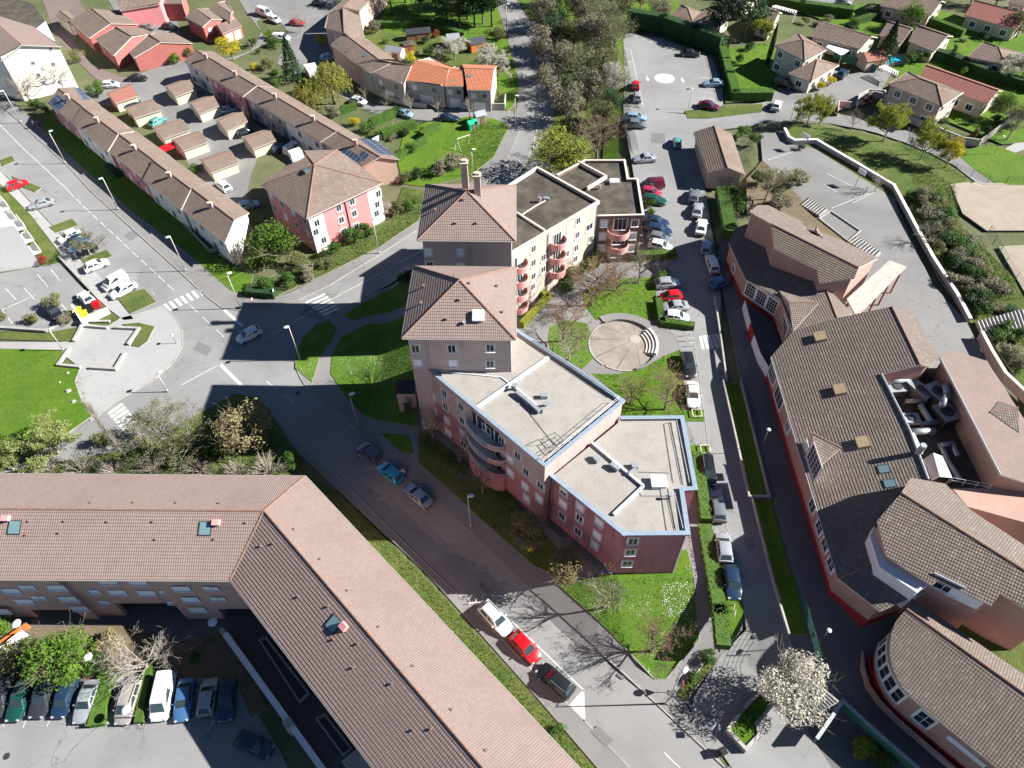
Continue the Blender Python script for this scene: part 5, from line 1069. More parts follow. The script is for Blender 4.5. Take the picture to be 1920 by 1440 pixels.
def hvac(px, d, rz, label, mat='metal'):
    c = G(*px, zc + d[2] / 2); r = empty('ventilation_unit', (c.x, c.y, zc), label=label, cat='ventilation unit'); mb = MB(); mb.box(c, d, rz); mb.build('casing', X[mat], r)
    mb = MB(); mb.tube(c + Vector((0, 0, d[2] / 2)), c + Vector((0, 0, d[2] / 2 + .15)), min(d[0], d[1]) * .36, n=14); mb.build('fan', X['darkmetal'], r); mb = MB(); mb.box(c + Vector((0, 0, d[2] / 2 + .02)), (d[0] + .1, d[1] + .1, .05), rz); mb.build('lid', X['zinc'], r)
hvac((1680, 730), (2.2, 1.6, 1.0), .1, 'blue grey ventilation unit in the top corner of the roof court'); hvac((1722, 735), (1.4, 3.2, 1.5), .5, 'tall grey ventilation unit between the ducts'); hvac((1752, 742), (2, 2.6, 2), .4, 'large dark ventilation unit in the shaded corner', 'darkmetal'); hvac((1708, 786), (1.9, 1.4, .5), 0, 'low white topped roof unit in the sunlit part of the court', 'white'); hvac((1770, 780), (2.2, 2.6, 1.8), .3, 'dark ventilation unit beside the pink wall', 'darkmetal')
gh = empty('roof_lantern', G(1750, 870, zc), label='ridged dark glazed roof lantern at the lower end of the roof court', cat='roof lantern'); q = [G(1732, 862, 6), G(1748, 900, 6), G(1762, 893, 6.8), G(1750, 850, 6.8), G(1784, 895, 6), G(1766, 856, 6)]
mb = MB(); mb.face([q[0], q[1], q[2], q[3]]); mb.face([q[3], q[2], q[4], q[5]]); mb.build('glazing', X['solar'], gh); mb = MB()
for a, b in ((0, 1), (1, 2), (2, 3), (3, 0), (2, 4), (4, 5), (5, 3)): mb.tube(q[a], q[b], .07, n=6)
for p in (q[0], q[1], q[4], q[5]): mb.tube((p.x, p.y, zc), p, .06, n=6)
mb.build('frame', X['metalwhite'], gh)
# flashing round the court, roof hatches, facade windows, dormers
mb = MB(); mb.path([M1[10] + Vector((0, 0, .1)), M1[9] + Vector((0, 0, .1))], .14); mb.path([M1[11] + Vector((0, 0, .1)), M1[10] + Vector((0, 0, .1))], .14); mb.path([E1[0] + Vector((0, 0, .08)), E1[7] + Vector((0, 0, .08))], .1); mb.path([M2[0] + Vector((-.05, 0, 0)), M1[4] + Vector((-.05, 0, 0)), M1[3], M1[2], M1[1]], .07); mb.build('gutter', X['zinc'], school)
X['hatch'] = plain('hatch', (.34, .26, .15), .6)
for p in ((1537, 634), (1574, 733), (1617, 832)): skylight(school, [M1], *p, w=1.5, h=1.3, frame='hatch', glass=None, up=.5, name='roof_hatch')
for p in ((1657, 880), (1668, 907)): skylight(school, [M1], *p, w=1.1, h=1.3, up=.1)
c = Wp(1721, 850); mb = MB(); mb.tube(c, c + Vector((0, 0, 1.6)), .35, n=12); mb.build('chimney', X['zinc'], school)
wa_ = [near(ow, M1[k]) for k in (1, 2, 3, 4, 5)]
windows_px(school, wa_[0], wa_[1], [(1449, 700, 'o', 2.8, 2.2)], sur='white', mull=4, bars=3); windows_px(school, wa_[1], wa_[2], [(1461, 745, 'o', 3, 2.2), (1477, 800, 'o', 1.3, 1.3)], sur='white', mull=2, bars=2)
windows_px(school, wa_[2], wa_[3], [(1527, 866, 'o', 3.4, 2.6), (1512, 836, 'o', .8, .8)], sur='white', mull=4, bars=3); windows_px(school, wa_[3], wa_[4], [(1524, 948), (1537, 988), (1559, 1057), (1548, 1020)], 1.5, 1.6, sur='white', bars=1)
gA, gB = near(ow, S2[8]), near(ow, S2[7]); windows_row(school, gA, gB, 2.6, 3, 1.7, 2.4, .18, .82, bars=3, mull=3, sur='white'); gC = near(ow, M1[0]); windows_row(school, gB, gC, 2.6, 1, 2.6, 2.4, bars=3, mull=3, sur='white')
gD = near(ow, S2[0]); windows_row(school, gD, gA, 1.8, 1, .9, 1.2, .4, .4, sur='white', kinds='o')
for dp, tip, lo in (((1523, 821), (1577, 841), (1541, 882)),):
    a, b, c = Wp(*dp) + Vector((-.3, 0, .9)), Wp(*tip) + Vector((0, 0, .1)), Wp(*lo) + Vector((-.6, 0, .5)); d_ = Wp(1517, 830) + Vector((0, 0, .5)); add_roof(school, [[a, c, b], [d_, a, b]], 'tile_school', gut=None)
    mb = MB(); mb.face([(d_.x, d_.y, 0), (c.x, c.y, 0), c - Vector((0, 0, .15)), a - Vector((0, 0, .15)), d_ - Vector((0, 0, .15))]); mb.build('wall', X['school_wall'], school)
# yard walls, stairs and fences round the school
yw = empty('boundary_wall', G(1700, 430), label='long white topped wall curving along the edge of the school yard', cat='wall'); P = T([(1469, 249), (1477, 265), (1488, 271), (1528, 270), (1545, 280), (1600, 312), (1672, 355), (1683, 375), (1712, 430), (1745, 490), (1790, 560), (1813, 604)], 0)
mb = MB(); parapet(mb, P, .3, .95); mb.build('wall', X['render_grey'], yw); mb = MB(); parapet(mb, [p + Vector((0, 0, .952)) for p in P], .5, .1); mb.build('coping', X['white'], yw)
y2 = empty('boundary_wall', G(1850, 660), label='pale topped boundary wall beside the grass bank below the yard stairs', cat='wall'); P = T([(1833, 637), (1850, 670), (1875, 712), (1925, 760), (1990, 830)], 0); mb = MB(); parapet(mb, P, .35, 1.5); mb.build('wall', X['render_grey'], y2); mb = MB(); parapet(mb, [p + Vector((0, 0, 1.502)) for p in P], .5, .1); mb.build('coping', X['surround'], y2)
def stairs(label, a, b, c, d, n, z0, z1, mat='step_stone', cat='stairs'):    # from edge a-b (bottom) to edge d-c (top)
    A_, B_, C_, D_ = G(*a), G(*b), G(*c), G(*d); r = MB()
    for k in range(n):
        s, e = k / n, (k + 1) / n; z = z0 + (z1 - z0) * (k + 1) / n
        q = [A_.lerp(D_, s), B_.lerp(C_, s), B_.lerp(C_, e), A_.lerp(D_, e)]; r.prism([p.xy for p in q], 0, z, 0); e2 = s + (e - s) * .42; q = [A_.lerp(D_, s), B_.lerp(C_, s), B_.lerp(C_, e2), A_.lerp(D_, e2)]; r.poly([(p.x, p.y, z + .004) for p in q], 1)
    tag(r.build('stairs', [X[mat], X['dark']]), label, cat)
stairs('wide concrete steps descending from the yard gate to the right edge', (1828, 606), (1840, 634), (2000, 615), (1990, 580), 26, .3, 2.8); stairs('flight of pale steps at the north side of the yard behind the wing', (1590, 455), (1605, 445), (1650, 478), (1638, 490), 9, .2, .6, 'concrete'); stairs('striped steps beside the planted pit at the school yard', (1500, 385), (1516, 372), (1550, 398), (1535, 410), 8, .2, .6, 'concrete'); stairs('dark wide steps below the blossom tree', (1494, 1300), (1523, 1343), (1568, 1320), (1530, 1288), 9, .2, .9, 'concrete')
pit = MB(); P = T([(1535, 412), (1557, 398), (1612, 435), (1590, 455)], 0); parapet(pit, P + [P[0]], .2, .35); tag(pit.build('pit_wall', X['concrete']), 'low wall round the dark planted pit between the yard stairs', 'wall')
def curvewall(label, px, w, h, mat, name='ramp_wall'): mb = MB(); parapet(mb, T(px, 0), w, h); tag(mb.build(name, X[mat]), label, 'wall')
def meshfence(label, px, h=1.8, mat='green_fence', step=2.2, cat='fence', z=0):
    P = T(px, z); r = empty('mesh_fence', P[0], label=label, cat=cat); mb = MB(); w = MB()
    for a, b in zip(P, P[1:]):
        L = (b - a).length; n = max(1, round(L / step))
        for k in range(n): p = a.lerp(b, k / n); mb = MB(); mb.tube(p, p + Vector((0, 0, h)), .05, n=5); mb.build('post', X[mat], r)
        for j in range(5): o_ = Vector((0, 0, h * (j + 1) / 5)); w.tube(a + o_, b + o_, .02, n=3)
        m = int(L / .5)
        for k in range(m): p = a.lerp(b, k / m); w.tube(p, p + Vector((0, 0, h)), .012, n=3)
    mb = MB(); mb.tube(P[-1], P[-1] + Vector((0, 0, h)), .05, n=5); mb.build('post', X[mat], r); w.build('wire_panel', X[mat], r)
meshfence('green wire fence between the shaded lawn strip and the school path', [(1452, 938), (1490, 1090), (1532, 1240)], 1.6); meshfence('dark wire fence along the grass above the sand pitch', [(1700, 268), (1760, 310), (1850, 343), (1990, 345)], 1.4, 'darkmetal', 3)
meshfence('green wire fence along the bank beside the lower sand pitch', [(1850, 440), (1880, 500), (1920, 560), (1985, 590)], 2, 'green_fence', 3); meshfence('dark wire fence at the top of the school yard', [(1425, 248), (1450, 245), (1470, 248)], 1.8, 'darkmetal')
# screen wall along the shaded school path
ls = empty('screen_wall', G(1400, 620), label='long line of grey privacy panels with one red panel beside the school street', cat='screen wall'); pts = T([(1391, 580), (1399, 610), (1408, 645), (1420, 680), (1440, 715)], 0)
k = 0
for a, b in zip(pts, pts[1:]):
    for j in range(3):
        s, e = a.lerp(b, j / 3 + .01), a.lerp(b, (j + 1) / 3 - .01); mb = MB(); mb.bar(s, e, .08, 1.9, up=.95); mb.build('panel', X['red_wall' if k in (4, 5) else 'shutter'], ls); k += 1
# kerb walls of the lawn strips and little street walls
for px, l in (([(1356, 716), (1404, 932), (1442, 932)], 'low concrete kerb wall round the upper shaded lawn strip'), ([(1389, 717), (1441, 930)], 'thin kerb wall between lawn strip and school path, upper part'), ([(1410, 936), (1450, 1095), (1478, 1188)], 'low concrete kerb wall along the lower shaded lawn strip'), ([(1340, 560), (1352, 640), (1362, 715)], 'low dark railing wall beside the crossing')):
    mb = MB(); parapet(mb, T(px, .14), .22, .35); tag(mb.build('kerb_wall', X['concrete']), l, 'wall')
drop()
lift(1.2)
# curved south hall
X['hall_wall'] = render_mat('hall_wall', (.36, .235, .195), (.27, .025, .027), 2.35, .15, (.25, .16, .13)); hall = empty('school', G(1760, 1300), label='bowed school hall with curved window band and long brown tiled roof, bottom right', cat='school hall')
z3 = 5.6; Wc = PLN((1740, 1335), (1870, 1440), z3, .38, (1800, 1250)); rc, rd = Wc(1700, 1142), Wc(1990, 1350)
Ec = PLN(rc, rd, 0, -.4, (1850, 1200)); curve = [(1690, 1152), (1680, 1165), (1673, 1182), (1669, 1205), (1669, 1230), (1675, 1254), (1687, 1281), (1704, 1304), (1740, 1335)]
C1 = [rc] + [Wc(*p) for p in curve] + [Wc(1870, 1440), Wc(2010, 1553), rd]; C2_ = [rc, rd, Ec(2010, 1330), Ec(1920, 1265), Ec(1711, 1122)]
FC = [C1, C2_]; add_roof(hall, FC, 'tile_school', gut=None); oc = inset([p.xy for p in C1[:-1]] + [p.xy for p in C2_[2:]], .4); add_walls(hall, oc, -2, FC, 'hall_wall')
for k in range(2, 8):
    a, b = C1[k].xy, C1[k + 1].xy; a2_, b2_ = near(oc, C1[k]), near(oc, C1[k + 1]); L = (b2_ - a2_).length; d = (b2_ - a2_).normalized(); n = Vector((d.y, -d.x, 0)); 
    if n.x > 0: n = -n
    m_ = max(1, round(L / 1.5))
    for j in range(m_): p = a2_.lerp(b2_, (j + .5) / m_); window(hall, Vector((p.x, p.y, 3.4)), Vector((d.x, d.y, 0)), n, L / m_ * .86, 2.3, sur='white', mull=0, bars=1)
a2_, b2_ = near(oc, C1[9]), near(oc, C1[10]); windows_row(hall, a2_, b2_, 3.4, 1, 1.5, 2.3, .06, .06, bars=1, sur='white'); u, n = facing(a2_, b2_); P = onwall(a2_, b2_, 1812, 1408); mb = MB(); mb.box(P + n * .05, (3.6, .1, .8), mat=Matrix((u, n, Vector((0, 0, 1)))).transposed()); mb.build('wall_panel', X['pvc'], hall)
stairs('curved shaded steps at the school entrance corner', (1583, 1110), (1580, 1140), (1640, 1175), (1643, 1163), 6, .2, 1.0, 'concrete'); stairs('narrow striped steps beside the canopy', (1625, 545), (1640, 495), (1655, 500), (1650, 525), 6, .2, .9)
arc1 = [(1633, 1172), (1618, 1192), (1611, 1220), (1614, 1255), (1624, 1290), (1645, 1320), (1680, 1355), (1720, 1390), (1790, 1450), (1900, 1550)]; curvewall('outer curved brown ramp wall round the bowed school hall', arc1, .2, .9, 'render_pink'); curvewall('inner curved dark red ramp wall round the bowed school hall', [(1640, 1178), (1628, 1195), (1622, 1220), (1626, 1250), (1636, 1285), (1660, 1320), (1700, 1355), (1750, 1400), (1820, 1455)], .15, .8, 'red_wall')
gg = empty('green_gate_wall', G(1560, 1330), label='green painted L-shaped fence wall beside the entrance steps', cat='fence'); mb = MB(); parapet(mb, T([(1525, 1390), (1572, 1322), (1640, 1385), (1720, 1455)], 0), .25, 1.4); mb.build('panel', X['green_fence'], gg); mb = MB(); parapet(mb, [p + Vector((0, 0, 1.402)) for p in T([(1525, 1390), (1572, 1322), (1640, 1385), (1720, 1455)], 0)], .35, .08); mb.build('coping', X['zinc'], gg)
drop()
# ------------------------------------------------------------------ vehicles
def paint(name, col, metal=.0, rough=.28):
    t = NT(name); p = t.coord(); k = t.mix(t.ramp(t.noise(2, 3, .6, p), .3, .7), tuple(c * .94 for c in col), tuple(min(1, c * 1.05) for c in col))
    t.p.inputs['Coat Weight'].default_value = .6; t.p.inputs['Coat Roughness'].default_value = .08
    return t.out(k, rough, metal, .5)
PC = {'white': ((.62, .62, .61), 0), 'silver': ((.36, .38, .40), .35), 'grey': ((.17, .185, .20), .35), 'dark': ((.035, .038, .042), .2), 'black': ((.012, .013, .015), 0), 'navy': ((.015, .035, .075), .2), 'blue': ((.06, .15, .30), .3), 'skyblue': ((.03, .30, .45), .1), 'lightblue': ((.25, .36, .45), .3), 'teal': ((.10, .30, .27), .2), 'red': ((.42, .006, .01), 0), 'maroon': ((.10, .012, .03), .2), 'pink': ((.33, .02, .06), .1), 'green': ((.008, .06, .045), .1), 'beige': ((.36, .33, .30), .3), 'lilac': ((.11, .105, .16), .3)}
for k, (c, m) in PC.items(): X['paint_' + k] = paint('paint_' + k, c, m)
X['tyre'] = plain('tyre', (.015, .015, .016), .85); X['rim'] = plain('rim', (.34, .35, .36), .35, .7); X['carglass'] = NT('carglass').out((.025, .04, .045), .06, 0, .7); X['headlamp'] = NT('headlamp').out((.30, .32, .34), .2, 0, .5); X['tail'] = NT('tail').out((.35, .008, .01), .25, 0, .5)
CT = dict(hatch=(4.0, 1.74, 1.47, .93, 1.0, .32, -1.38, -1.86, .30), small=(3.6, 1.64, 1.50, .92, .98, .35, -1.25, -1.66, .29), sedan=(4.5, 1.78, 1.43, .93, .95, .25, -1.0, -1.62, .31), estate=(4.55, 1.78, 1.48, .94, 1.0, .3, -1.75, -2.12, .31), mpv=(4.4, 1.82, 1.64, .98, 1.35, .5, -1.7, -2.08, .31), suv=(4.45, 1.86, 1.70, 1.04, 1.0, .4, -1.75, -2.1, .35), van=(4.4, 1.82, 1.86, 1.05, 1.35, .72, -2.05, -2.14, .31), bigvan=(4.9, 1.95, 2.05, 1.1, 1.75, 1.05, -2.3, -2.42, .33), coupe=(4.1, 1.76, 1.35, .88, .85, .15, -.95, -1.6, .31))
_cc = {}
def car_meshes(ty, co):
    if (ty, co) in _cc: return _cc[(ty, co)]
    L, Wd, Hh, zs, wb, rf, rr, rb, wr = CT[ty]; h = Wd / 2; pm = X['paint_' + co]; out = []
    # lower body, lofted along its length
    st = [(L / 2, .50, .60, .34), (L / 2 - .08, .59, .78, .24), (L / 2 - .22, .67, .88, .2), (L / 2 - .5, .76, .96, .2), (wb + .25, zs - .07, 1, .2), (wb - .05, zs, 1, .2), (0, zs + .01, 1, .2), (rb + .2, zs + .02, 1, .2), (min(rb - .12, -L / 2 + .45), zs - .0, .985, .2), (-L / 2 + .12, zs - .05 if rb > -L / 2 + .4 else zs, .93, .22), (-L / 2, .62, .76, .34)]
    st.sort(key=lambda q: -q[0]); mb = MB(); n = 10; rings = []
    for x, z, wf, z0 in st:
        w = h * wf; half = [(w * .90, z0), (w, z0 + .18), (w, z - .16), (w * .955, z - .04), (w * .80, z)]; ring = [(x, y, zz) for y, zz in half] + [(x, 0, z + .035)] + [(x, -y, zz) for y, zz in half[::-1]]
        rings.append(ring)
    m = len(rings[0])
    for r in rings: mb.v += r
    for i in range(len(rings) - 1):
        for j in range(m - 1):
            a = i * m + j; mb.f.append([a, a + 1, a + m + 1, a + m]); mb.m.append(0); mb.uv.append(None)
        a = i * m; mb.f.append([a, a + m, a + m + m - 1, a + m - 1]); mb.m.append(0); mb.uv.append(None)
    mb.f.append(list(range(m))[::-1]); mb.m.append(0); mb.uv.append(None); k = (len(rings) - 1) * m; mb.f.append([k + q for q in range(m)]); mb.m.append(0); mb.uv.append(None)
    # cabin
    yb, yr = h * .93, h * .74; z0 = zs - .03; zt = Hh
    def sec(x, y, z): return [(x, y, z), (x, -y, z)]
    xm0, xm1 = (wb, rf), (rb, rr)
    c0 = [(wb, yb * .90, z0), (wb - .35, yb, z0), (rb + .25, yb, z0), (rb, yb * .93, z0)]; c1 = [(rf, yr * .94, zt - .05), (rf - .3, yr, zt - .015), (rr + .15, yr * .98, zt - .03), (rr, yr * .93, zt - .07)]
    i0 = len(mb.v); P = []
    for q in c0: P += [q, (q[0], -q[1], q[2])]
    for q in c1: P += [q, (q[0], -q[1], q[2])]
    cr = [(q[0], 0, q[2] + .05) for q in c1]; P += cr; mb.v += P
    def F_(*ix): mb.f.append([i0 + q for q in ix]); mb.m.append(0); mb.uv.append(None)
    for s in range(3): a, b = 2 * s, 2 * s + 2; F_(a, b, b + 8, a + 8); F_(b + 1, a + 1, a + 9, b + 9); F_(a + 8, b + 8, 16 + s + 1, 16 + s); F_(16 + s, 16 + s + 1, b + 9, a + 9)
    F_(1, 0, 8, 9); F_(9, 8, 16); F_(6, 7, 15, 14); F_(14, 15, 19)
    me = mb.mesh('car_body', [pm], smooth=False)
    bm = bmesh.new(); bm.from_mesh(me); bmesh.ops.recalc_face_normals(bm, faces=bm.faces)
    try: bmesh.ops.bevel(bm, geom=[e for e in bm.edges if e.calc_face_angle(0) > .5], offset=.045, segments=2, profile=.6, affect='EDGES', clamp_overlap=True)
    except Exception: pass
    for f in bm.faces: f.smooth = True
    bm.to_mesh(me); bm.free(); out.append(('body', me, None))
    # glass
    def panel(pts, name, s=.86, off=.014, mat='carglass'):
        p = [Vector(q) for q in pts]; c = sum(p, Vector()) / len(p); n = (p[1] - p[0]).cross(p[2] - p[0]).normalized()
        if n.dot(c - Vector((c.x * .9, 0, zs * .6))) < 0: n = -n
        g = MB(); q = [c + (v - c) * s + n * off for v in p]; g.face(q); q2 = [v - n * .02 for v in q]
        for i in range(len(q)): g.face([q[i], q[(i + 1) % len(q)], q2[(i + 1) % len(q)], q2[i]])
        out.append((name, g.mesh(name, X[mat]), None))
    panel([P[1], P[0], P[8], P[9]], 'windscreen', .88, .03); 
    if ty not in ('van', 'bigvan'): panel([P[6], P[7], P[15], P[14]], 'rear_window', .82, .03)
    for sd in (0, 1):
        def pt(s, t_, z=0): a = Vector(P[2 * s + sd]).lerp(Vector(P[2 * s + 8 + sd]), t_); return a
        def side(x, t_):
            xs = [(P[2 * k + sd], P[2 * k + 8 + sd]) for k in range(4)]
            for k in range(3):
                a = Vector(xs[k][0]).lerp(Vector(xs[k][1]), t_); b = Vector(xs[k + 1][0]).lerp(Vector(xs[k + 1][1]), t_)
                if a.x >= x >= b.x: return a.lerp(b, (a.x - x) / (a.x - b.x + 1e-6))
            return a if x > a.x else b
        mid = (rf + rr) / 2 + .1; lo, hi = .2, .86
        spans = [(wb - .42, rf - .02, mid + .05), (mid - .04, mid - .04, None)]
        f_lo, f_hi = side(wb - .45, lo), side(rf - .0, hi)
        panel([f_lo, side(mid + .05, lo), side(mid + .05, hi), f_hi], 'side_window', .97)
        if ty not in ('van', 'bigvan'): panel([side(mid - .05, lo), side(rb + .32, lo), side(rr + .12, hi), side(mid - .05, hi)], 'side_window', .97)
    for sy in (1, -1):
        g = MB(); g.box((L / 2 - .13, sy * h * .63, .60), (.22, .30, .12), sy * -.5); out.append(('headlight', g.mesh('headlight', X['headlamp']), None))
        g = MB(); g.box((-L / 2 + .06, sy * h * .72, .76), (.12, .24, .2), sy * .3); out.append(('taillight', g.mesh('taillight', X['tail']), None))
        g = MB(); g.box((wb - .42, sy * (h + .09), zs + .07), (.12, .2, .13)); out.append(('mirror', g.mesh('mirror', pm), None))
        for x in (L / 2 - .82, -L / 2 + .78):
            g = MB(); g.tube((x, sy * (h - .2), wr), (x, sy * (h + .012), wr), wr, n=16); r = MB(); r.tube((x, sy * (h + .0), wr), (x, sy * (h + .022), wr), wr * .62, n=12); out.append(('wheel', g.mesh('tyre', X['tyre']), r.mesh('rim', X['rim'])))
    for sx in (1, -1): g = MB(); g.box((sx * (L / 2 - .02), 0, .42), (.1, Wd * .62, .2)); out.append(('bumper_trim', g.mesh('bumper_trim', X['dark']), None))
    if ty in ('suv', 'mpv'):
        for sy in (1, -1): g = MB(); g.bar((rf - .2, sy * yr * .9, zt + .04), (rr + .1, sy * yr * .9, zt + .03), .05, .05); out.append(('roof_rail', g.mesh('roof_rail', X['metal']), None))
    _cc[(ty, co)] = out; return out
@grounded
def car(px, py, dx, dy, ty, co, label, z=.06, group='parked cars and vans'):
    p = G(px, py, .75); q = G(px + dx, py + dy, .75); a = math.atan2(q.y - p.y, q.x - p.x)
    r = empty('van' if 'van' in ty else 'car', (p.x, p.y, z), a, label, 'van' if 'van' in ty else 'car', group)
    for nm, me, sub in car_meshes(ty, co):
        o = link(nm, me, r)
        if sub: link('rim', sub, o)
    return r
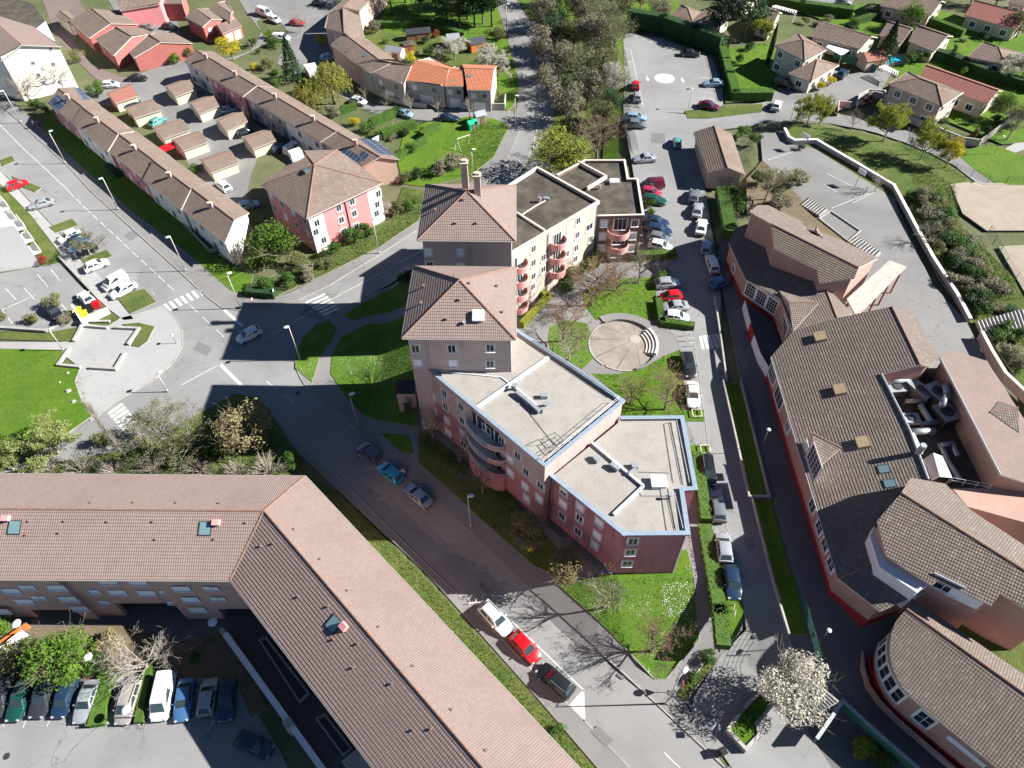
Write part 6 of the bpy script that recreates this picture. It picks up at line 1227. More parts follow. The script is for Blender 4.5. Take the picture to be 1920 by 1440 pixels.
cars = [
 (32, 345, 14, -5, 'hatch', 'red', 'bright red car alone in the left avenue bays'), (77, 381, -16, 4, 'sedan', 'silver', 'silver saloon alone below the red car in the left bays'),
 (129, 442, -14, 7, 'hatch', 'white', 'white hatchback topmost of the tight group of four by the shrubby tree'), (140, 451, -14, 7, 'sedan', 'navy', 'dark blue saloon second in the group of four by the shrubby tree'), (149, 460, -14, 7, 'hatch', 'blue', 'mid blue hatchback third in the group of four by the shrubby tree'), (159, 469, -14, 7, 'hatch', 'black', 'black hatchback lowest in the group of four by the shrubby tree'),
 (180, 496, 15, -6, 'hatch', 'white', 'white hatchback alone between the two small grass islands'), (215, 528, -14, 8, 'van', 'white', 'white panel van beside the larger grass island'), (230, 543, -15, 8, 'estate', 'white', 'white estate car touching the grass island below the van'), (160, 557, -12, -11, 'coupe', 'white', 'white car with dark roof panel beside the recycling bins'), (100, 583, 10, 12, 'hatch', 'black', 'black car under a bush in the private car park'),
 (466, 627, -14, 7, 'hatch', 'white', 'white hatchback driving through the junction at the shadow edge'),
 (694, 848, -16, -13, 'hatch', 'lilac', 'purple grey hatchback, first of three in the shaded street bays'), (732, 886, -16, -13, 'hatch', 'skyblue', 'bright blue car with white roof and open boot in the shaded bays'), (783, 928, -16, -14, 'sedan', 'silver', 'silver saloon last of three in the shaded street bays'),
 (930, 1160, 15, 16, 'suv', 'white', 'white car with black shadow in the sunlit street bays'), (985, 1213, 15, 16, 'hatch', 'red', 'bright red hatchback between the white and the black car in the street bays'), (1041, 1275, -15, -13, 'suv', 'black', 'black off-roader with roof rails at the end of the street bays'),
 (1192, 220, 14, 1, 'estate', 'lightblue', 'pale blue estate parked beside a darker grey car under the trees'), (1194, 233, 14, 1, 'hatch', 'grey', 'grey hatchback just below the pale blue estate'), (1209, 297, -14, 1, 'sedan', 'silver', 'silver saloon alone in a bay left of the street'),
 (1222, 347, -14, 1, 'van', 'maroon', 'dark maroon van behind the flat roofed block'), (1220, 360, 14, 2, 'hatch', 'pink', 'crimson car between the maroon van and a dark green car'), (1226, 375, 14, 2, 'estate', 'green', 'dark green estate car next to the round bush'),
 (1230, 415, 14, 3, 'sedan', 'navy', 'navy saloon topmost of four parked beside the brown wall'), (1235, 431, 14, 3, 'estate', 'navy', 'dark blue estate second of four beside the brown wall'), (1236, 446, 14, 3, 'hatch', 'grey', 'blue grey hatchback third of four beside the brown wall'), (1238, 461, 14, 3, 'hatch', 'white', 'white hatchback lowest of four beside the brown wall'),
 (1252, 531, 14, -1, 'hatch', 'silver', 'silver hatchback topmost in the bays beside the courtyard lawn'), (1257, 556, -14, 1, 'small', 'red', 'small red car in the bays beside the courtyard lawn'), (1264, 575, -14, 1, 'sedan', 'silver', 'silver saloon between the red and the white car by the courtyard'), (1268, 594, 14, 1, 'hatch', 'white', 'white hatchback inside the angle of the courtyard hedge'),
 (1291, 684, 3, 14, 'estate', 'black', 'black estate parked beside the reddish courtyard tree'), (1299, 740, 1, 14, 'sedan', 'white', 'white saloon below the black estate at the courtyard edge'), (1327, 882, 2, 14, 'mpv', 'black', 'black people carrier parked beside the long clipped hedge'), (1345, 948, -2, -14, 'estate', 'grey', 'grey estate car between the black people carrier and the white saloon'), (1357, 1026, -2, -16, 'hatch', 'silver', 'pale silver car in front of the lower clipped hedge'), (1373, 1092, 2, 15, 'hatch', 'navy', 'dark blue hatchback at the corner end of the lower hedge'),
 (1301, 367, 1, -9, 'hatch', 'grey', 'grey car topmost in the line on the shaded side of the street'), (1308, 394, 2, -12, 'sedan', 'silver', 'silver saloon second in the line on the shaded side of the street'), (1315, 425, 2, -12, 'sedan', 'white', 'white saloon third in the line on the shaded side of the street'), (1325, 463, 3, -14, 'hatch', 'lightblue', 'pale blue hatchback fourth in the line on the shaded side'), (1335, 494, -4, -13, 'estate', 'white', 'white estate last in the line on the shaded side'), (1351, 530, 14, -5, 'hatch', 'blue', 'blue grey car parked askew in the shade by the school wall'), (1270, 267, 0, -9, 'small', 'teal', 'pale turquoise small car beside the outbuilding'),
 (1192, 160, 0, -8, 'small', 'red', 'small red car beside the lawn at the car park entrance'), (1196, 181, 1, -9, 'hatch', 'silver', 'silver car just below the small red one at the car park entrance'), (1294, 100, 14, 1, 'sedan', 'black', 'black saloon in the shade of the car park hedge'), (1338, 156, -14, 0, 'sedan', 'lightblue', 'pale blue saloon at the right edge of the car park'), (1329, 198, 14, 3, 'sedan', 'maroon', 'maroon saloon at the lower right corner of the car park'), (1457, 197, 5, -11, 'hatch', 'white', 'white hatchback in front of the cream house gate'),
 (1580, 138, 8, -7, 'hatch', 'navy', 'navy car in the drive of the cream house'), (1470, 157, 12, 3, 'van', 'black', 'dark van in the shade of the cream house'), (1582, 4, 14, 1, 'hatch', 'silver', 'silver car on the road at the top edge behind the long hedge'),
 (1, 1305, -12, 30, 'estate', 'dark', 'bronze black car cut by the left edge in the lower car park'), (38, 1310, -12, 30, 'estate', 'green', 'dark green car second from the left in the lower car park'), (82, 1305, -12, 30, 'suv', 'dark', 'black brown off-roader between the green and the navy car'), (120, 1309, -11, 30, 'hatch', 'navy', 'navy hatchback left of the silver car in the lower car park'), (162, 1314, -11, 32, 'sedan', 'silver', 'silver saloon beside the wide hedge in the lower car park'), (240, 1317, -10, 30, 'mpv', 'beige', 'beige people carrier between the two hedges under a disc lamp'), (306, 1306, -7, 32, 'bigvan', 'white', 'white panel van half in sun in the lower car park'), (345, 1311, -5, 34, 'sedan', 'blue', 'steel blue saloon right of the white van'), (389, 1306, 5, -32, 'hatch', 'silver', 'silver hatchback parked nose in, right of the steel blue saloon'), (425, 1311, -3, 34, 'sedan', 'navy', 'slate blue saloon last in the shaded row'), (477, 1396, 20, 9, 'hatch', 'navy', 'dark blue car alone in deep shade beside the slanting wall'),
 (207, 158, 12, -1, 'hatch', 'white', 'white car above the reddish roofed garage'), (257, 145, 12, 0, 'sedan', 'black', 'black car in the mouth of the garage court'), (247, 193, 12, -4, 'hatch', 'dark', 'dark car tucked beside the reddish roofed garage'), (295, 227, 10, -6, 'hatch', 'teal', 'teal car below the second garage of the left column'), (430, 205, 12, -2, 'hatch', 'lightblue', 'pale blue car beside the second garage of the right column'), (461, 247, 12, -4, 'hatch', 'black', 'black car beside the third garage of the right column'), (531, 277, 12, -3, 'estate', 'navy', 'navy estate near the long row house end'), (550, 277, 9, -6, 'van', 'white', 'white van in front of the row behind the garages'), (418, 347, -10, -8, 'hatch', 'white', 'white car at the lower end of the garage court'), (466, 384, 12, -3, 'hatch', 'lightblue', 'pale blue car in the shade beside the pink house'), (374, 201, 12, -4, 'hatch', 'blue', 'blue car behind the vented garage'),
 (672, 189, 13, 3, 'hatch', 'white', 'white car by the garden at the foot of the willow street'), (759, 212, 11, 3, 'hatch', 'lightblue', 'pale blue car between the pollarded trees'), (840, 220, 13, 1, 'sedan', 'navy', 'navy saloon beside the fourth pollarded tree'), (616, 107, 10, -2, 'hatch', 'lightblue', 'pale blue car in the shaded street beside the yellow bush'), (557, 42, 13, 1, 'hatch', 'red', 'red car on the far drive under a bare tree'), (515, 36, 12, 6, 'hatch', 'white', 'white car beside the parked camper'), (496, 24, 12, 4, 'bigvan', 'white', 'white camper van on the far drive'), (599, 5, 12, 2, 'hatch', 'black', 'black car near the top edge by the curved terrace'), (275, 51, 12, 0, 'hatch', 'grey', 'grey car behind the red townhouses'), (318, 49, 12, 2, 'hatch', 'black', 'black car in the far parking court'), (528, 71, 12, 0, 'van', 'white', 'white van at the rounded hedge of the far drive')]
for c in cars: car(*c, z=.17 if c[0] > 1160 and c[1] > 60 and c[1] < 1200 else .06)
for k, (s, e) in enumerate((((732, 886), 0),)):      # white roof of the blue car
    p = G(731, 885, 1.5)
# ------------------------------------------------------------------ lamps, bins, benches, walls
def hgt(b, t_):
    g = G(*b); d = R @ Vector((t_[0] - 960, t_[1] - 720, F)); k = g.xy.dot(d.xy) / d.xy.dot(d.xy); return H + k * d.z
X['lamp_head'] = plain('lamp_head', (.62, .63, .64), .4); X['lamp_pole'] = plain('lamp_pole', (.42, .41, .40), .5, .2)
@grounded
def street_lamp(base, top, label, arm=.9, h=None):
    b = G(*base); h = h or min(8, hgt(base, top)); tp = G(*top, h); a = math.atan2(tp.y - b.y, tp.x - b.x); r = empty('street_lamp', (b.x, b.y, .12), a, label, 'street lamp', 'tall street lamps')
    mb = MB(); mb.tube((0, 0, 0), (0, 0, h - .1), .09, .055, 10); mb.tube((0, 0, 0), (0, 0, .5), .13, .12, 10); link('pole', mb.mesh('pole', X['lamp_pole'], True), r)
    L = max(.35, min(1.2, (tp - b).xy.length)); mb = MB(); mb.bar((0, 0, h - .12), (L - .2, 0, h), .07, .07); link('arm', mb.mesh('arm', X['lamp_pole']), r)
    mb = MB(); mb.lathe([(0, .0), (.22, .02), (.3, .1), (.22, .2), (0, .24)], (0, 0, 0), 12); me = mb.mesh('lamp_head', X['lamp_head'], True)
    o = link('lamp_head', me, r, (L, 0, h - .1)); o.scale = (1.5, .9, .8)
LL = [((41, 231), (4, 171), 'street lamp on the left avenue, nearest the white apartment building'), ((124, 307), (93, 247), 'second street lamp along the left avenue, near two pedestrians'), ((223, 394), (191, 335), 'street lamp on the avenue standing at the edge of the row house shadow'), ((349, 509), (316, 445), 'street lamp on the avenue beside the zebra crossing'), ((452, 579), (426, 514), 'street lamp at the inner corner of the junction'), ((563, 675), (541, 613), 'street lamp with orange foot at the small lawn of the junction'), ((711, 476), (700, 410), 'street lamp in front of the pink and white house'), ((672, 799), (657, 740), 'street lamp with small sign by the shaded bays'), ((883, 988), (877, 931), 'street lamp by the dark lawn west of the red block'), ((1249, 1320), (1284, 1257), 'street lamp with sign plates leaning over the lower street corner'), ((966, 241), (967, 180), 'street lamp where the terrace street meets the curving road'), ((887, 330), (887, 281), 'street lamp on the verge behind the rear tower'), ((950, 62), (950, 8), 'street lamp near the top of the curving road'), ((120, 658), (95, 617), 'street lamp beside the footpath left of the plaza'), ((315, 735), (300, 698), 'thin lamp post in the lower arm of the junction'), ((328, 845), (312, 820), 'street lamp half hidden by the trees beside the L-shaped block')]
for b, t_, l in LL: street_lamp(b, t_, l)
@grounded
def path_lamp(base, top, label):
    b = G(*base); h = hgt(base, top); r = empty('path_lamp', (b.x, b.y, .12), 0, label, 'path lamp', 'short path lamps'); mb = MB(); mb.tube((0, 0, 0), (0, 0, h - .15), .05, .04, 8); link('pole', mb.mesh('pole', X['metal'], True), r)
    mb = MB(); mb.lathe([(0, 0), (.2, .03), (.28, .16), (.12, .24), (0, .26)], (0, 0, h - .2), 12); link('lamp_head', mb.mesh('lamp_head', X['lamp_head'], True), r)
for b, t_, l in (((1531, 1210), (1551, 1180), 'short lamp in the shaded school court near the blossom tree'), ((1424, 845), (1436, 804), 'short lamp beside the upper shaded lawn strip'), ((1290, 205), (1292, 166), 'dark lamp post in the middle of the car park'), ((1480, 232), (1491, 193), 'lamp post on the path junction above the school yard'), ((331, 645), (324, 628), 'short thin lamp on the right of the plaza'), ((1862, 290), (1878, 255), 'dark lamp post on the grass beside the far path'), ((1450, 350), (1452, 322), 'lamp at the garden in front of the school yard')): path_lamp(b, t_, l)
@grounded
def disc_lamp(base, top, label):
    b = G(*base); h = hgt(base, top); r = empty('disc_lamp', (b.x, b.y, .1), 0, label, 'disc lamp', 'disc topped car park lamps'); mb = MB(); mb.tube((0, 0, 0), (0, 0, h - .1), .06, .05, 8); link('pole', mb.mesh('pole', X['metal'], True), r)
    mb = MB(); mb.lathe([(0, -.12), (.2, -.1), (.5, -.02), (.5, .03), (.2, .06), (0, .06)], (0, 0, h), 20); link('disc', mb.mesh('disc', X['lamp_head'], True), r)
for b, t_, l in (((66, 1196), (33, 1168), 'disc lamp beside the white ramp wall'), ((192, 1254), (166, 1231), 'disc lamp below the bright green tree'), ((424, 1197), (400, 1166), 'disc lamp at the head of the slanting court wall'), ((262, 1350), (237, 1331), 'disc lamp in front of the beige people carrier')): disc_lamp(b, t_, l)
@grounded
def lowwall(label, px, w=.4, h=.45, mat='concrete', name='low_wall', cat='low wall', z=.12):
    mb = MB(); parapet(mb, T(px, z), w, h); return tag(mb.build(name, X[mat]), label, cat)
for px, l in (([(165, 613), (200, 616)], 'straight low seat wall at the top of the plaza'), ([(218, 616), (262, 618), (242, 646)], 'angled low seat wall right of the plaza beside the grass'), ([(172, 691), (217, 694), (235, 664)], 'angled low seat wall at the bottom of the plaza'), ([(155, 612), (140, 640)], 'short pale edge wall on the upper left of the plaza'), ([(132, 655), (110, 686), (150, 690)], 'pale edge wall at the lower left corner of the plaza'), ([(0, 616), (88, 622), (138, 606), (205, 605)], 'low wall along the private car park'), ([(114, 485), (185, 560)], 'low wall between the car park and the footway')): lowwall(l, px)
bn = empty('recycling_shelter', G(170, 590), label='walled recycling bay with yellow and red containers beside the plaza', cat='recycling bay'); mb = MB(); parapet(mb, T([(142, 583), (158, 610), (206, 588)], .12), .25, 1.3); mb.build('wall', X['white'], bn)
@grounded
def bin_(px, mat, label, s=(1.2, 1.0, 1.1), lid=None, rz=.4, name='recycling_container'):
    c = G(*px, .12); r = empty(name, c, rz, label, 'container'); mb = MB(); x, y, z = s; b = [(-x / 2 * .85, -y / 2 * .85), (x / 2 * .85, -y / 2 * .85), (x / 2 * .85, y / 2 * .85), (-x / 2 * .85, y / 2 * .85)]; t_ = [(p[0] / .85, p[1] / .85) for p in b]
    for i in range(4): j = (i + 1) % 4; mb.face([(*b[i], .12), (*b[j], .12), (*t_[j], z), (*t_[i], z)])
    link('body', mb.mesh('body', X[mat]), r); mb = MB(); mb.box((0, 0, z + .05), (x + .08, y + .08, .12)); mb.box((0, -.05, z + .14), (x * .8, y * .7, .08)); link('lid', mb.mesh('lid', X[lid or mat]), r)
    for sx in (-1, 1): mb = MB(); mb.tube((sx * x * .35, -y * .3, .08), (sx * x * .35 + .06, -y * .3, .08), .08, n=8); link('wheel', mb.mesh('wheel', X['black']), r)
for px, m, l in (((150, 590), 'yellow', 'yellow recycling container left in the walled bay'), ((160, 596), 'yellow', 'yellow recycling container in front in the walled bay'), ((169, 584), 'black', 'black recycling container in the middle of the walled bay'), ((184, 577), 'red', 'dark red container at the right of the walled bay')): bin_(px, m, l)
for px, m, l in (((993, 1030), 'yellow', 'olive topped waste bin in the dark yard below the red block'), ((977, 1020), 'blue', 'blue grey waste bin in the dark yard below the red block'), ((1352, 1413), 'black', 'small black litter bin on the lower pavement'), ((1450, 1318), 'green_plastic', 'green bin under the blossom tree')): bin_(px, m, l, (.7, .7, .9))
@grounded
def hoop(px, label, w=.8, rz=0, h=.8, z=.14, name='bike_hoop', cat='hoop', mat='metalwhite', group='metal hoops at the courtyard entrance'):
    c = G(*px, z); mb = MB(); pts = [Vector((-w / 2, 0, 0)), Vector((-w / 2, 0, h - .12)), Vector((-w / 2 + .12, 0, h)), Vector((w / 2 - .12, 0, h)), Vector((w / 2, 0, h - .12)), Vector((w / 2, 0, 0))]; mb.path(pts, .035, 7); o = link(name, mb.mesh(name, X[mat]), None, c); o.rotation_euler = (0, 0, rz); tag(o, label, cat, group)
for k, l in enumerate(('topmost', 'middle', 'lowest')): hoop((1288 + 3 * k, 630 + 10 * k), f'{l} of three white metal hoops at the courtyard entrance', .9, .1)
hoop((1317, 1248), 'pale metal hoop upper in the small planted bed at the corner', .9, .8, .7, .2); hoop((1306, 1263), 'pale metal hoop lower in the small planted bed at the corner', .9, .8, .7, .2); hoop((1374, 1143), 'cream metal hoop upper beside the lower clipped hedge', .9, 1.2, .7, .2, mat='surround'); hoop((1376, 1154), 'cream metal hoop lower beside the lower clipped hedge', .9, 1.2, .7, .2, mat='surround')
lift(E0)
for px, l in (((1306, 777), 'small white picnic frame on the grass island by the courtyard'), ((1322, 845), 'small dark square frame on the grass island near the clipped hedge')):
    c = G(*px, .2); r = empty('planter_box', c, label=l, cat='planter box'); mb = MB(); 
    for a, b in (((-.6, -.6), (.6, -.6)), ((.6, -.6), (.6, .6)), ((.6, .6), (-.6, .6)), ((-.6, .6), (-.6, -.6))): mb.bar((a[0], a[1], .35), (b[0], b[1], .35), .1, .1); mb.bar((a[0], a[1], 0), (a[0], a[1], .35), .08, .08)
    link('frame', mb.mesh('frame', X['surround']), r)
drop()
bar_ = empty('parking_barrier', G(900, 1132), label='white striped parking barrier on two posts at the first sunlit bay', cat='barrier'); mb = MB(); mb.bar(G(878, 1131, .5), G(922, 1128, .5), .06, .16); mb.build('rail', X['white'], bar_)
for p in ((893, 1131), (914, 1129)): mb = MB(); c = G(*p, 0); mb.tube(c, c + Vector((0, 0, .9)), .05, n=8); mb.build('post', X['white'], bar_)
b2_ = empty('parking_barrier', G(802, 955), label='white parking barrier in the shade behind the silver saloon', cat='barrier'); mb = MB(); mb.bar(G(790, 960, .5), G(822, 955, .5), .06, .16); mb.build('rail', X['white'], b2_)
for p in ((795, 959), (815, 956)): mb = MB(); c = G(*p, 0); mb.tube(c, c + Vector((0, 0, .9)), .05, n=8); mb.build('post', X['white'], b2_)
@grounded
def sign(px, label, kind, h=2.4, z=.12, rz=0):
    c = G(*px, z); r = empty('road_sign', c, rz, label, 'road sign'); mb = MB(); mb.tube((0, 0, 0), (0, 0, h), .035, n=8); link('post', mb.mesh('post', X['metal']), r)
    mb = MB()
    if kind == 'round': mb.tube((-.02, 0, h - .35), (.02, 0, h - .35), .35, n=20)
    elif kind == 'both':
        mb.tube((-.02, 0, h - .35), (.02, 0, h - .35), .35, n=20)
    else: mb.box((0, 0, h - .3), (.03, .6, .6))
    link('plate', mb.mesh('plate', X['red' if kind != 'box' else 'blue']), r)
    mb = MB()
    if kind != 'box': mb.tube((-.03, 0, h - .35), (.03, 0, h - .35), .24, n=20)
    else: mb.box((0, 0, h - .3), (.04, .48, .48))
    link('face', mb.mesh('face', X['white']), r)
    if kind == 'both': mb = MB(); q = [(0, -.4, h - .8), (0, .4, h - .8), (0, 0, h - 1.5)]; mb.face([(p[0] + .02, p[1], p[2]) for p in q]); mb.face([(p[0] - .02, p[1], p[2]) for p in q[::-1]]); link('warning_plate', mb.mesh('warning_plate', X['red']), r)
sign((1273, 1297), 'road sign with round and triangular plates at the planted bed', 'both', 3.2); sign((958 - 480, 577), 'round red and white road sign at the junction corner', 'round', 2.2); sign((516, 556), 'small sign board on the verge at the crossing', 'box', 1.6); sign((1340, 1376), 'road sign seen edge-on at the lower pavement', 'box', 2.6)
# round courtyard stage with ring wall and seat steps
lift(E0); cc = G(1168, 647, .15); RX = abs(G(1238, 645).x - G(1101, 645).x) / 2
st = empty('round_stage', (cc.x, cc.y, 0), label='round paved courtyard stage with sunray pattern, ring wall and seat steps', cat='stage')
t = NT('stage_paving'); x, y, _ = t.sep(t.coord()); ang = t.math('ARCTAN2', t.math('SUBTRACT', y, 1.2), t.math('SUBTRACT', x, 2.0)); ray = t.math('LESS_THAN', t.math('ABSOLUTE', t.math('SINE', t.math('MULTIPLY', ang, 6))), .16)
rr_ = t.math('SQRT', t.math('ADD', t.math('POWER', t.math('SUBTRACT', x, 2.0), 2), t.math('POWER', t.math('SUBTRACT', y, 1.2), 2))); k = t.mix(t.ramp(t.noise(.6, 5, .6, t.pos()), .35, .65), (.19, .165, .14), (.25, .225, .195)); k = t.mix(t.math('MULTIPLY', ray, .7), k, (.12, .11, .10)); k = t.mix(t.math('LESS_THAN', rr_, .8), k, (.30, .28, .25)); t.bump(t.noise(15, 2, .5, t.pos()), .2, .01); X['stage'] = t.out(k, .9)
cir = lambda r, a0=0, a1=360, n=48: [(cc.x + r * math.cos(math.radians(a0 + (a1 - a0) * k / n)), cc.y + r * 1.02 * math.sin(math.radians(a0 + (a1 - a0) * k / n))) for k in range(n + (0 if a1 - a0 == 360 else 1))]
r0 = RX - .5
mb = MB(); mb.prism(cir(r0), 0, .19); mb.build('paving', X['stage'], st)
def arcw(r0, r1, a0, a1, h, mat, name='ring_wall'):
    a = cir(r1, a0, a1, 30); b = cir(r0, a0, a1, 30); mb = MB()
    for i in range(30): mb.prism([b[i], a[i], a[i + 1], b[i + 1]], 0, h)
    mb.build(name, X[mat], st)
arcw(r0, r0 + .25, 38, 118, .6, 'pave'); arcw(r0, r0 + .25, -75, -28, .55, 'pave'); arcw(r0 - .0, r0 + .2, 118, 230, .24, 'concrete'); arcw(r0 + .25, r0 + 1.6, 25, 118, .32, 'pave'); arcw(r0, r0 + .2, 235, 285, .24, 'concrete')
for k in range(4): arcw(r0 - 1.5 + k * .45, r0 - 1.1 + k * .45, -28, 34, .35 + k * .17, 'step_stone', 'seat_step')
drop()
# play huts, goal, sheds
@grounded
def hut(px, rz, wall, roof, label, s=(1.6, 1.4, 1.5), cat='garden shed', name='garden_shed', z=.1):
    c = G(*px, z); r = empty(name, c, rz, label, cat); x, y, h = s; mb = MB(); mb.box((0, 0, h / 2), (x, y, h)); mb.face([(-x / 2, -y / 2, h), (-x / 2, y / 2, h), (-x / 2, 0, h + y * .3)]); mb.face([(x / 2, y / 2, h), (x / 2, -y / 2, h), (x / 2, 0, h + y * .3)]); link('wall', mb.mesh('wall', X[wall]), r)
    mb = MB(); e = .15
    for sy in (1, -1):
        a = [(-x / 2 - e, sy * (y / 2 + e), h - .06), (x / 2 + e, sy * (y / 2 + e), h - .06), (x / 2 + e, 0, h + y * .3 + .04), (-x / 2 - e, 0, h + y * .3 + .04)]
        if sy < 0: a = a
        mb.face(a if sy < 0 else a[::-1]); mb.face([(p[0], p[1], p[2] - .07) for p in (a[::-1] if sy < 0 else a)])
    link('roof', mb.mesh('roof', X[roof]), r); mb = MB(); mb.box((x * .1, -y / 2 - .02, h * .42), (x * .4, .05, h * .8)); link('door', mb.mesh('door', X['wood']), r)
for a in (((893, 92), .5, 'orange_wood', 'darkmetal', 'orange wooden garden shed with dark roof near the road', (4, 3, 2)), ((767, 95), .3, 'orange_wood', 'tar', 'small orange wooden shed behind the orange roofs', (2.4, 2, 1.8)), ((850, 84), .2, 'wood', 'zinc', 'grey roofed garden shed beside the blossom trees', (3, 2.5, 2)), ((742, 108), -.3, 'white', 'zinc', 'white framed garden greenhouse behind the brown terrace', (4, 2.5, 2)), ((785, 72), .2, 'wood', 'darkmetal', 'long dark roofed shed in the allotments', (6, 2.5, 1.8)), ((885, 240), .5, 'green_plastic', 'green_plastic', 'green plastic play house on the lawn', (1.8, 1.6, 1.4)), ((900, 229), .4, 'gutter', 'zinc', 'grey pointed play hut beside the green one', (2.2, 2, 2)), ((1628, 124), .3, 'render_tan', 'tile_red', 'small red roofed summer house beside the green fence', (5, 4, 2.3))): hut(*a)
def frame_(label, pts, r=.05, mat='white', name='goal_frame', cat='goal'): mb = MB(); mb.path(pts, r, 6); tag(mb.build(name, X[mat]), label, cat)
c = G(852, 282, .12); frame_('white A-shaped swing frame on the lawn below the play huts', [c, c + Vector((.6, .6, 2.2)), c + Vector((1.4, -.6, 0)), c + Vector((.6, .6, 2.2)), c + Vector((3.2, 2.2, 2.2)), c + Vector((2.6, 2.8, 0))], name='swing_frame', cat='swing')
lift(E0 + EL1)
for p, l in (((1500, 283), 'white basketball board at the upper end of the school yard'), ((1603, 350), 'white basketball board in the middle of the school yard')):
    b = G(*p, .12); r = empty('basketball_hoop', b, .6, l, 'basketball hoop'); mb = MB(); mb.tube((0, 0, 0), (0, 0, 2.8), .06, n=8); link('post', mb.mesh('post', X['metal']), r); mb = MB(); mb.box((.4, 0, 2.9), (.06, 1.5, .95)); link('board', mb.mesh('board', X['white']), r); mb = MB(); mb.lathe([(.22, 0), (.25, 0), (.25, .03), (.22, .03)], (.7, 0, 2.6), 14); link('ring', mb.mesh('ring', X['red']), r)
drop()
for p, s, l in (((128, 733), .42, 'largest pale boulder at the plaza grass edge'), ((138, 753), .36, 'pale boulder nearest the crossing in the grass'), ((127, 699), .25, 'small white stone upper in the plaza grass'), ((112, 717), .2, 'smallest pale stone in the plaza grass')):
    c = G(*p, .2); bm = bmesh.new(); bmesh.ops.create_icosphere(bm, subdivisions=2, radius=s)
    for v in bm.verts: v.co = Vector((v.co.x * random.uniform(.85, 1.2), v.co.y * random.uniform(.8, 1.1), v.co.z * random.uniform(.6, .8)))
    me = bpy.data.meshes.new('boulder'); bm.to_mesh(me); bm.free(); me.materials.append(X['concrete']); tag(link('boulder', me, None, c), l, 'boulder')
lift(Gt(1395, 1370).z)
pl = empty('planter', G(1395, 1370), label='raised concrete planter with grass and shrubs at the foot of the blossom tree', cat='planter'); P = T([(1362, 1372), (1395, 1408), (1420, 1382), (1416, 1360), (1445, 1325), (1425, 1300), (1402, 1320)], .15); mb = MB(); parapet(mb, P + [P[0]], .35, .9); mb.build('wall', X['concrete'], pl); mb = MB(); mb.prism([p.xy for p in inset([q.xy for q in P], .1)], 0, .85); mb.build('soil', X['grass'], pl)
drop(); lift(E0)
gf = empty('garden_fence', G(1590, 115), label='dark green screened fence beside the cream house drive', cat='fence'); mb = MB(); mb.bar(G(1561, 108), G(1640, 137), .12, 1.7, up=.85); mb.build('panel', X['green_fence'], gf); drop()
@grounded
def sheetwall(label, px, h, mat, w=.2, name='garden_wall', cat='wall'): mb = MB(); parapet(mb, T(px, .08), w, h); tag(mb.build(name, X[mat]), label, cat)
sheetwall('white front wall of the grey fronted terraced houses', [(711, 180), (740, 192), (765, 200), (800, 203)], 1.1, 'render_grey'); sheetwall('pale end wall of the orange terraced house garden', [(865, 205), (914, 206), (946, 206), (948, 188)], 1.5, 'render_grey'); sheetwall('white low wall beside the hedge in the upper middle gardens', [(700, 268), (720, 258)], 1.0, 'white')
sheetwall('long concrete garden wall in front of the avenue row', [(318, 392), (372, 450), (395, 475), (408, 472)], .8, 'gutter'); sheetwall('curved dark garden wall of the tan house drive', [(1610, 186), (1635, 181), (1657, 186)], 1.2, 'render_grey'); sheetwall('white gate post wall beside the path', [(1568, 218), (1570, 200), (1592, 202)], 1.3, 'render_tan')
tk = MB(); tk.box(G(352 - 150, 300, .5), (.1, .1, .1)); del tk
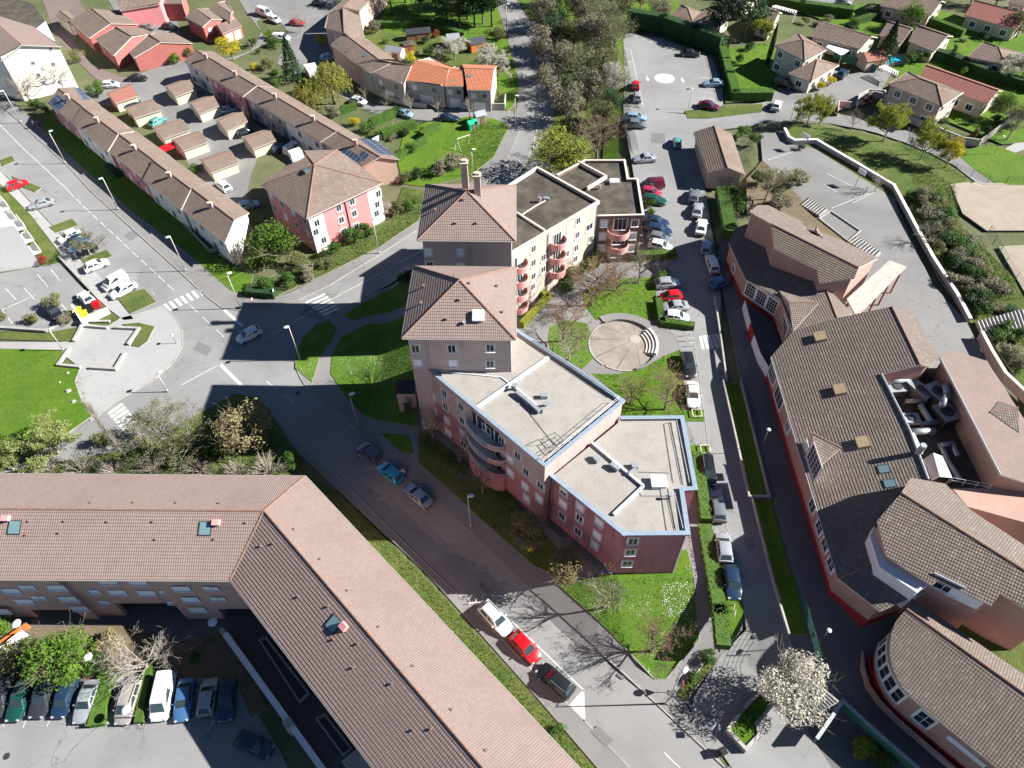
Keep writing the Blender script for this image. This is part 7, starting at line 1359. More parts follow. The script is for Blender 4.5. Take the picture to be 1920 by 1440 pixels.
# ------------------------------------------------------------------ people
X['skin'] = plain('skin', (.45, .26, .18), .6); X['hair'] = plain('hair', (.03, .02, .015), .7); X['cloth_dark'] = plain('cloth_dark', (.03, .03, .04), .9); X['cloth_grey'] = plain('cloth_grey', (.12, .13, .16), .9); X['cloth_pale'] = plain('cloth_pale', (.45, .43, .38), .9)
@grounded
def person(px, rz, label, top, low, pose='walk', z=.12):
    c = G(*px, z); r = empty('person', c, rz, label, 'person')
    s = .28 if pose == 'walk' else .05; lean = .0 if pose == 'walk' else .28
    J = dict(pel=(0, 0, .93), wst=(lean * .3, 0, 1.08), ch=(lean * .8, 0, 1.32), nk=(lean, 0, 1.47), hd=(lean + .03, 0, 1.62), lh=(0, .1, .9), rh=(0, -.1, .9), lk=(s * .6, .1, .5), rk=(-s * .25, -.1, .5), la=(s, .1, .09), ra=(-s, -.1, .1), lt=(s + .18, .1, .05), rt=(-s + .17, -.1, .05),
             ls=(lean * .95, .19, 1.41), rs=(lean * .95, -.19, 1.41), le=(lean - s * .5 + (.2 if lean else 0), .25, 1.13), re=(lean + s * .5 + (.2 if lean else 0), -.25, 1.13), lw=(lean - s * .5 + (.45 if lean else .06), .24, .9 + lean * .5), rw=(lean + s * .8 + (.45 if lean else .06), -.24, .9 + lean * .5))
    rad = dict(pel=.15, wst=.13, ch=.15, nk=.06, hd=.1, lh=.09, rh=.09, lk=.06, rk=.06, la=.042, ra=.042, lt=.035, rt=.035, ls=.065, rs=.065, le=.045, re=.045, lw=.03, rw=.03)
    E = [('pel', 'wst'), ('wst', 'ch'), ('ch', 'nk'), ('nk', 'hd'), ('pel', 'lh'), ('pel', 'rh'), ('lh', 'lk'), ('lk', 'la'), ('la', 'lt'), ('rh', 'rk'), ('rk', 'ra'), ('ra', 'rt'), ('ch', 'ls'), ('ch', 'rs'), ('ls', 'le'), ('le', 'lw'), ('rs', 're'), ('re', 'rw')]
    K = list(J); V = [J[k] for k in K]; ED = [(K.index(a), K.index(b)) for a, b in E]; RD = [rad[k] for k in K]
    for sd, w in ((1, 'lw'), (-1, 'rw')):      # five fingers on each hand
        b = Vector(J[w]); i = K.index(w); V.append(tuple(b + Vector((.03, 0, -.07)))); RD.append(.028); ED.append((i, len(V) - 1)); p = len(V) - 1
        for f in range(4): V.append(tuple(Vector(V[p]) + Vector((-.03 + f * .02, 0, -.075 + .01 * abs(f - 1.5))))); RD.append(.009); ED.append((p, len(V) - 1))
        V.append(tuple(b + Vector((.06, -sd * .02, -.07)))); RD.append(.01); ED.append((i, len(V) - 1))
    me = bpy.data.meshes.new('person_body'); me.from_pydata(V, ED, []); o = bpy.data.objects.new('body', me); C.objects.link(o)
    m = o.modifiers.new('skin', 'SKIN'); m.use_smooth_shade = True
    for k, sv in enumerate(me.skin_vertices[0].data): sv.radius = (RD[k], RD[k]); sv.use_root = (k == 0)
    o.modifiers.new('sub', 'SUBSURF').levels = 1
    dg = bpy.context.evaluated_depsgraph_get(); m2 = bpy.data.meshes.new_from_object(o.evaluated_get(dg)); bpy.data.objects.remove(o)
    m2.materials.clear()
    for k in (X['skin'], X[top], X[low], X['black']): m2.materials.append(k)
    for f in m2.polygons:
        z_, y_ = f.center.z, abs(f.center.y); f.material_index = 0 if z_ > 1.46 or (y_ > .2 and z_ < .96 + lean * .5) else (1 if z_ > .9 else (3 if z_ < .1 else 2)); f.use_smooth = True
    b = link('body', m2, r)
    h = Vector(J['hd']); mb = MB(); mb.lathe([(.02, -.02), (.10, 0), (.115, .05), (.09, .11), (0, .135)], h + Vector((-.015, 0, .0)), 14); link('hair', mb.mesh('hair', X['hair'], True), r)
    mb = MB(); mb.box(h + Vector((.105, 0, -.015)), (.03, .025, .04)); link('nose', mb.mesh('nose', X['skin']), r)
    for sy in (1, -1): mb = MB(); mb.box(h + Vector((.095, sy * .035, .015)), (.01, .022, .012)); link('eye', mb.mesh('eye', X['black']), r)
person((760, 893), 2.6, 'person in a pale top leaning into the open boot of the blue car', 'cloth_pale', 'cloth_dark', 'lean'); person((67, 240), 2.2, 'pedestrian in dark clothes walking on the avenue pavement, left of two', 'cloth_dark', 'cloth_dark'); person((75, 238), 2.2, 'pedestrian in grey clothes walking on the avenue pavement, right of two', 'cloth_grey', 'cloth_dark')
# ------------------------------------------------------------------ vegetation
LF = {'bright': leaf_mat('leaf_bright', (.060, .125, .012), (.095, .17, .02), .25), 'green': leaf_mat('leaf_green', (.035, .085, .014), (.06, .12, .02), .2), 'dark': leaf_mat('leaf_dark', (.016, .042, .016), (.028, .062, .020), .1), 'olive': leaf_mat('leaf_olive', (.11, .125, .045), (.16, .16, .07), .3), 'tan': leaf_mat('leaf_tan', (.17, .145, .07), (.22, .19, .095), .3),
      'rust': leaf_mat('leaf_rust', (.20, .12, .075), (.26, .16, .10), .25), 'yellow': leaf_mat('leaf_yellow', (.34, .30, .015), (.42, .36, .02), .3), 'lime': leaf_mat('leaf_lime', (.17, .20, .025), (.24, .26, .035), .35), 'willow': leaf_mat('leaf_willow', (.20, .22, .035), (.28, .28, .05), .35), 'blossom': leaf_mat('leaf_blossom', (.33, .32, .26), (.42, .40, .34), .3), 'grey': leaf_mat('leaf_grey', (.15, .14, .095), (.20, .18, .125), .25), 'red': leaf_mat('leaf_red', (.16, .035, .02), (.22, .05, .03), .2), 'pale': leaf_mat('leaf_pale', (.16, .20, .06), (.22, .25, .09), .3), 'hedge': leaf_mat('leaf_hedge', (.045, .095, .014), (.07, .13, .02), .15), 'orange': leaf_mat('leaf_orange', (.34, .15, .03), (.4, .2, .04), .2)}
def rnd_dir(rg): 
    z = rg.uniform(-1, 1); a = rg.uniform(0, 2 * math.pi); r = math.sqrt(1 - z * z); return Vector((r * math.cos(a), r * math.sin(a), z))
def leaf(mb, p, s, rg, m=0, n=None):
    n = n or rnd_dir(rg); u = n.orthogonal().normalized(); w = n.cross(u); a = rg.uniform(0, 6.28); uu = u * math.cos(a) + w * math.sin(a); ww = n.cross(uu); k = rg.uniform(.55, 1)
    i = len(mb.v); mb.v += [tuple(p - uu * s), tuple(p - ww * s * k * .6 + n * s * .15), tuple(p + uu * s), tuple(p + ww * s * k * .6 + n * s * .15)]; mb.f.append([i, i + 1, i + 2, i + 3]); mb.m.append(m); mb.uv.append(None)
def woody(seed, trunk=.28, limbs=6, lv=4, up=.55, spread=1.0, tr=.16, kids=(5, 4, 4, 4), hh=8.0, ln=(2.9, 1.9, 1.25, .7)):
    rg = random.Random(seed); tb, cb, tips = MB(), MB(), []
    def br(p, d, L, r, k):
        n = 3 if k < 3 else 2; q = p; pts = []
        for i in range(n):
            d = (d + rnd_dir(rg) * (.16 + .05 * k) + Vector((0, 0, .05 * up))).normalized(); e = q + d * (L / n); r1 = r * (1 - .55 * (i + 1) / n)
            (tb if k == 0 else cb).tube(q, e, max(r * (1 - .55 * i / n), .011), max(r1, .009), 6 if k == 0 else (4 if k < 2 else 3), cap=False); pts.append((e, d, r1)); q = e
        if k + 1 < lv:
            for c in range(kids[k]):
                e, dd, rr = pts[rg.randrange(len(pts))] if c else pts[-1]; s = rnd_dir(rg); s.z = s.z * .5 + .15; nd = (dd * 1.0 + s * (.85 * spread)).normalized(); br(e, nd, ln[k + 1] * rg.uniform(.7, 1.15), max(rr * .72, .012), k + 1)
        else: tips.append(q); tips.append((p + q) / 2)
    h = hh * trunk; p = Vector((0, 0, 0)); d = Vector((0, 0, 1)); q = p
    for i in range(3): d = (d + rnd_dir(rg) * .05).normalized(); d.z = abs(d.z); e = q + d * h / 3; tb.tube(q, e, tr * (1.15 - .12 * i), tr * (1.03 - .12 * i), 9, cap=False); q = e
    for i in range(limbs):
        a = 6.283 * i / limbs + rg.uniform(-.4, .4); el = rg.uniform(.35, 1.2) if i else 1.5; v = Vector((math.cos(a) * math.cos(el) * spread, math.sin(a) * math.cos(el) * spread, math.sin(el))).normalized()
        br(q - Vector((0, 0, rg.uniform(0, h * .18))), v, ln[0] * rg.uniform(.8, 1.15), tr * .62, 0)
    return tb, cb, tips, rg
def leafy(seed, n=2600, rad=3.0, hh=8.0, z0=2.0, lobes=16, size=.19, flat=1.0, hollow=.55, mats=1):
    rg = random.Random(seed); mb = MB(); L = []; cz = (z0 + hh) / 2; rz = (hh - z0) / 2
    for i in range(lobes):
        d = rnd_dir(rg); k = rg.uniform(.35, .72); L.append((Vector((d.x * rad * k, d.y * rad * k, cz + d.z * rz * k)), rad * rg.uniform(.28, .48)))
    for i in range(n):
        c, r = L[rg.randrange(lobes)]; d = rnd_dir(rg); p = c + Vector((d.x, d.y, d.z * flat)) * r * (hollow + (1 - hollow) * rg.random() ** .5) * rg.uniform(.9, 1.12); leaf(mb, p, size * rg.uniform(.6, 1.3), rg, 0, (d + rnd_dir(rg) * .8).normalized())
    return mb
PR = {}
def proto(kind, seed):
    k = (kind, seed)
    if k in PR: return PR[k]
    bark, lf = X['bark_grey'], None; cr2 = None
    if kind in ('bare', 'budding', 'rusty', 'bareolive', 'barewhite', 'pollard', 'lime', 'pale', 'blossom', 'smallbare'):
        if kind == 'pollard': tb, cb, tips, rg = woody(seed, .35, 5, 3, .6, .8, .17, (5, 5, 0, 0), 8, (1.9, 1.9, 1.3, 1))
        elif kind == 'barewhite': tb, cb, tips, rg = woody(seed, .18, 8, 4, .3, 1.25, .13); bark = X['clear']
        elif kind in ('bare', 'smallbare'): tb, cb, tips, rg = woody(seed, .3, 6, 4, .5, 1.05)
        else: tb, cb, tips, rg = woody(seed, .27, 6, 4, .5, 1.0)
        spec = {'budding': ('tan', 4, .10, .5), 'rusty': ('rust', 3, .075, .45), 'bareolive': ('olive', 4, .11, .6), 'lime': ('lime', 10, .15, .55), 'pale': ('pale', 9, .15, .6), 'blossom': ('blossom', 18, .12, .5), 'smallbare': ('grey', 1, .07, .3)}.get(kind)
        if kind == 'bare' or kind == 'rusty': bark = X['bark']
        mats = [bark]
        if spec:
            mats.append(LF[spec[0]])
            for t_ in tips:
                for _ in range(spec[1]): leaf(cb, t_ + rnd_dir(rg) * spec[3] * rg.random(), spec[2] * rg.uniform(.6, 1.3), rg, 1)
        if kind == 'barewhite': mats = [X['clear']]
        r = (tb.mesh('trunk', bark, True), cb.mesh('crown', mats), 'crown')
    elif kind in ('greentree', 'olivetree', 'darktree', 'limetree', 'greytree', 'yellowtree', 'tantree', 'blossomtree'):
        key = {'greentree': 'bright', 'olivetree': 'olive', 'darktree': 'dark', 'limetree': 'lime', 'greytree': 'grey', 'yellowtree': 'yellow', 'tantree': 'tan', 'blossomtree': 'blossom'}[kind]
        tb, cb, tips, rg = woody(seed, .25, 6, 3, .5, 1.0); lv = leafy(seed, 3000 if key != 'blossom' else 7500, z0=1.6, size=.17 if key != 'blossom' else .11)
        n0 = len(cb.v); cb.v += lv.v; cb.f += [[q + n0 for q in f] for f in lv.f]; cb.m += [1] * len(lv.f); cb.uv += [None] * len(lv.f); r = (tb.mesh('trunk', X['bark'], True), cb.mesh('crown', [X['bark'], LF[key]]), 'crown')
    elif kind == 'willow':
        rg = random.Random(seed); tb = MB(); tb.tube((0, 0, 0), (0, 0, 4), .3, .2, 9); cb = MB()
        for i in range(190):
            a = rg.uniform(0, 6.28); rr = 3.0 * rg.random() ** .5; top = 7.8 - rr * rr * .33 + rg.uniform(-.5, .3); ln_ = rg.uniform(1.5, 3.6); x, y = rr * math.cos(a), rr * math.sin(a)
            if i < 25: tb.tube((0, 0, 3.5), (x * .8, y * .8, top), .09, .03, 5, cap=False)
            for j in range(26): z = top - ln_ * j / 26; leaf(cb, Vector((x + rg.gauss(0, .1) + x * .05 * j / 26, y + rg.gauss(0, .1), max(.3, z))), rg.uniform(.09, .17), rg, 0)
        r = (tb.mesh('trunk', X['bark'], True), cb.mesh('crown', [LF['willow']]), 'crown')
    elif kind in ('conifer', 'pine', 'cypress'):
        rg = random.Random(seed); tb = MB(); tb.tube((0, 0, 0), (0, 0, 7.4), .2, .04, 8); cb = MB(); N = 3200
        for i in range(N):
            t_ = rg.random(); a = rg.uniform(0, 6.28)
            if kind == 'conifer': z = .7 + 7.4 * t_; tier = 1 - .35 * ((z * 1.6) % 1); R_ = 2.9 * (1 - t_) ** .9 * tier * (1 + .18 * math.sin(a * 5 + seed + z)); q = R_ * (.55 + .45 * rg.random())
            elif kind == 'cypress': z = .2 + 7.8 * t_; R_ = .95 * math.sin(math.pi * min(1, t_ * .8 + .18)) ** .7; q = R_ * (.75 + .25 * rg.random())
            else: z = 3.2 + 4.8 * t_; R_ = 3.0 * math.sin(math.pi * (t_ * .8 + .12)) * (1 + .25 * math.sin(a * 3 + z * 2 + seed)); q = R_ * (.3 + .7 * rg.random() ** .6)
            leaf(cb, Vector((q * math.cos(a), q * math.sin(a), z - q * .12)), rg.uniform(.12, .24), rg, 0)
        r = (tb.mesh('trunk', X['bark_dark'], True), cb.mesh('crown', [LF['dark']]), 'crown')
    elif kind == 'poplar':
        rg = random.Random(seed); tb, cb = MB(), MB(); tb.tube((0, 0, 0), (.1, 0, 7.9), .26, .03, 9)
        for i in range(95):
            z = rg.uniform(.8, 7.2); a = rg.uniform(0, 6.28); L = (1.6 - .12 * z) * rg.uniform(.6, 1.2); d = Vector((math.cos(a) * .42, math.sin(a) * .42, .9)).normalized(); p = Vector((0, 0, z)); q = p + d * L; cb.tube(p, q, .035, .012, 4, cap=False)
            for j in range(5): s = p.lerp(q, rg.uniform(.3, 1)); e = s + (d + rnd_dir(rg) * .6).normalized() * rg.uniform(.3, .7); cb.tube(s, e, .013, .006, 3, cap=False); leaf(cb, e, .07, rg, 1)
        r = (tb.mesh('trunk', X['bark_grey'], True), cb.mesh('crown', [X['bark_grey'], LF['olive']]), 'crown')
    elif kind.startswith('shrub_') or kind.startswith('dense_'):
        key = kind.split('_')[1]; mb = leafy(seed, 1500 if kind[0] == 's' else 2400, 1.0, 2.0, .15, 11, .085 if kind[0] == 's' else .07, 1, .6); rg = random.Random(seed + 5)
        tb = MB()
        for i in range(7): d = rnd_dir(rg); d.z = abs(d.z) + .5; d.normalize(); tb.tube((0, 0, 0), d * 1.1, .03, .012, 5, cap=False)
        r = (tb.mesh('stem', X['bark']), mb.mesh('foliage', [LF[key]]), 'foliage')
    elif kind == 'bareshrub':
        rg = random.Random(seed); cb, tb = MB(), MB()
        for i in range(46):
            d = rnd_dir(rg); d.z = abs(d.z) * .9 + .25; d.normalize(); e = d * rg.uniform(.7, 1.15); e.z *= 1.55; (tb if i < 8 else cb).tube((0, 0, 0), e * .55, .022, .014, 4, cap=False); (tb if i < 8 else cb).tube(e * .55, e, .014, .006, 3, cap=False)
            for j in range(9): s = e * rg.uniform(.45, 1); f = s + (d + rnd_dir(rg) * .9).normalized() * rg.uniform(.15, .35); cb.tube(s, f, .008, .004, 3, cap=False); leaf(cb, f, .045, rg, 1)
        r = (tb.mesh('stem', X['bark_grey']), cb.mesh('twigs', [X['bark_grey'], LF['grey']]), 'twigs')
    PR[k] = r; return r
NM = {'bare': 'bare_tree', 'budding': 'budding_tree', 'rusty': 'budding_tree', 'bareolive': 'olive_tinted_tree', 'barewhite': 'bare_tree', 'pollard': 'pollarded_tree', 'lime': 'young_tree', 'pale': 'young_tree', 'blossom': 'blossom_tree', 'smallbare': 'bare_tree', 'greentree': 'leafy_tree', 'olivetree': 'leafy_tree', 'darktree': 'evergreen_tree', 'limetree': 'leafy_tree', 'greytree': 'leafless_tree', 'yellowtree': 'yellow_tree', 'tantree': 'budding_tree', 'blossomtree': 'blossom_tree', 'willow': 'willow_tree', 'conifer': 'conifer', 'pine': 'pine_tree', 'cypress': 'cypress', 'poplar': 'poplar_tree', 'bareshrub': 'bare_shrub'}
_tk = 0
@grounded
def tree(kind, px, h, w, label, group=None, seed=None, z=.1, lean=0):
    global _tk
    _tk += 1; sd = seed if seed is not None else _tk % 3; t_, c, cn = proto(kind, sd); b = G(*px, z); sh = kind.startswith('shrub') or kind.startswith('dense_') or kind == 'bareshrub'
    k6 = 1.2 if kind.endswith('tree') and kind not in ('blossomtree',) else 1
    r = empty(NM.get(kind, 'shrub'), b, (_tk * 2.399) % 6.28, label, 'shrub' if sh else 'tree', group, (w / 2, w / 2, h / 2) if sh else (w / 6 * k6, w / 6 * k6, h / 8 * (1.06 if k6 > 1 else 1)))
    if lean: r.rotation_euler[0] = lean
    link('stem' if sh else 'trunk', t_, r); link(cn, c, r); return r
# courtyard and street trees
for a in (('bare', (1197, 531), 7.2, 6.0, 'bare tree standing alone at the top of the courtyard lawn', None, 0), ('rusty', (1109, 573), 8.6, 8, 'large brown budding tree at the left corner of the courtyard lawn', None, 1), ('rusty', (1150, 545), 6.8, 5.5, 'reddish budding tree between the lawn and the brown wall', None, 2), ('rusty', (1056, 641), 7.5, 6.5, 'reddish budding tree upper on the small lawn left of the stage', None, 0), ('smallbare', (1066, 675), 5.5, 4.8, 'small bare tree lower on the small lawn left of the stage', None, 1),
    ('rusty', (1182, 757), 5.2, 4.0, 'small reddish bare tree on the lawn below the stage', None, 1), ('rusty', (1246, 768), 6.8, 5.5, 'leaning reddish bare tree beside the parked black estate', None, 2), ('smallbare', (1139, 1139), 6.0, 4.4, 'small bare tree at the top of the sunlit triangular lawn', None, 0), ('rusty', (1221, 1222), 6.6, 5.0, 'brown tinted bare tree low on the sunlit triangular lawn', None, 0), ('bare', (700, 735), 5.5, 4.5, 'small bare tree at the lit patch of the oval lawn', None, 2),
    ('bare', (812, 822), 6.5, 5, 'bare tree against the shaded wall, left of the bowed balconies', None, 1), ('bare', (862, 868), 6.5, 5, 'bare tree against the shaded wall below the left balconies', None, 0), ('bare', (905, 925), 6.2, 5, 'bare tree in front of the bowed pink wall base', None, 2), ('tantree', (985, 1022), 5.6, 4.6, 'tan leafed tree in front of the red block, upper of two', None, 1), ('tantree', (1065, 1086), 5.4, 4.6, 'tan leafed tree in front of the red block, lower of two', None, 2),
    ('blossomtree', (1468, 1310), 7.6, 8.2, 'large round white blossoming tree beside the school steps', None, 0), ('greentree', (140, 1262), 6.6, 6.4, 'bright green leafy tree in the court behind the green car', None, 0), ('barewhite', (282, 1255), 6.6, 6.6, 'pale bare spreading tree in the court beside the white van', None, 1),
    ('poplar', (240, 865), 13.5, 4.6, 'tall narrow leaning grey tree beside the zebra crossing', None, 0), ('tantree', (474, 845), 8.0, 7.0, 'tan and yellow leafed tree at the shadow edge of the junction', None, 0), ('bareolive', (309, 842), 7.0, 7.5, 'wide olive leafed tree over the lower arm of the junction', None, 1), ('pale', (110, 850), 5.5, 6.0, 'pale green young leafed tree left of the tall narrow tree', None, 0), ('pale', (25, 880), 4.5, 4.5, 'pale green tree at the left edge beside the L-shaped roof', None, 1), ('bareolive', (365, 838), 6.0, 6.5, 'olive bushy tree right of the half hidden street lamp', None, 2),
    ('greentree', (520, 492), 7.0, 8.0, 'bright green round tree beside the pink and white house', None, 1), ('bare', (455, 506), 4.5, 3.4, 'small bare tree at the white gable end', None, 0), ('bare', (61, 198), 8, 7, 'bare tree in front of the white far left building, left of two', None, 2), ('bare', (110, 172), 8, 7, 'bare tree in front of the white far left building, right of two', None, 1),
    ('willow', (628, 195), 9.5, 8.5, 'yellow green weeping willow behind the second row of houses', None, 0), ('willow', (590, 205), 7, 8, 'smaller yellow green willow leaning over the long row roof', None, 1), ('conifer', (552, 150), 10, 7, 'dark conifer left of the willow', None, 0), ('lime', (737, 178), 4, 3, 'small lime green tree in front of the grey terraced house', None, 0),
    ('conifer', (1652, 122), 9.5, 6.5, 'dark conifer beside the swimming pool', None, 1), ('pine', (1392, 78), 13, 9.5, 'large dark pine left of the cream house lawn', None, 0), ('pine', (1345, 72), 9.5, 6.5, 'dark pine in front of the hipped bungalow', None, 1), ('cypress', (1438, 122), 9, 3.4, 'slim dark cypress at the corner of the cream house', None, 0), ('cypress', (1362, 100), 4, 1.6, 'small dark cypress at the car park hedge corner', None, 0), ('lime', (1425, 70), 5, 4.5, 'lime green tree behind the big pine', None, 1),
    ('limetree', (1055, 330), 9.0, 10.5, 'round yellow green tree beside the flat roofed rear block', None, 0), ('rusty', (1118, 300), 9.5, 9.5, 'pinkish brown tree beside the yellow green round tree', None, 1), ('blossomtree', (1150, 178), 7.5, 7.0, 'white blossoming tree at the car park edge of the wood', None, 1), ('greytree', (1062, 228), 8.5, 7, 'grey leafless tree at the lower end of the wood', None, 0), ('greytree', (1010, 120), 9, 6, 'grey tree on the road side of the wood, upper part', None, 1), ('darktree', (1150, 208), 4.5, 5, 'dark glossy bush tree at the lower right corner of the wood', None, 1),
    ('blossom', (853, 112), 5, 5.5, 'white blossoming garden tree beside the grey roofed shed', None, 0), ('blossom', (922, 135), 5.5, 6.5, 'white blossoming garden tree close to the curving road', None, 1), ('blossom', (1912, 150), 6, 6, 'white tinted bare tree at the right edge by the bungalow', None, 2), ('greentree', (1868, 222), 5.2, 4.6, 'bright green tree right of the tan house garden', None, 2), ('blossomtree', (727, 405), 2.8, 3.2, 'small pinkish blossom shrub tree at the corner of the pink house', None, 2),
    ('pollard', (687, 195), 5.0, 3.6, 'pollarded street tree nearest the willow', None, 0), ('pollard', (727, 207), 4.8, 3.6, 'second pollarded street tree from the willow', None, 1), ('pollard', (771, 215), 5.4, 4.2, 'third pollarded street tree from the willow', None, 2), ('pollard', (824, 226), 5.4, 4.0, 'pollarded street tree beside the navy saloon', None, 0), ('pollard', (881, 224), 5.4, 4.0, 'pollarded street tree above the green play house', None, 1),
    ('lime', (1512, 235), 6.5, 4.2, 'small bare yellowish tree beside the path, leftmost of the line', None, 2), ('lime', (1537, 232), 5.5, 3.2, 'thin yellowish tree second in the line beside the path', None, 1), ('smallbare', (1595, 244), 4.5, 3, 'thin bare tree beside the curving path near the tan wall', None, 2), ('lime', (1656, 265), 7.5, 5.4, 'yellow green tree in front of the tan two storey house', None, 0), ('lime', (1725, 300), 7.5, 5.0, 'yellow green tree on the bank below the tan house', None, 1), ('yellowtree', (1772, 315), 6.0, 3.4, 'bright yellow tree on the bank beside the path', None, 2), ('smallbare', (1705, 290), 5.5, 3.6, 'thin dark bare tree on the bank between the yellow green ones', None, 1), ('smallbare', (1888, 262), 6.5, 5, 'bare tree on the grass near the far right path', None, 0), ('limetree', (1905, 235), 5, 6, 'lime green tree crown at the right edge behind the fence', None, 1), ('bareolive', (1435, 375), 6.5, 6, 'grey bare tree in the garden north of the school wing', None, 0), ('smallbare', (1640, 360), 4, 3, 'small bare tree on the school yard edge, uppermost', None, 1), ('smallbare', (1725, 455), 4, 3, 'small bare tree against the yard wall, middle', None, 2),
    ('smallbare', (565, 60), 5, 3.5, 'small bare tree over the red car on the far drive', None, 1), ('yellowtree', (437, 112), 5.5, 5.2, 'yellow flowering tree beside the long second row', None, 0), ('smallbare', (830, 118), 4, 3.5, 'small bare orchard tree in the allotments', None, 0), ('bareolive', (170, 478), 4.2, 4.5, 'scraggy bare tree drooping over the group of four cars', None, 0)): tree(*a)
g_ = 'trees of the wood between the curving road and the car park'
for k, (p, kd, h, w) in enumerate([((1015, 60), 'greytree', 9, 7), ((1050, 45), 'bareolive', 10, 8), ((1088, 50), 'greytree', 10, 8.5), ((1130, 70), 'bareolive', 10, 8), ((1040, 95), 'darktree', 9, 6.5), ((1075, 100), 'olivetree', 9, 7.5), ((1110, 110), 'greytree', 10, 8), ((1150, 105), 'bareolive', 9, 7), ((1048, 150), 'greytree', 9, 7), ((1085, 155), 'bareolive', 9, 7.5), ((1115, 165), 'olivetree', 8, 6.5), ((1100, 205), 'greytree', 9, 7), ((1140, 150), 'olivetree', 7, 6), ((1075, 185), 'darktree', 6, 5), ((1130, 235), 'olivetree', 5, 5), ((1025, 180), 'greytree', 7, 5), ((1095, 20), 'greytree', 9, 7), ((1035, 12), 'olivetree', 8, 7), ((1160, 40), 'olivetree', 8, 7)]):
    tree(kd, p, h, w, {'greytree': 'grey brown leafless tree inside the wood by the curving road', 'bareolive': 'olive budding tree inside the wood by the curving road', 'darktree': 'dark green tree inside the wood by the curving road', 'olivetree': 'olive green leafed tree inside the wood by the curving road'}[kd], g_)
g_ = 'dark trees of the park at the top'
for k, p in enumerate([(790, 22), (818, 30), (838, 40), (862, 50), (876, 36), (890, 52), (906, 45), (922, 50), (850, 15), (900, 12), (925, 20), (735, 28), (720, 8), (760, 5)]): tree('pine' if k % 3 else 'darktree', p, 10 + (k * 37 % 5) * .6, 8, 'tall dark tree in the park at the top, one of a loose group', g_)
for p, kd, l in (((1200, 20), 'olivetree', 'olive tree on the grass at the top edge left of the bungalows'), ((1235, 40), 'greytree', 'grey tree behind the tall hedge of the car park'), ((1385, -5), 'darktree', 'dark tree at the top edge behind the big pine'), ((1820, 5), 'darktree', 'dark tree at the top edge beside the reddish roofed house'), ((1865, 12), 'darktree', 'dark tree near the upper right corner'), ((1905, 70), 'olivetree', 'olive bush tree at the right edge below the veranda house'), ((1700, 55), 'greentree', 'green bush tree behind the pinkish bungalows')): tree(kd, p, 6, 5.5, l)
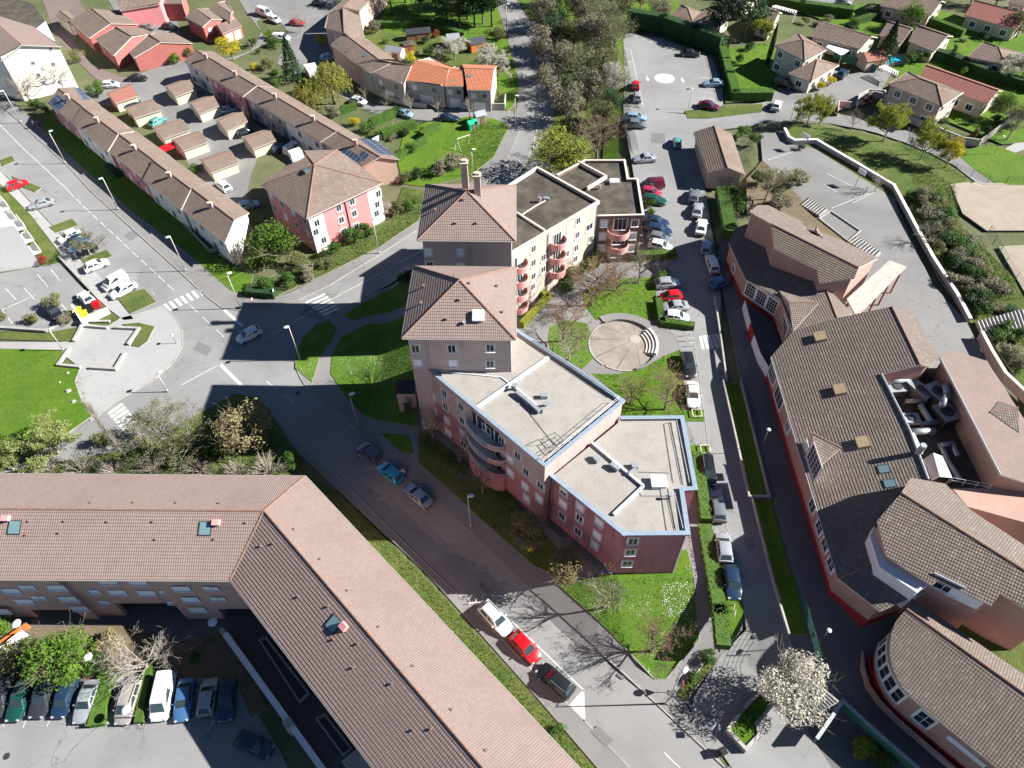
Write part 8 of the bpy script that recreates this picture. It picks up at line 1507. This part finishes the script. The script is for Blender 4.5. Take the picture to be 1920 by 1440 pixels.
# shrubs
sh = [('bareshrub', (155, 886), 3.4, 5, 'greyish bare shrub along the L-shaped block, first from the left'), ('bareshrub', (95, 880), 3.2, 4.6, 'greyish bare shrub close to the pale green tree at the left'), ('bareshrub', (290, 884), 3.4, 5, 'greyish bare shrub along the L-shaped block behind the tall tree'), ('bareshrub', (380, 886), 3.4, 5, 'greyish bare shrub along the L-shaped block, midway'), ('bareshrub', (445, 888), 3, 4, 'greyish bare shrub along the L-shaped block near its bend'), ('bareshrub', (505, 888), 4.2, 5, 'round pale twiggy shrub next to the bend of the L-shaped block'), ('bareshrub', (215, 886), 3, 4.4, 'greyish bare shrub right of the tall narrow tree foot'),
      ('shrub_olive', (200, 830), 2.4, 3.6, 'olive shrub in the verge by the lower crossing'), ('shrub_green', (545, 872), 2, 3, 'green shrub at the tip of the verge near the shaded road'), ('shrub_green', (420, 850), 3, 5, 'dense green shrub under the tan leafed tree'), ('shrub_green', (345, 862), 2.6, 4, 'green shrub beside the half hidden street lamp'),
      ('shrub_red', (23, 415), 1.6, 2.2, 'rust coloured shrub on the lawn of the white left building'), ('shrub_red', (84, 494), 1.8, 2.2, 'dark red shrub at the corner of the white left building'), ('shrub_pale', (57, 458), 1.8, 2.2, 'pale flowering shrub in front of the balconies'), ('shrub_green', (40, 440), 1.6, 3, 'green shrub between the rust coloured and pale ones'), ('shrub_olive', (105, 575), 2.4, 3.4, 'olive bush hanging over the black car'), ('shrub_olive', (62, 605), 1.8, 3, 'olive bush at the kerb of the private car park'), ('shrub_grey', (128, 603), 1.6, 3.2, 'greyish bush between black car and recycling bay'), ('shrub_olive', (0, 600), 1.6, 3, 'olive bush at the left edge by the private car park'),
      ('shrub_bright', (480, 500), 3, 4, 'green bush left of the bright round tree'), ('shrub_green', (500, 540), 2.6, 4, 'dark green bush at the corner garden'), ('shrub_olive', (560, 500), 3, 4, 'olive bush in the corner garden below the pink house'), ('shrub_grey', (580, 520), 2.4, 4.4, 'greyish bush in the corner garden'), ('shrub_green', (625, 480), 3, 3.6, 'green bush against the pink wall, left'), ('shrub_green', (665, 455), 3.2, 4, 'green bush against the pink wall, middle'), ('shrub_green', (690, 440), 2.8, 3.4, 'green bush against the pink wall, right'), ('shrub_olive', (745, 400), 2.6, 4, 'olive bush on the verge right of the pink house'), ('shrub_green', (770, 395), 2.6, 3.4, 'green bush at the foot of the rear tower verge'), ('shrub_olive', (610, 500), 2.2, 4, 'olive bush on the bank in front of the pink house'), ('shrub_green', (540, 535), 2.4, 3.4, 'green bush by the small corner garden fence'),
      ('shrub_green', (355, 108), 2.6, 3.4, 'green bush at the end of the red townhouses'), ('shrub_bright', (330, 118), 2.6, 3.4, 'bright green bush beside the bright red gable'), ('shrub_green', (290, 120), 2.4, 3.2, 'green bush in front of the red townhouse, right'), ('shrub_green', (265, 118), 2.4, 3.2, 'green bush in front of the red townhouse, middle'), ('shrub_green', (235, 115), 2.4, 3.4, 'green bush in front of the red townhouse, left'), ('shrub_olive', (150, 115), 3, 4, 'olive bush beside the white far left building'), ('shrub_green', (185, 178), 3, 4.5, 'green bush left of the reddish roofed garage'), ('shrub_green', (70, 205), 2.6, 3.6, 'green bush at the avenue beside the solar roofed house'), ('shrub_dark', (88, 212), 2.6, 3, 'dark round bush at the end of the avenue row'), ('shrub_bright', (368, 325), 2, 2.6, 'bright green bush beside the lowest garage'), ('shrub_bright', (252, 230), 2, 2.8, 'green bush by the second garage of the left column'),
      ('shrub_yellow', (665, 235), 2, 3, 'yellow flowering shrub in the middle garden'), ('shrub_yellow', (603, 85), 2.6, 2.8, 'yellow bush in the shade beside the curved terrace'), ('shrub_orange', (560, 175), 1.8, 3, 'orange tinted shrub beside the long row'), ('shrub_orange', (580, 183), 1.6, 2.6, 'small orange shrub below the willow'), ('shrub_green', (690, 250), 2.6, 4, 'green shrub at the left end of the middle garden hedges'), ('shrub_grey', (625, 218), 3, 4, 'bare greyish shrub behind the long row'), ('shrub_olive', (500, 130), 2.6, 4, 'olive shrub in the garden left of the conifer'), ('shrub_green', (520, 165), 2.4, 3.6, 'green shrub in the garden below the conifer'), ('shrub_yellow', (478, 130), 1.8, 2.4, 'small yellow bush by the far garden'), ('shrub_green', (515, 88), 2, 4.5, 'rounded hedge bush at the far drive'),
      ('shrub_dark', (783, 335), 2.4, 3, 'dark round bush on the lawn behind the rear tower'), ('shrub_grey', (825, 325), 3, 5, 'greyish bush cluster behind the rear tower, left'), ('shrub_grey', (855, 315), 3, 5, 'greyish bush cluster behind the rear tower, right'), ('shrub_olive', (760, 340), 2, 3, 'olive bush beside the white gable of the second row'), ('shrub_green', (770, 285), 2, 3.4, 'green bush at the top of the lawn'), ('shrub_grey', (705, 22 + 38), 3, 4, 'greyish bush beside the terrace with white east front'), ('shrub_yellow', (770, 115), 2.2, 3, 'yellow green bush beside the small orange shed'), ('shrub_green', (805, 105), 3, 3.6, 'green bush in the allotments'), ('shrub_yellow', (935, 140), 2, 2.6, 'yellow tinted bush at the end of the orange row'), ('shrub_olive', (935, 75), 3, 4, 'olive bush on the road side of the allotments'), ('shrub_red', (818, 70), 2, 2.6, 'reddish bush beside the allotment shed'),
      ('shrub_yellow', (1534, 168), 1.8, 3, 'bright yellow shrub against the cream wall, left of two'), ('shrub_yellow', (1556, 158), 1.8, 2.4, 'bright yellow shrub against the cream wall, right of two'), ('shrub_dark', (1502, 165), 2.4, 3.2, 'dark green round shrub beside the dark van'), ('shrub_green', (1700, 120), 2.6, 4, 'green shrub beside the swimming pool'), ('shrub_green', (1722, 115), 2.4, 4, 'rounded green shrub right of the swimming pool'), ('shrub_grey', (1630, 30), 3, 3, 'greyish shrub beside the hedge drive'), ('dense_green', (1385, 118), 2.0, 2.4, 'clipped green ball shrub on the shaded lawn by the car park'), ('shrub_dark', (1405, 95), 2, 2.6, 'dark rounded shrub on the lawn of the cream house'), ('shrub_grey', (1558, 212), 1.8, 3, 'greyish shrub by the gate post wall'), ('shrub_red', (1628, 196), 1.8, 3, 'dark red shrub inside the curved drive wall'),
      ('dense_hedge', (1218, 386), 1.5, 2.8, 'round clipped bush between the dark green and navy cars'), ('dense_hedge', (1220, 402), 1.2, 2.4, 'low clipped bush above the group of four cars'), ('shrub_olive', (1078, 530), 3, 4, 'olive bush at the foot of the cream wall, right of the balconies'), ('shrub_olive', (1100, 500), 3.4, 5, 'olive bush cluster in the corner of the rear block'), ('shrub_green', (1062, 545), 1.8, 3, 'low green bush below the balcony stack'), ('shrub_green', (1247, 520), 1.2, 3, 'low green bush above the silver hatchback'), ('shrub_green', (1235, 530), 1.4, 2, 'small green bush at the lawn corner by the bays'), ('shrub_dark', (760, 530), 2.4, 3, 'dark bush in the tower shade beside the path'),
      ('shrub_green', (1420, 345), 3, 4, 'green bush beside the outbuilding gable'), ('shrub_green', (1370, 375), 2.6, 4.5, 'green bush below the outbuilding'), ('shrub_green', (1385, 395), 2.6, 4, 'green bush at the head of the street hedge'), ('shrub_grey', (1480, 350), 3, 5, 'greyish bush in the garden by the yard'), ('shrub_grey', (1460, 390), 2.6, 4.5, 'greyish bush beside the pale garden path'), ('shrub_olive', (1500, 340), 2.4, 4, 'olive bush along the yard fence'), ('shrub_green', (1390, 255), 2, 4, 'low green shrub right of the outbuilding roof'), ('shrub_green', (1415, 268), 2, 3, 'low green shrub at the upper yard corner'),
      ('shrub_green', (1405, 1345), 1.6, 2.6, 'dark green shrub in the raised concrete planter, upper'), ('shrub_bright', (1392, 1355), 1.2, 2, 'green shrub in the raised concrete planter, middle'), ('shrub_green', (1328, 1238), 1.4, 2.2, 'small shrub at the point of the clipped hedge'), ('shrub_green', (1298, 1272), 1.2, 2, 'small shrub in the planted bed by the street lamp'), ('shrub_lime', (1620, 1412), 1.6, 3.4, 'yellow green shrub behind the green fence wall'), ('shrub_green', (1650, 1425), 1.6, 3, 'green shrub at the bottom edge behind the green fence'), ('shrub_green', (365, 1238), 1.4, 1.8, 'small green bush in the dark court'), ('shrub_green', (185, 1250), 2, 3.4, 'green bush right of the bright green tree'), ('shrub_olive', (50, 1235), 3, 5, 'brownish bush beside the white ramp wall'), ('shrub_olive', (95, 1225), 3, 4.4, 'olive bush behind the bright green tree'), ('shrub_bright', (15, 1175), 2, 3.4, 'bright green bush at the left edge by the ramp'), ('shrub_tan', (210, 1210), 2, 3.4, 'tan dry bush between the two court trees'), ('shrub_green', (1045, 1372), 1.2, 2, 'rounded low shrub in the verge beside the long roof'), ('shrub_dark', (1500, 280), 1.2, 2, 'small dark shrub by the yard wall')]
for a in sh: tree(*a)
g_ = 'bushes on the bank between yard wall and sand pitch'
rgb = random.Random(3)
for k in range(66):
    t_ = k / 66; x = 1705 + 140 * t_ + rgb.uniform(-12, 52) ; y = 375 + 215 * t_ + rgb.uniform(-12, 12); kd = ('shrub_green', 'shrub_grey', 'shrub_dark', 'shrub_grey', 'shrub_olive')[k % 5]
    tree(kd, (x, y), rgb.uniform(1.2, 2.4), rgb.uniform(2.4, 4.4), {'shrub_green': 'green bush on the bank beside the school yard wall', 'shrub_grey': 'greyish twiggy bush on the bank beside the school yard wall', 'shrub_dark': 'dark evergreen bush on the bank beside the school yard wall', 'shrub_olive': 'olive bush on the bank beside the school yard wall'}[kd], g_)
for k, p in enumerate([(1870, 640), (1888, 665), (1905, 640), (1912, 690), (1880, 620)]): tree(('shrub_green', 'shrub_grey')[k % 2], p, 2.2, 3.6, 'bush on the lower bank beside the steps at the right edge', 'bushes beside the right edge steps')
gd = ['green', 'olive', 'dark', 'grey', 'bright']; rgb = random.Random(8)
for area, l in (([(470, 120), (560, 160), (640, 230), (600, 130)], 'garden shrub between the long row and the willow'), ([(700, 225), (820, 235), (800, 260), (700, 270)], 'garden shrub among the middle garden hedges'), ([(700, 65), (930, 90), (935, 115), (760, 112)], 'allotment shrub behind the orange roofed terrace'), ([(390, 75), (470, 100), (520, 60), (480, 110)], 'shrub on the plots by the far drive'), ([(1600, 40), (1700, 50), (1900, 75), (1800, 150)], 'garden shrub among the upper right bungalows'), ([(1700, 235), (1900, 180), (1880, 250), (1800, 262)], 'garden shrub behind the tan house wall'), ([(1500, 25), (1640, 50), (1600, 60), (1500, 45)], 'garden shrub below the long top hedge')):
    for k in range(8):
        a, b = rgb.random(), rgb.random(); x = (area[0][0] * (1 - a) + area[1][0] * a) * (1 - b) + (area[3][0] * (1 - a) + area[2][0] * a) * b; y = (area[0][1] * (1 - a) + area[1][1] * a) * (1 - b) + (area[3][1] * (1 - a) + area[2][1] * a) * b
        tree('shrub_' + gd[k % 5], (x, y), rgb.uniform(.9, 2.0), rgb.uniform(1.4, 3), {'green': 'green ', 'olive': 'olive ', 'dark': 'dark ', 'grey': 'greyish ', 'bright': 'bright green '}[gd[k % 5]] + l, 'small garden shrubs')
# hedges
@grounded
def hedge(label, px, w, h, key='hedge', z=.1, dens=26, s=.10):
    P = T(px, z); c = P[0]; r = empty('hedge', c, label=label, cat='hedge'); rg = random.Random(int(px[0][0] * 7)); core, lv = MB(), MB()
    for a, b in zip(P, P[1:]):
        L = (b - a).length; u = (b - a) / L; n = Vector((-u.y, u.x, 0)); core.bar(a - u * w * .3, b + u * w * .3, w * .8, h * .92, up=h * .46)
        A_ = L * (w + 2 * h); 
        for i in range(int(A_ * dens)):
            t_ = rg.random(); q = rg.random() * (w + 2 * h) - h; e = a + u * (t_ * (L + w * .6) - w * .3)
            if q < 0: p = e - n * (w / 2) + Vector((0, 0, h + q)); nn = -n
            elif q > w: p = e + n * (w / 2) + Vector((0, 0, h - (q - w))); nn = n
            else: p = e + n * (q - w / 2) + Vector((0, 0, h)); nn = Vector((0, 0, 1))
            wob = math.sin(e.x * 1.7 + e.y * 1.3) * .07 + rg.gauss(0, .05); leaf(lv, p + nn * (wob - .04), s * rg.uniform(.6, 1.3), rg, 0, (nn + rnd_dir(rg) * .7).normalized())
    core.build('core', LF[key], r); lv.build('foliage', LF[key], r)
for a in (('long clipped hedge between the red block path and the black car', [(1305, 862), (1321, 975)], 1.6, 1.3), ('lower clipped hedge beside the silver and dark blue cars', [(1319, 1000), (1346, 1150), (1352, 1208)], 1.9, 1.4), ('clipped hedge wrapping the white hatchback by the courtyard', [(1234, 570), (1240, 608), (1296, 616)], 1.2, 1.1), ('clipped hedge across the end of the brown wall', [(1168, 487), (1262, 483)], 1.4, 1.4), ('bright yellow green clipped hedge around the terrace below the balconies', [(1005, 545), (1027, 562), (980, 612)], 1.0, 1.2, 'lime'),
    ('short hedge on the terrace below the cream wall', [(1050, 530), (1090, 500)], 1.2, 1.2), ('wide low hedge in the lower car park left of the beige people carrier', [(205, 1270), (187, 1352)], 2.0, .9), ('narrow low hedge in the lower car park left of the white van', [(281, 1258), (265, 1352)], 1.0, .9), ('tall dark hedge along the far side of the car park', [(1182, 50), (1240, 60), (1300, 82), (1345, 98)], 2.6, 4.2, 'dark'), ('hedge along the right side of the car park', [(1352, 100), (1366, 150), (1376, 186), (1440, 186)], 2.0, 2.0, 'green'), ('clipped hedge beside the street from the outbuilding to the school', [(1352, 370), (1366, 440), (1375, 450)], 2.6, 1.8, 'green'),
    ('long hedge along the top road right of centre', [(1440, 8), (1500, 20), (1590, 32)], 2.4, 2.4, 'green'), ('hedge running behind the pinkish bungalows', [(1670, 28), (1740, 45), (1800, 68)], 1.8, 1.8, 'green'), ('hedge between the hipped bungalow and the red tiled house', [(1722, 100), (1780, 118), (1850, 148), (1935, 172)], 2.2, 2.2, 'dark'), ('hedge beside the swimming pool garden', [(1680, 92), (1725, 102)], 1.8, 1.8, 'green'), ('pair of garden hedge rows, upper, between the long row and the terrace street', [(700, 235), (745, 215)], 1.8, 1.6, 'green'), ('thick garden hedge row above the lawn', [(722, 258), (775, 240)], 2.0, 1.7, 'hedge'), ('shorter garden hedge row at the top of the play lawn', [(795, 258), (820, 243)], 1.8, 1.5, 'hedge'), ('low hedge along the left of the play lawn', [(745, 300), (795, 268)], 1.6, 1.2, 'green'), ('dark verge hedge at the corner garden by the junction', [(470, 552), (512, 556)], 1.6, 1.3, 'dark'), ('hedge at the right of the garden with the willow', [(635, 215), (665, 205)], 1.4, 1.4, 'green'), ('allotment hedge above the sheds', [(700, 52), (800, 50), (870, 70)], 1.8, 1.6, 'green'), ('hedge beside the long house near the top right', [(1605, 45), (1660, 28)], 1.6, 1.5, 'green'), ('dark green hedge in front of the avenue row corner', [(205, 318), (222, 332)], 1.6, 1.2, 'dark')): hedge(*a)
# tufts on rough verges, tall grass and daisies
def scatter(name, polys, dens, hgt_, mats, w=.05, z=.12, seed=1, flat=False, pick=None):
    rg = random.Random(seed); mb = MB()
    for px in polys:
        P = [Gt(*p, z) for p in px]; xs = [p.x for p in P]; ys = [p.y for p in P]; A_ = abs(area2([(p.x, p.y) for p in P])) / 2; bb = (max(xs) - min(xs)) * (max(ys) - min(ys)); 
        for i in range(int(bb * dens)):
            x, y = rg.uniform(min(xs), max(xs)), rg.uniform(min(ys), max(ys))
            if not inpoly(P, x, y): continue
            zz = z + terr(x, y)
            m = rg.randrange(len(mats)); 
            if flat: s = rg.uniform(.6, 1.3) * w; leaf(mb, Vector((x, y, zz + .08)), s, rg, m, Vector((rg.uniform(-.3, .3), rg.uniform(-.3, .3), 1)).normalized()); continue
            for j in range(3):
                a = rg.uniform(0, 6.28); h = hgt_ * rg.uniform(.5, 1.2); d = Vector((math.cos(a), math.sin(a), 0)); q = Vector((x, y, zz)) + d * .06; t_ = q + d * h * .45 + Vector((0, 0, h)); s = Vector((-d.y, d.x, 0)) * w; mb.face([q - s, q + s, t_], m)
    return tag(mb.build(name, mats), kind='stuff')
rough = [[(455, 560), (522, 553), (605, 516), (712, 463), (785, 413), (800, 370), (755, 360), (735, 420), (640, 470), (575, 490), (500, 545)], [(562, 885), (640, 930), (790, 1075), (1000, 1305), (1120, 1445), (1080, 1440), (900, 1250), (740, 1060), (600, 925)], [(900, 225), (955, 236), (925, 295), (880, 330), (850, 300)], [(95, 868), (250, 842), (330, 815), (440, 760), (500, 780), (560, 880), (50, 888)], [(785, 810), (960, 940), (1040, 1040), (1000, 1050), (900, 970), (842, 918)], [(1168, 75), (1172, 200), (1200, 205), (1190, 180)], [(1700, 300), (1790, 345), (1800, 420), (1900, 520), (1900, 590), (1830, 600), (1760, 500)]]
scatter('grass', rough, 14, .34, [LF['hedge'], LF['bright'], LF['pale'], LF['olive']], .035, seed=2)
lawns_ = [[(1045, 1095), (1150, 1075), (1297, 1060), (1310, 1200), (1249, 1273), (1227, 1273), (1170, 1213)], [(1098, 575), (1090, 548), (1150, 522), (1228, 520), (1234, 600), (1170, 590), (1118, 600)], [(1110, 700), (1150, 702), (1245, 668), (1276, 655), (1290, 778), (1165, 780), (1164, 745)], [(620, 700), (640, 632), (765, 590), (790, 700), (780, 800), (680, 776)], [(1028, 632), (1060, 600), (1100, 606), (1100, 650), (1092, 690), (1032, 655)], [(-20, 660), (112, 660), (150, 700), (170, 780), (60, 855), (-20, 880)]]
scatter('grass', lawns_, 9, .13, [LF['hedge'], LF['bright']], .04, z=.17, seed=4)
scatter('daisies', [[(1235, 1098), (1290, 1090), (1300, 1170), (1305, 1200), (1280, 1190), (1250, 1150)]], 26, .1, [X['daisy']], .06, z=.2, seed=5, flat=True)
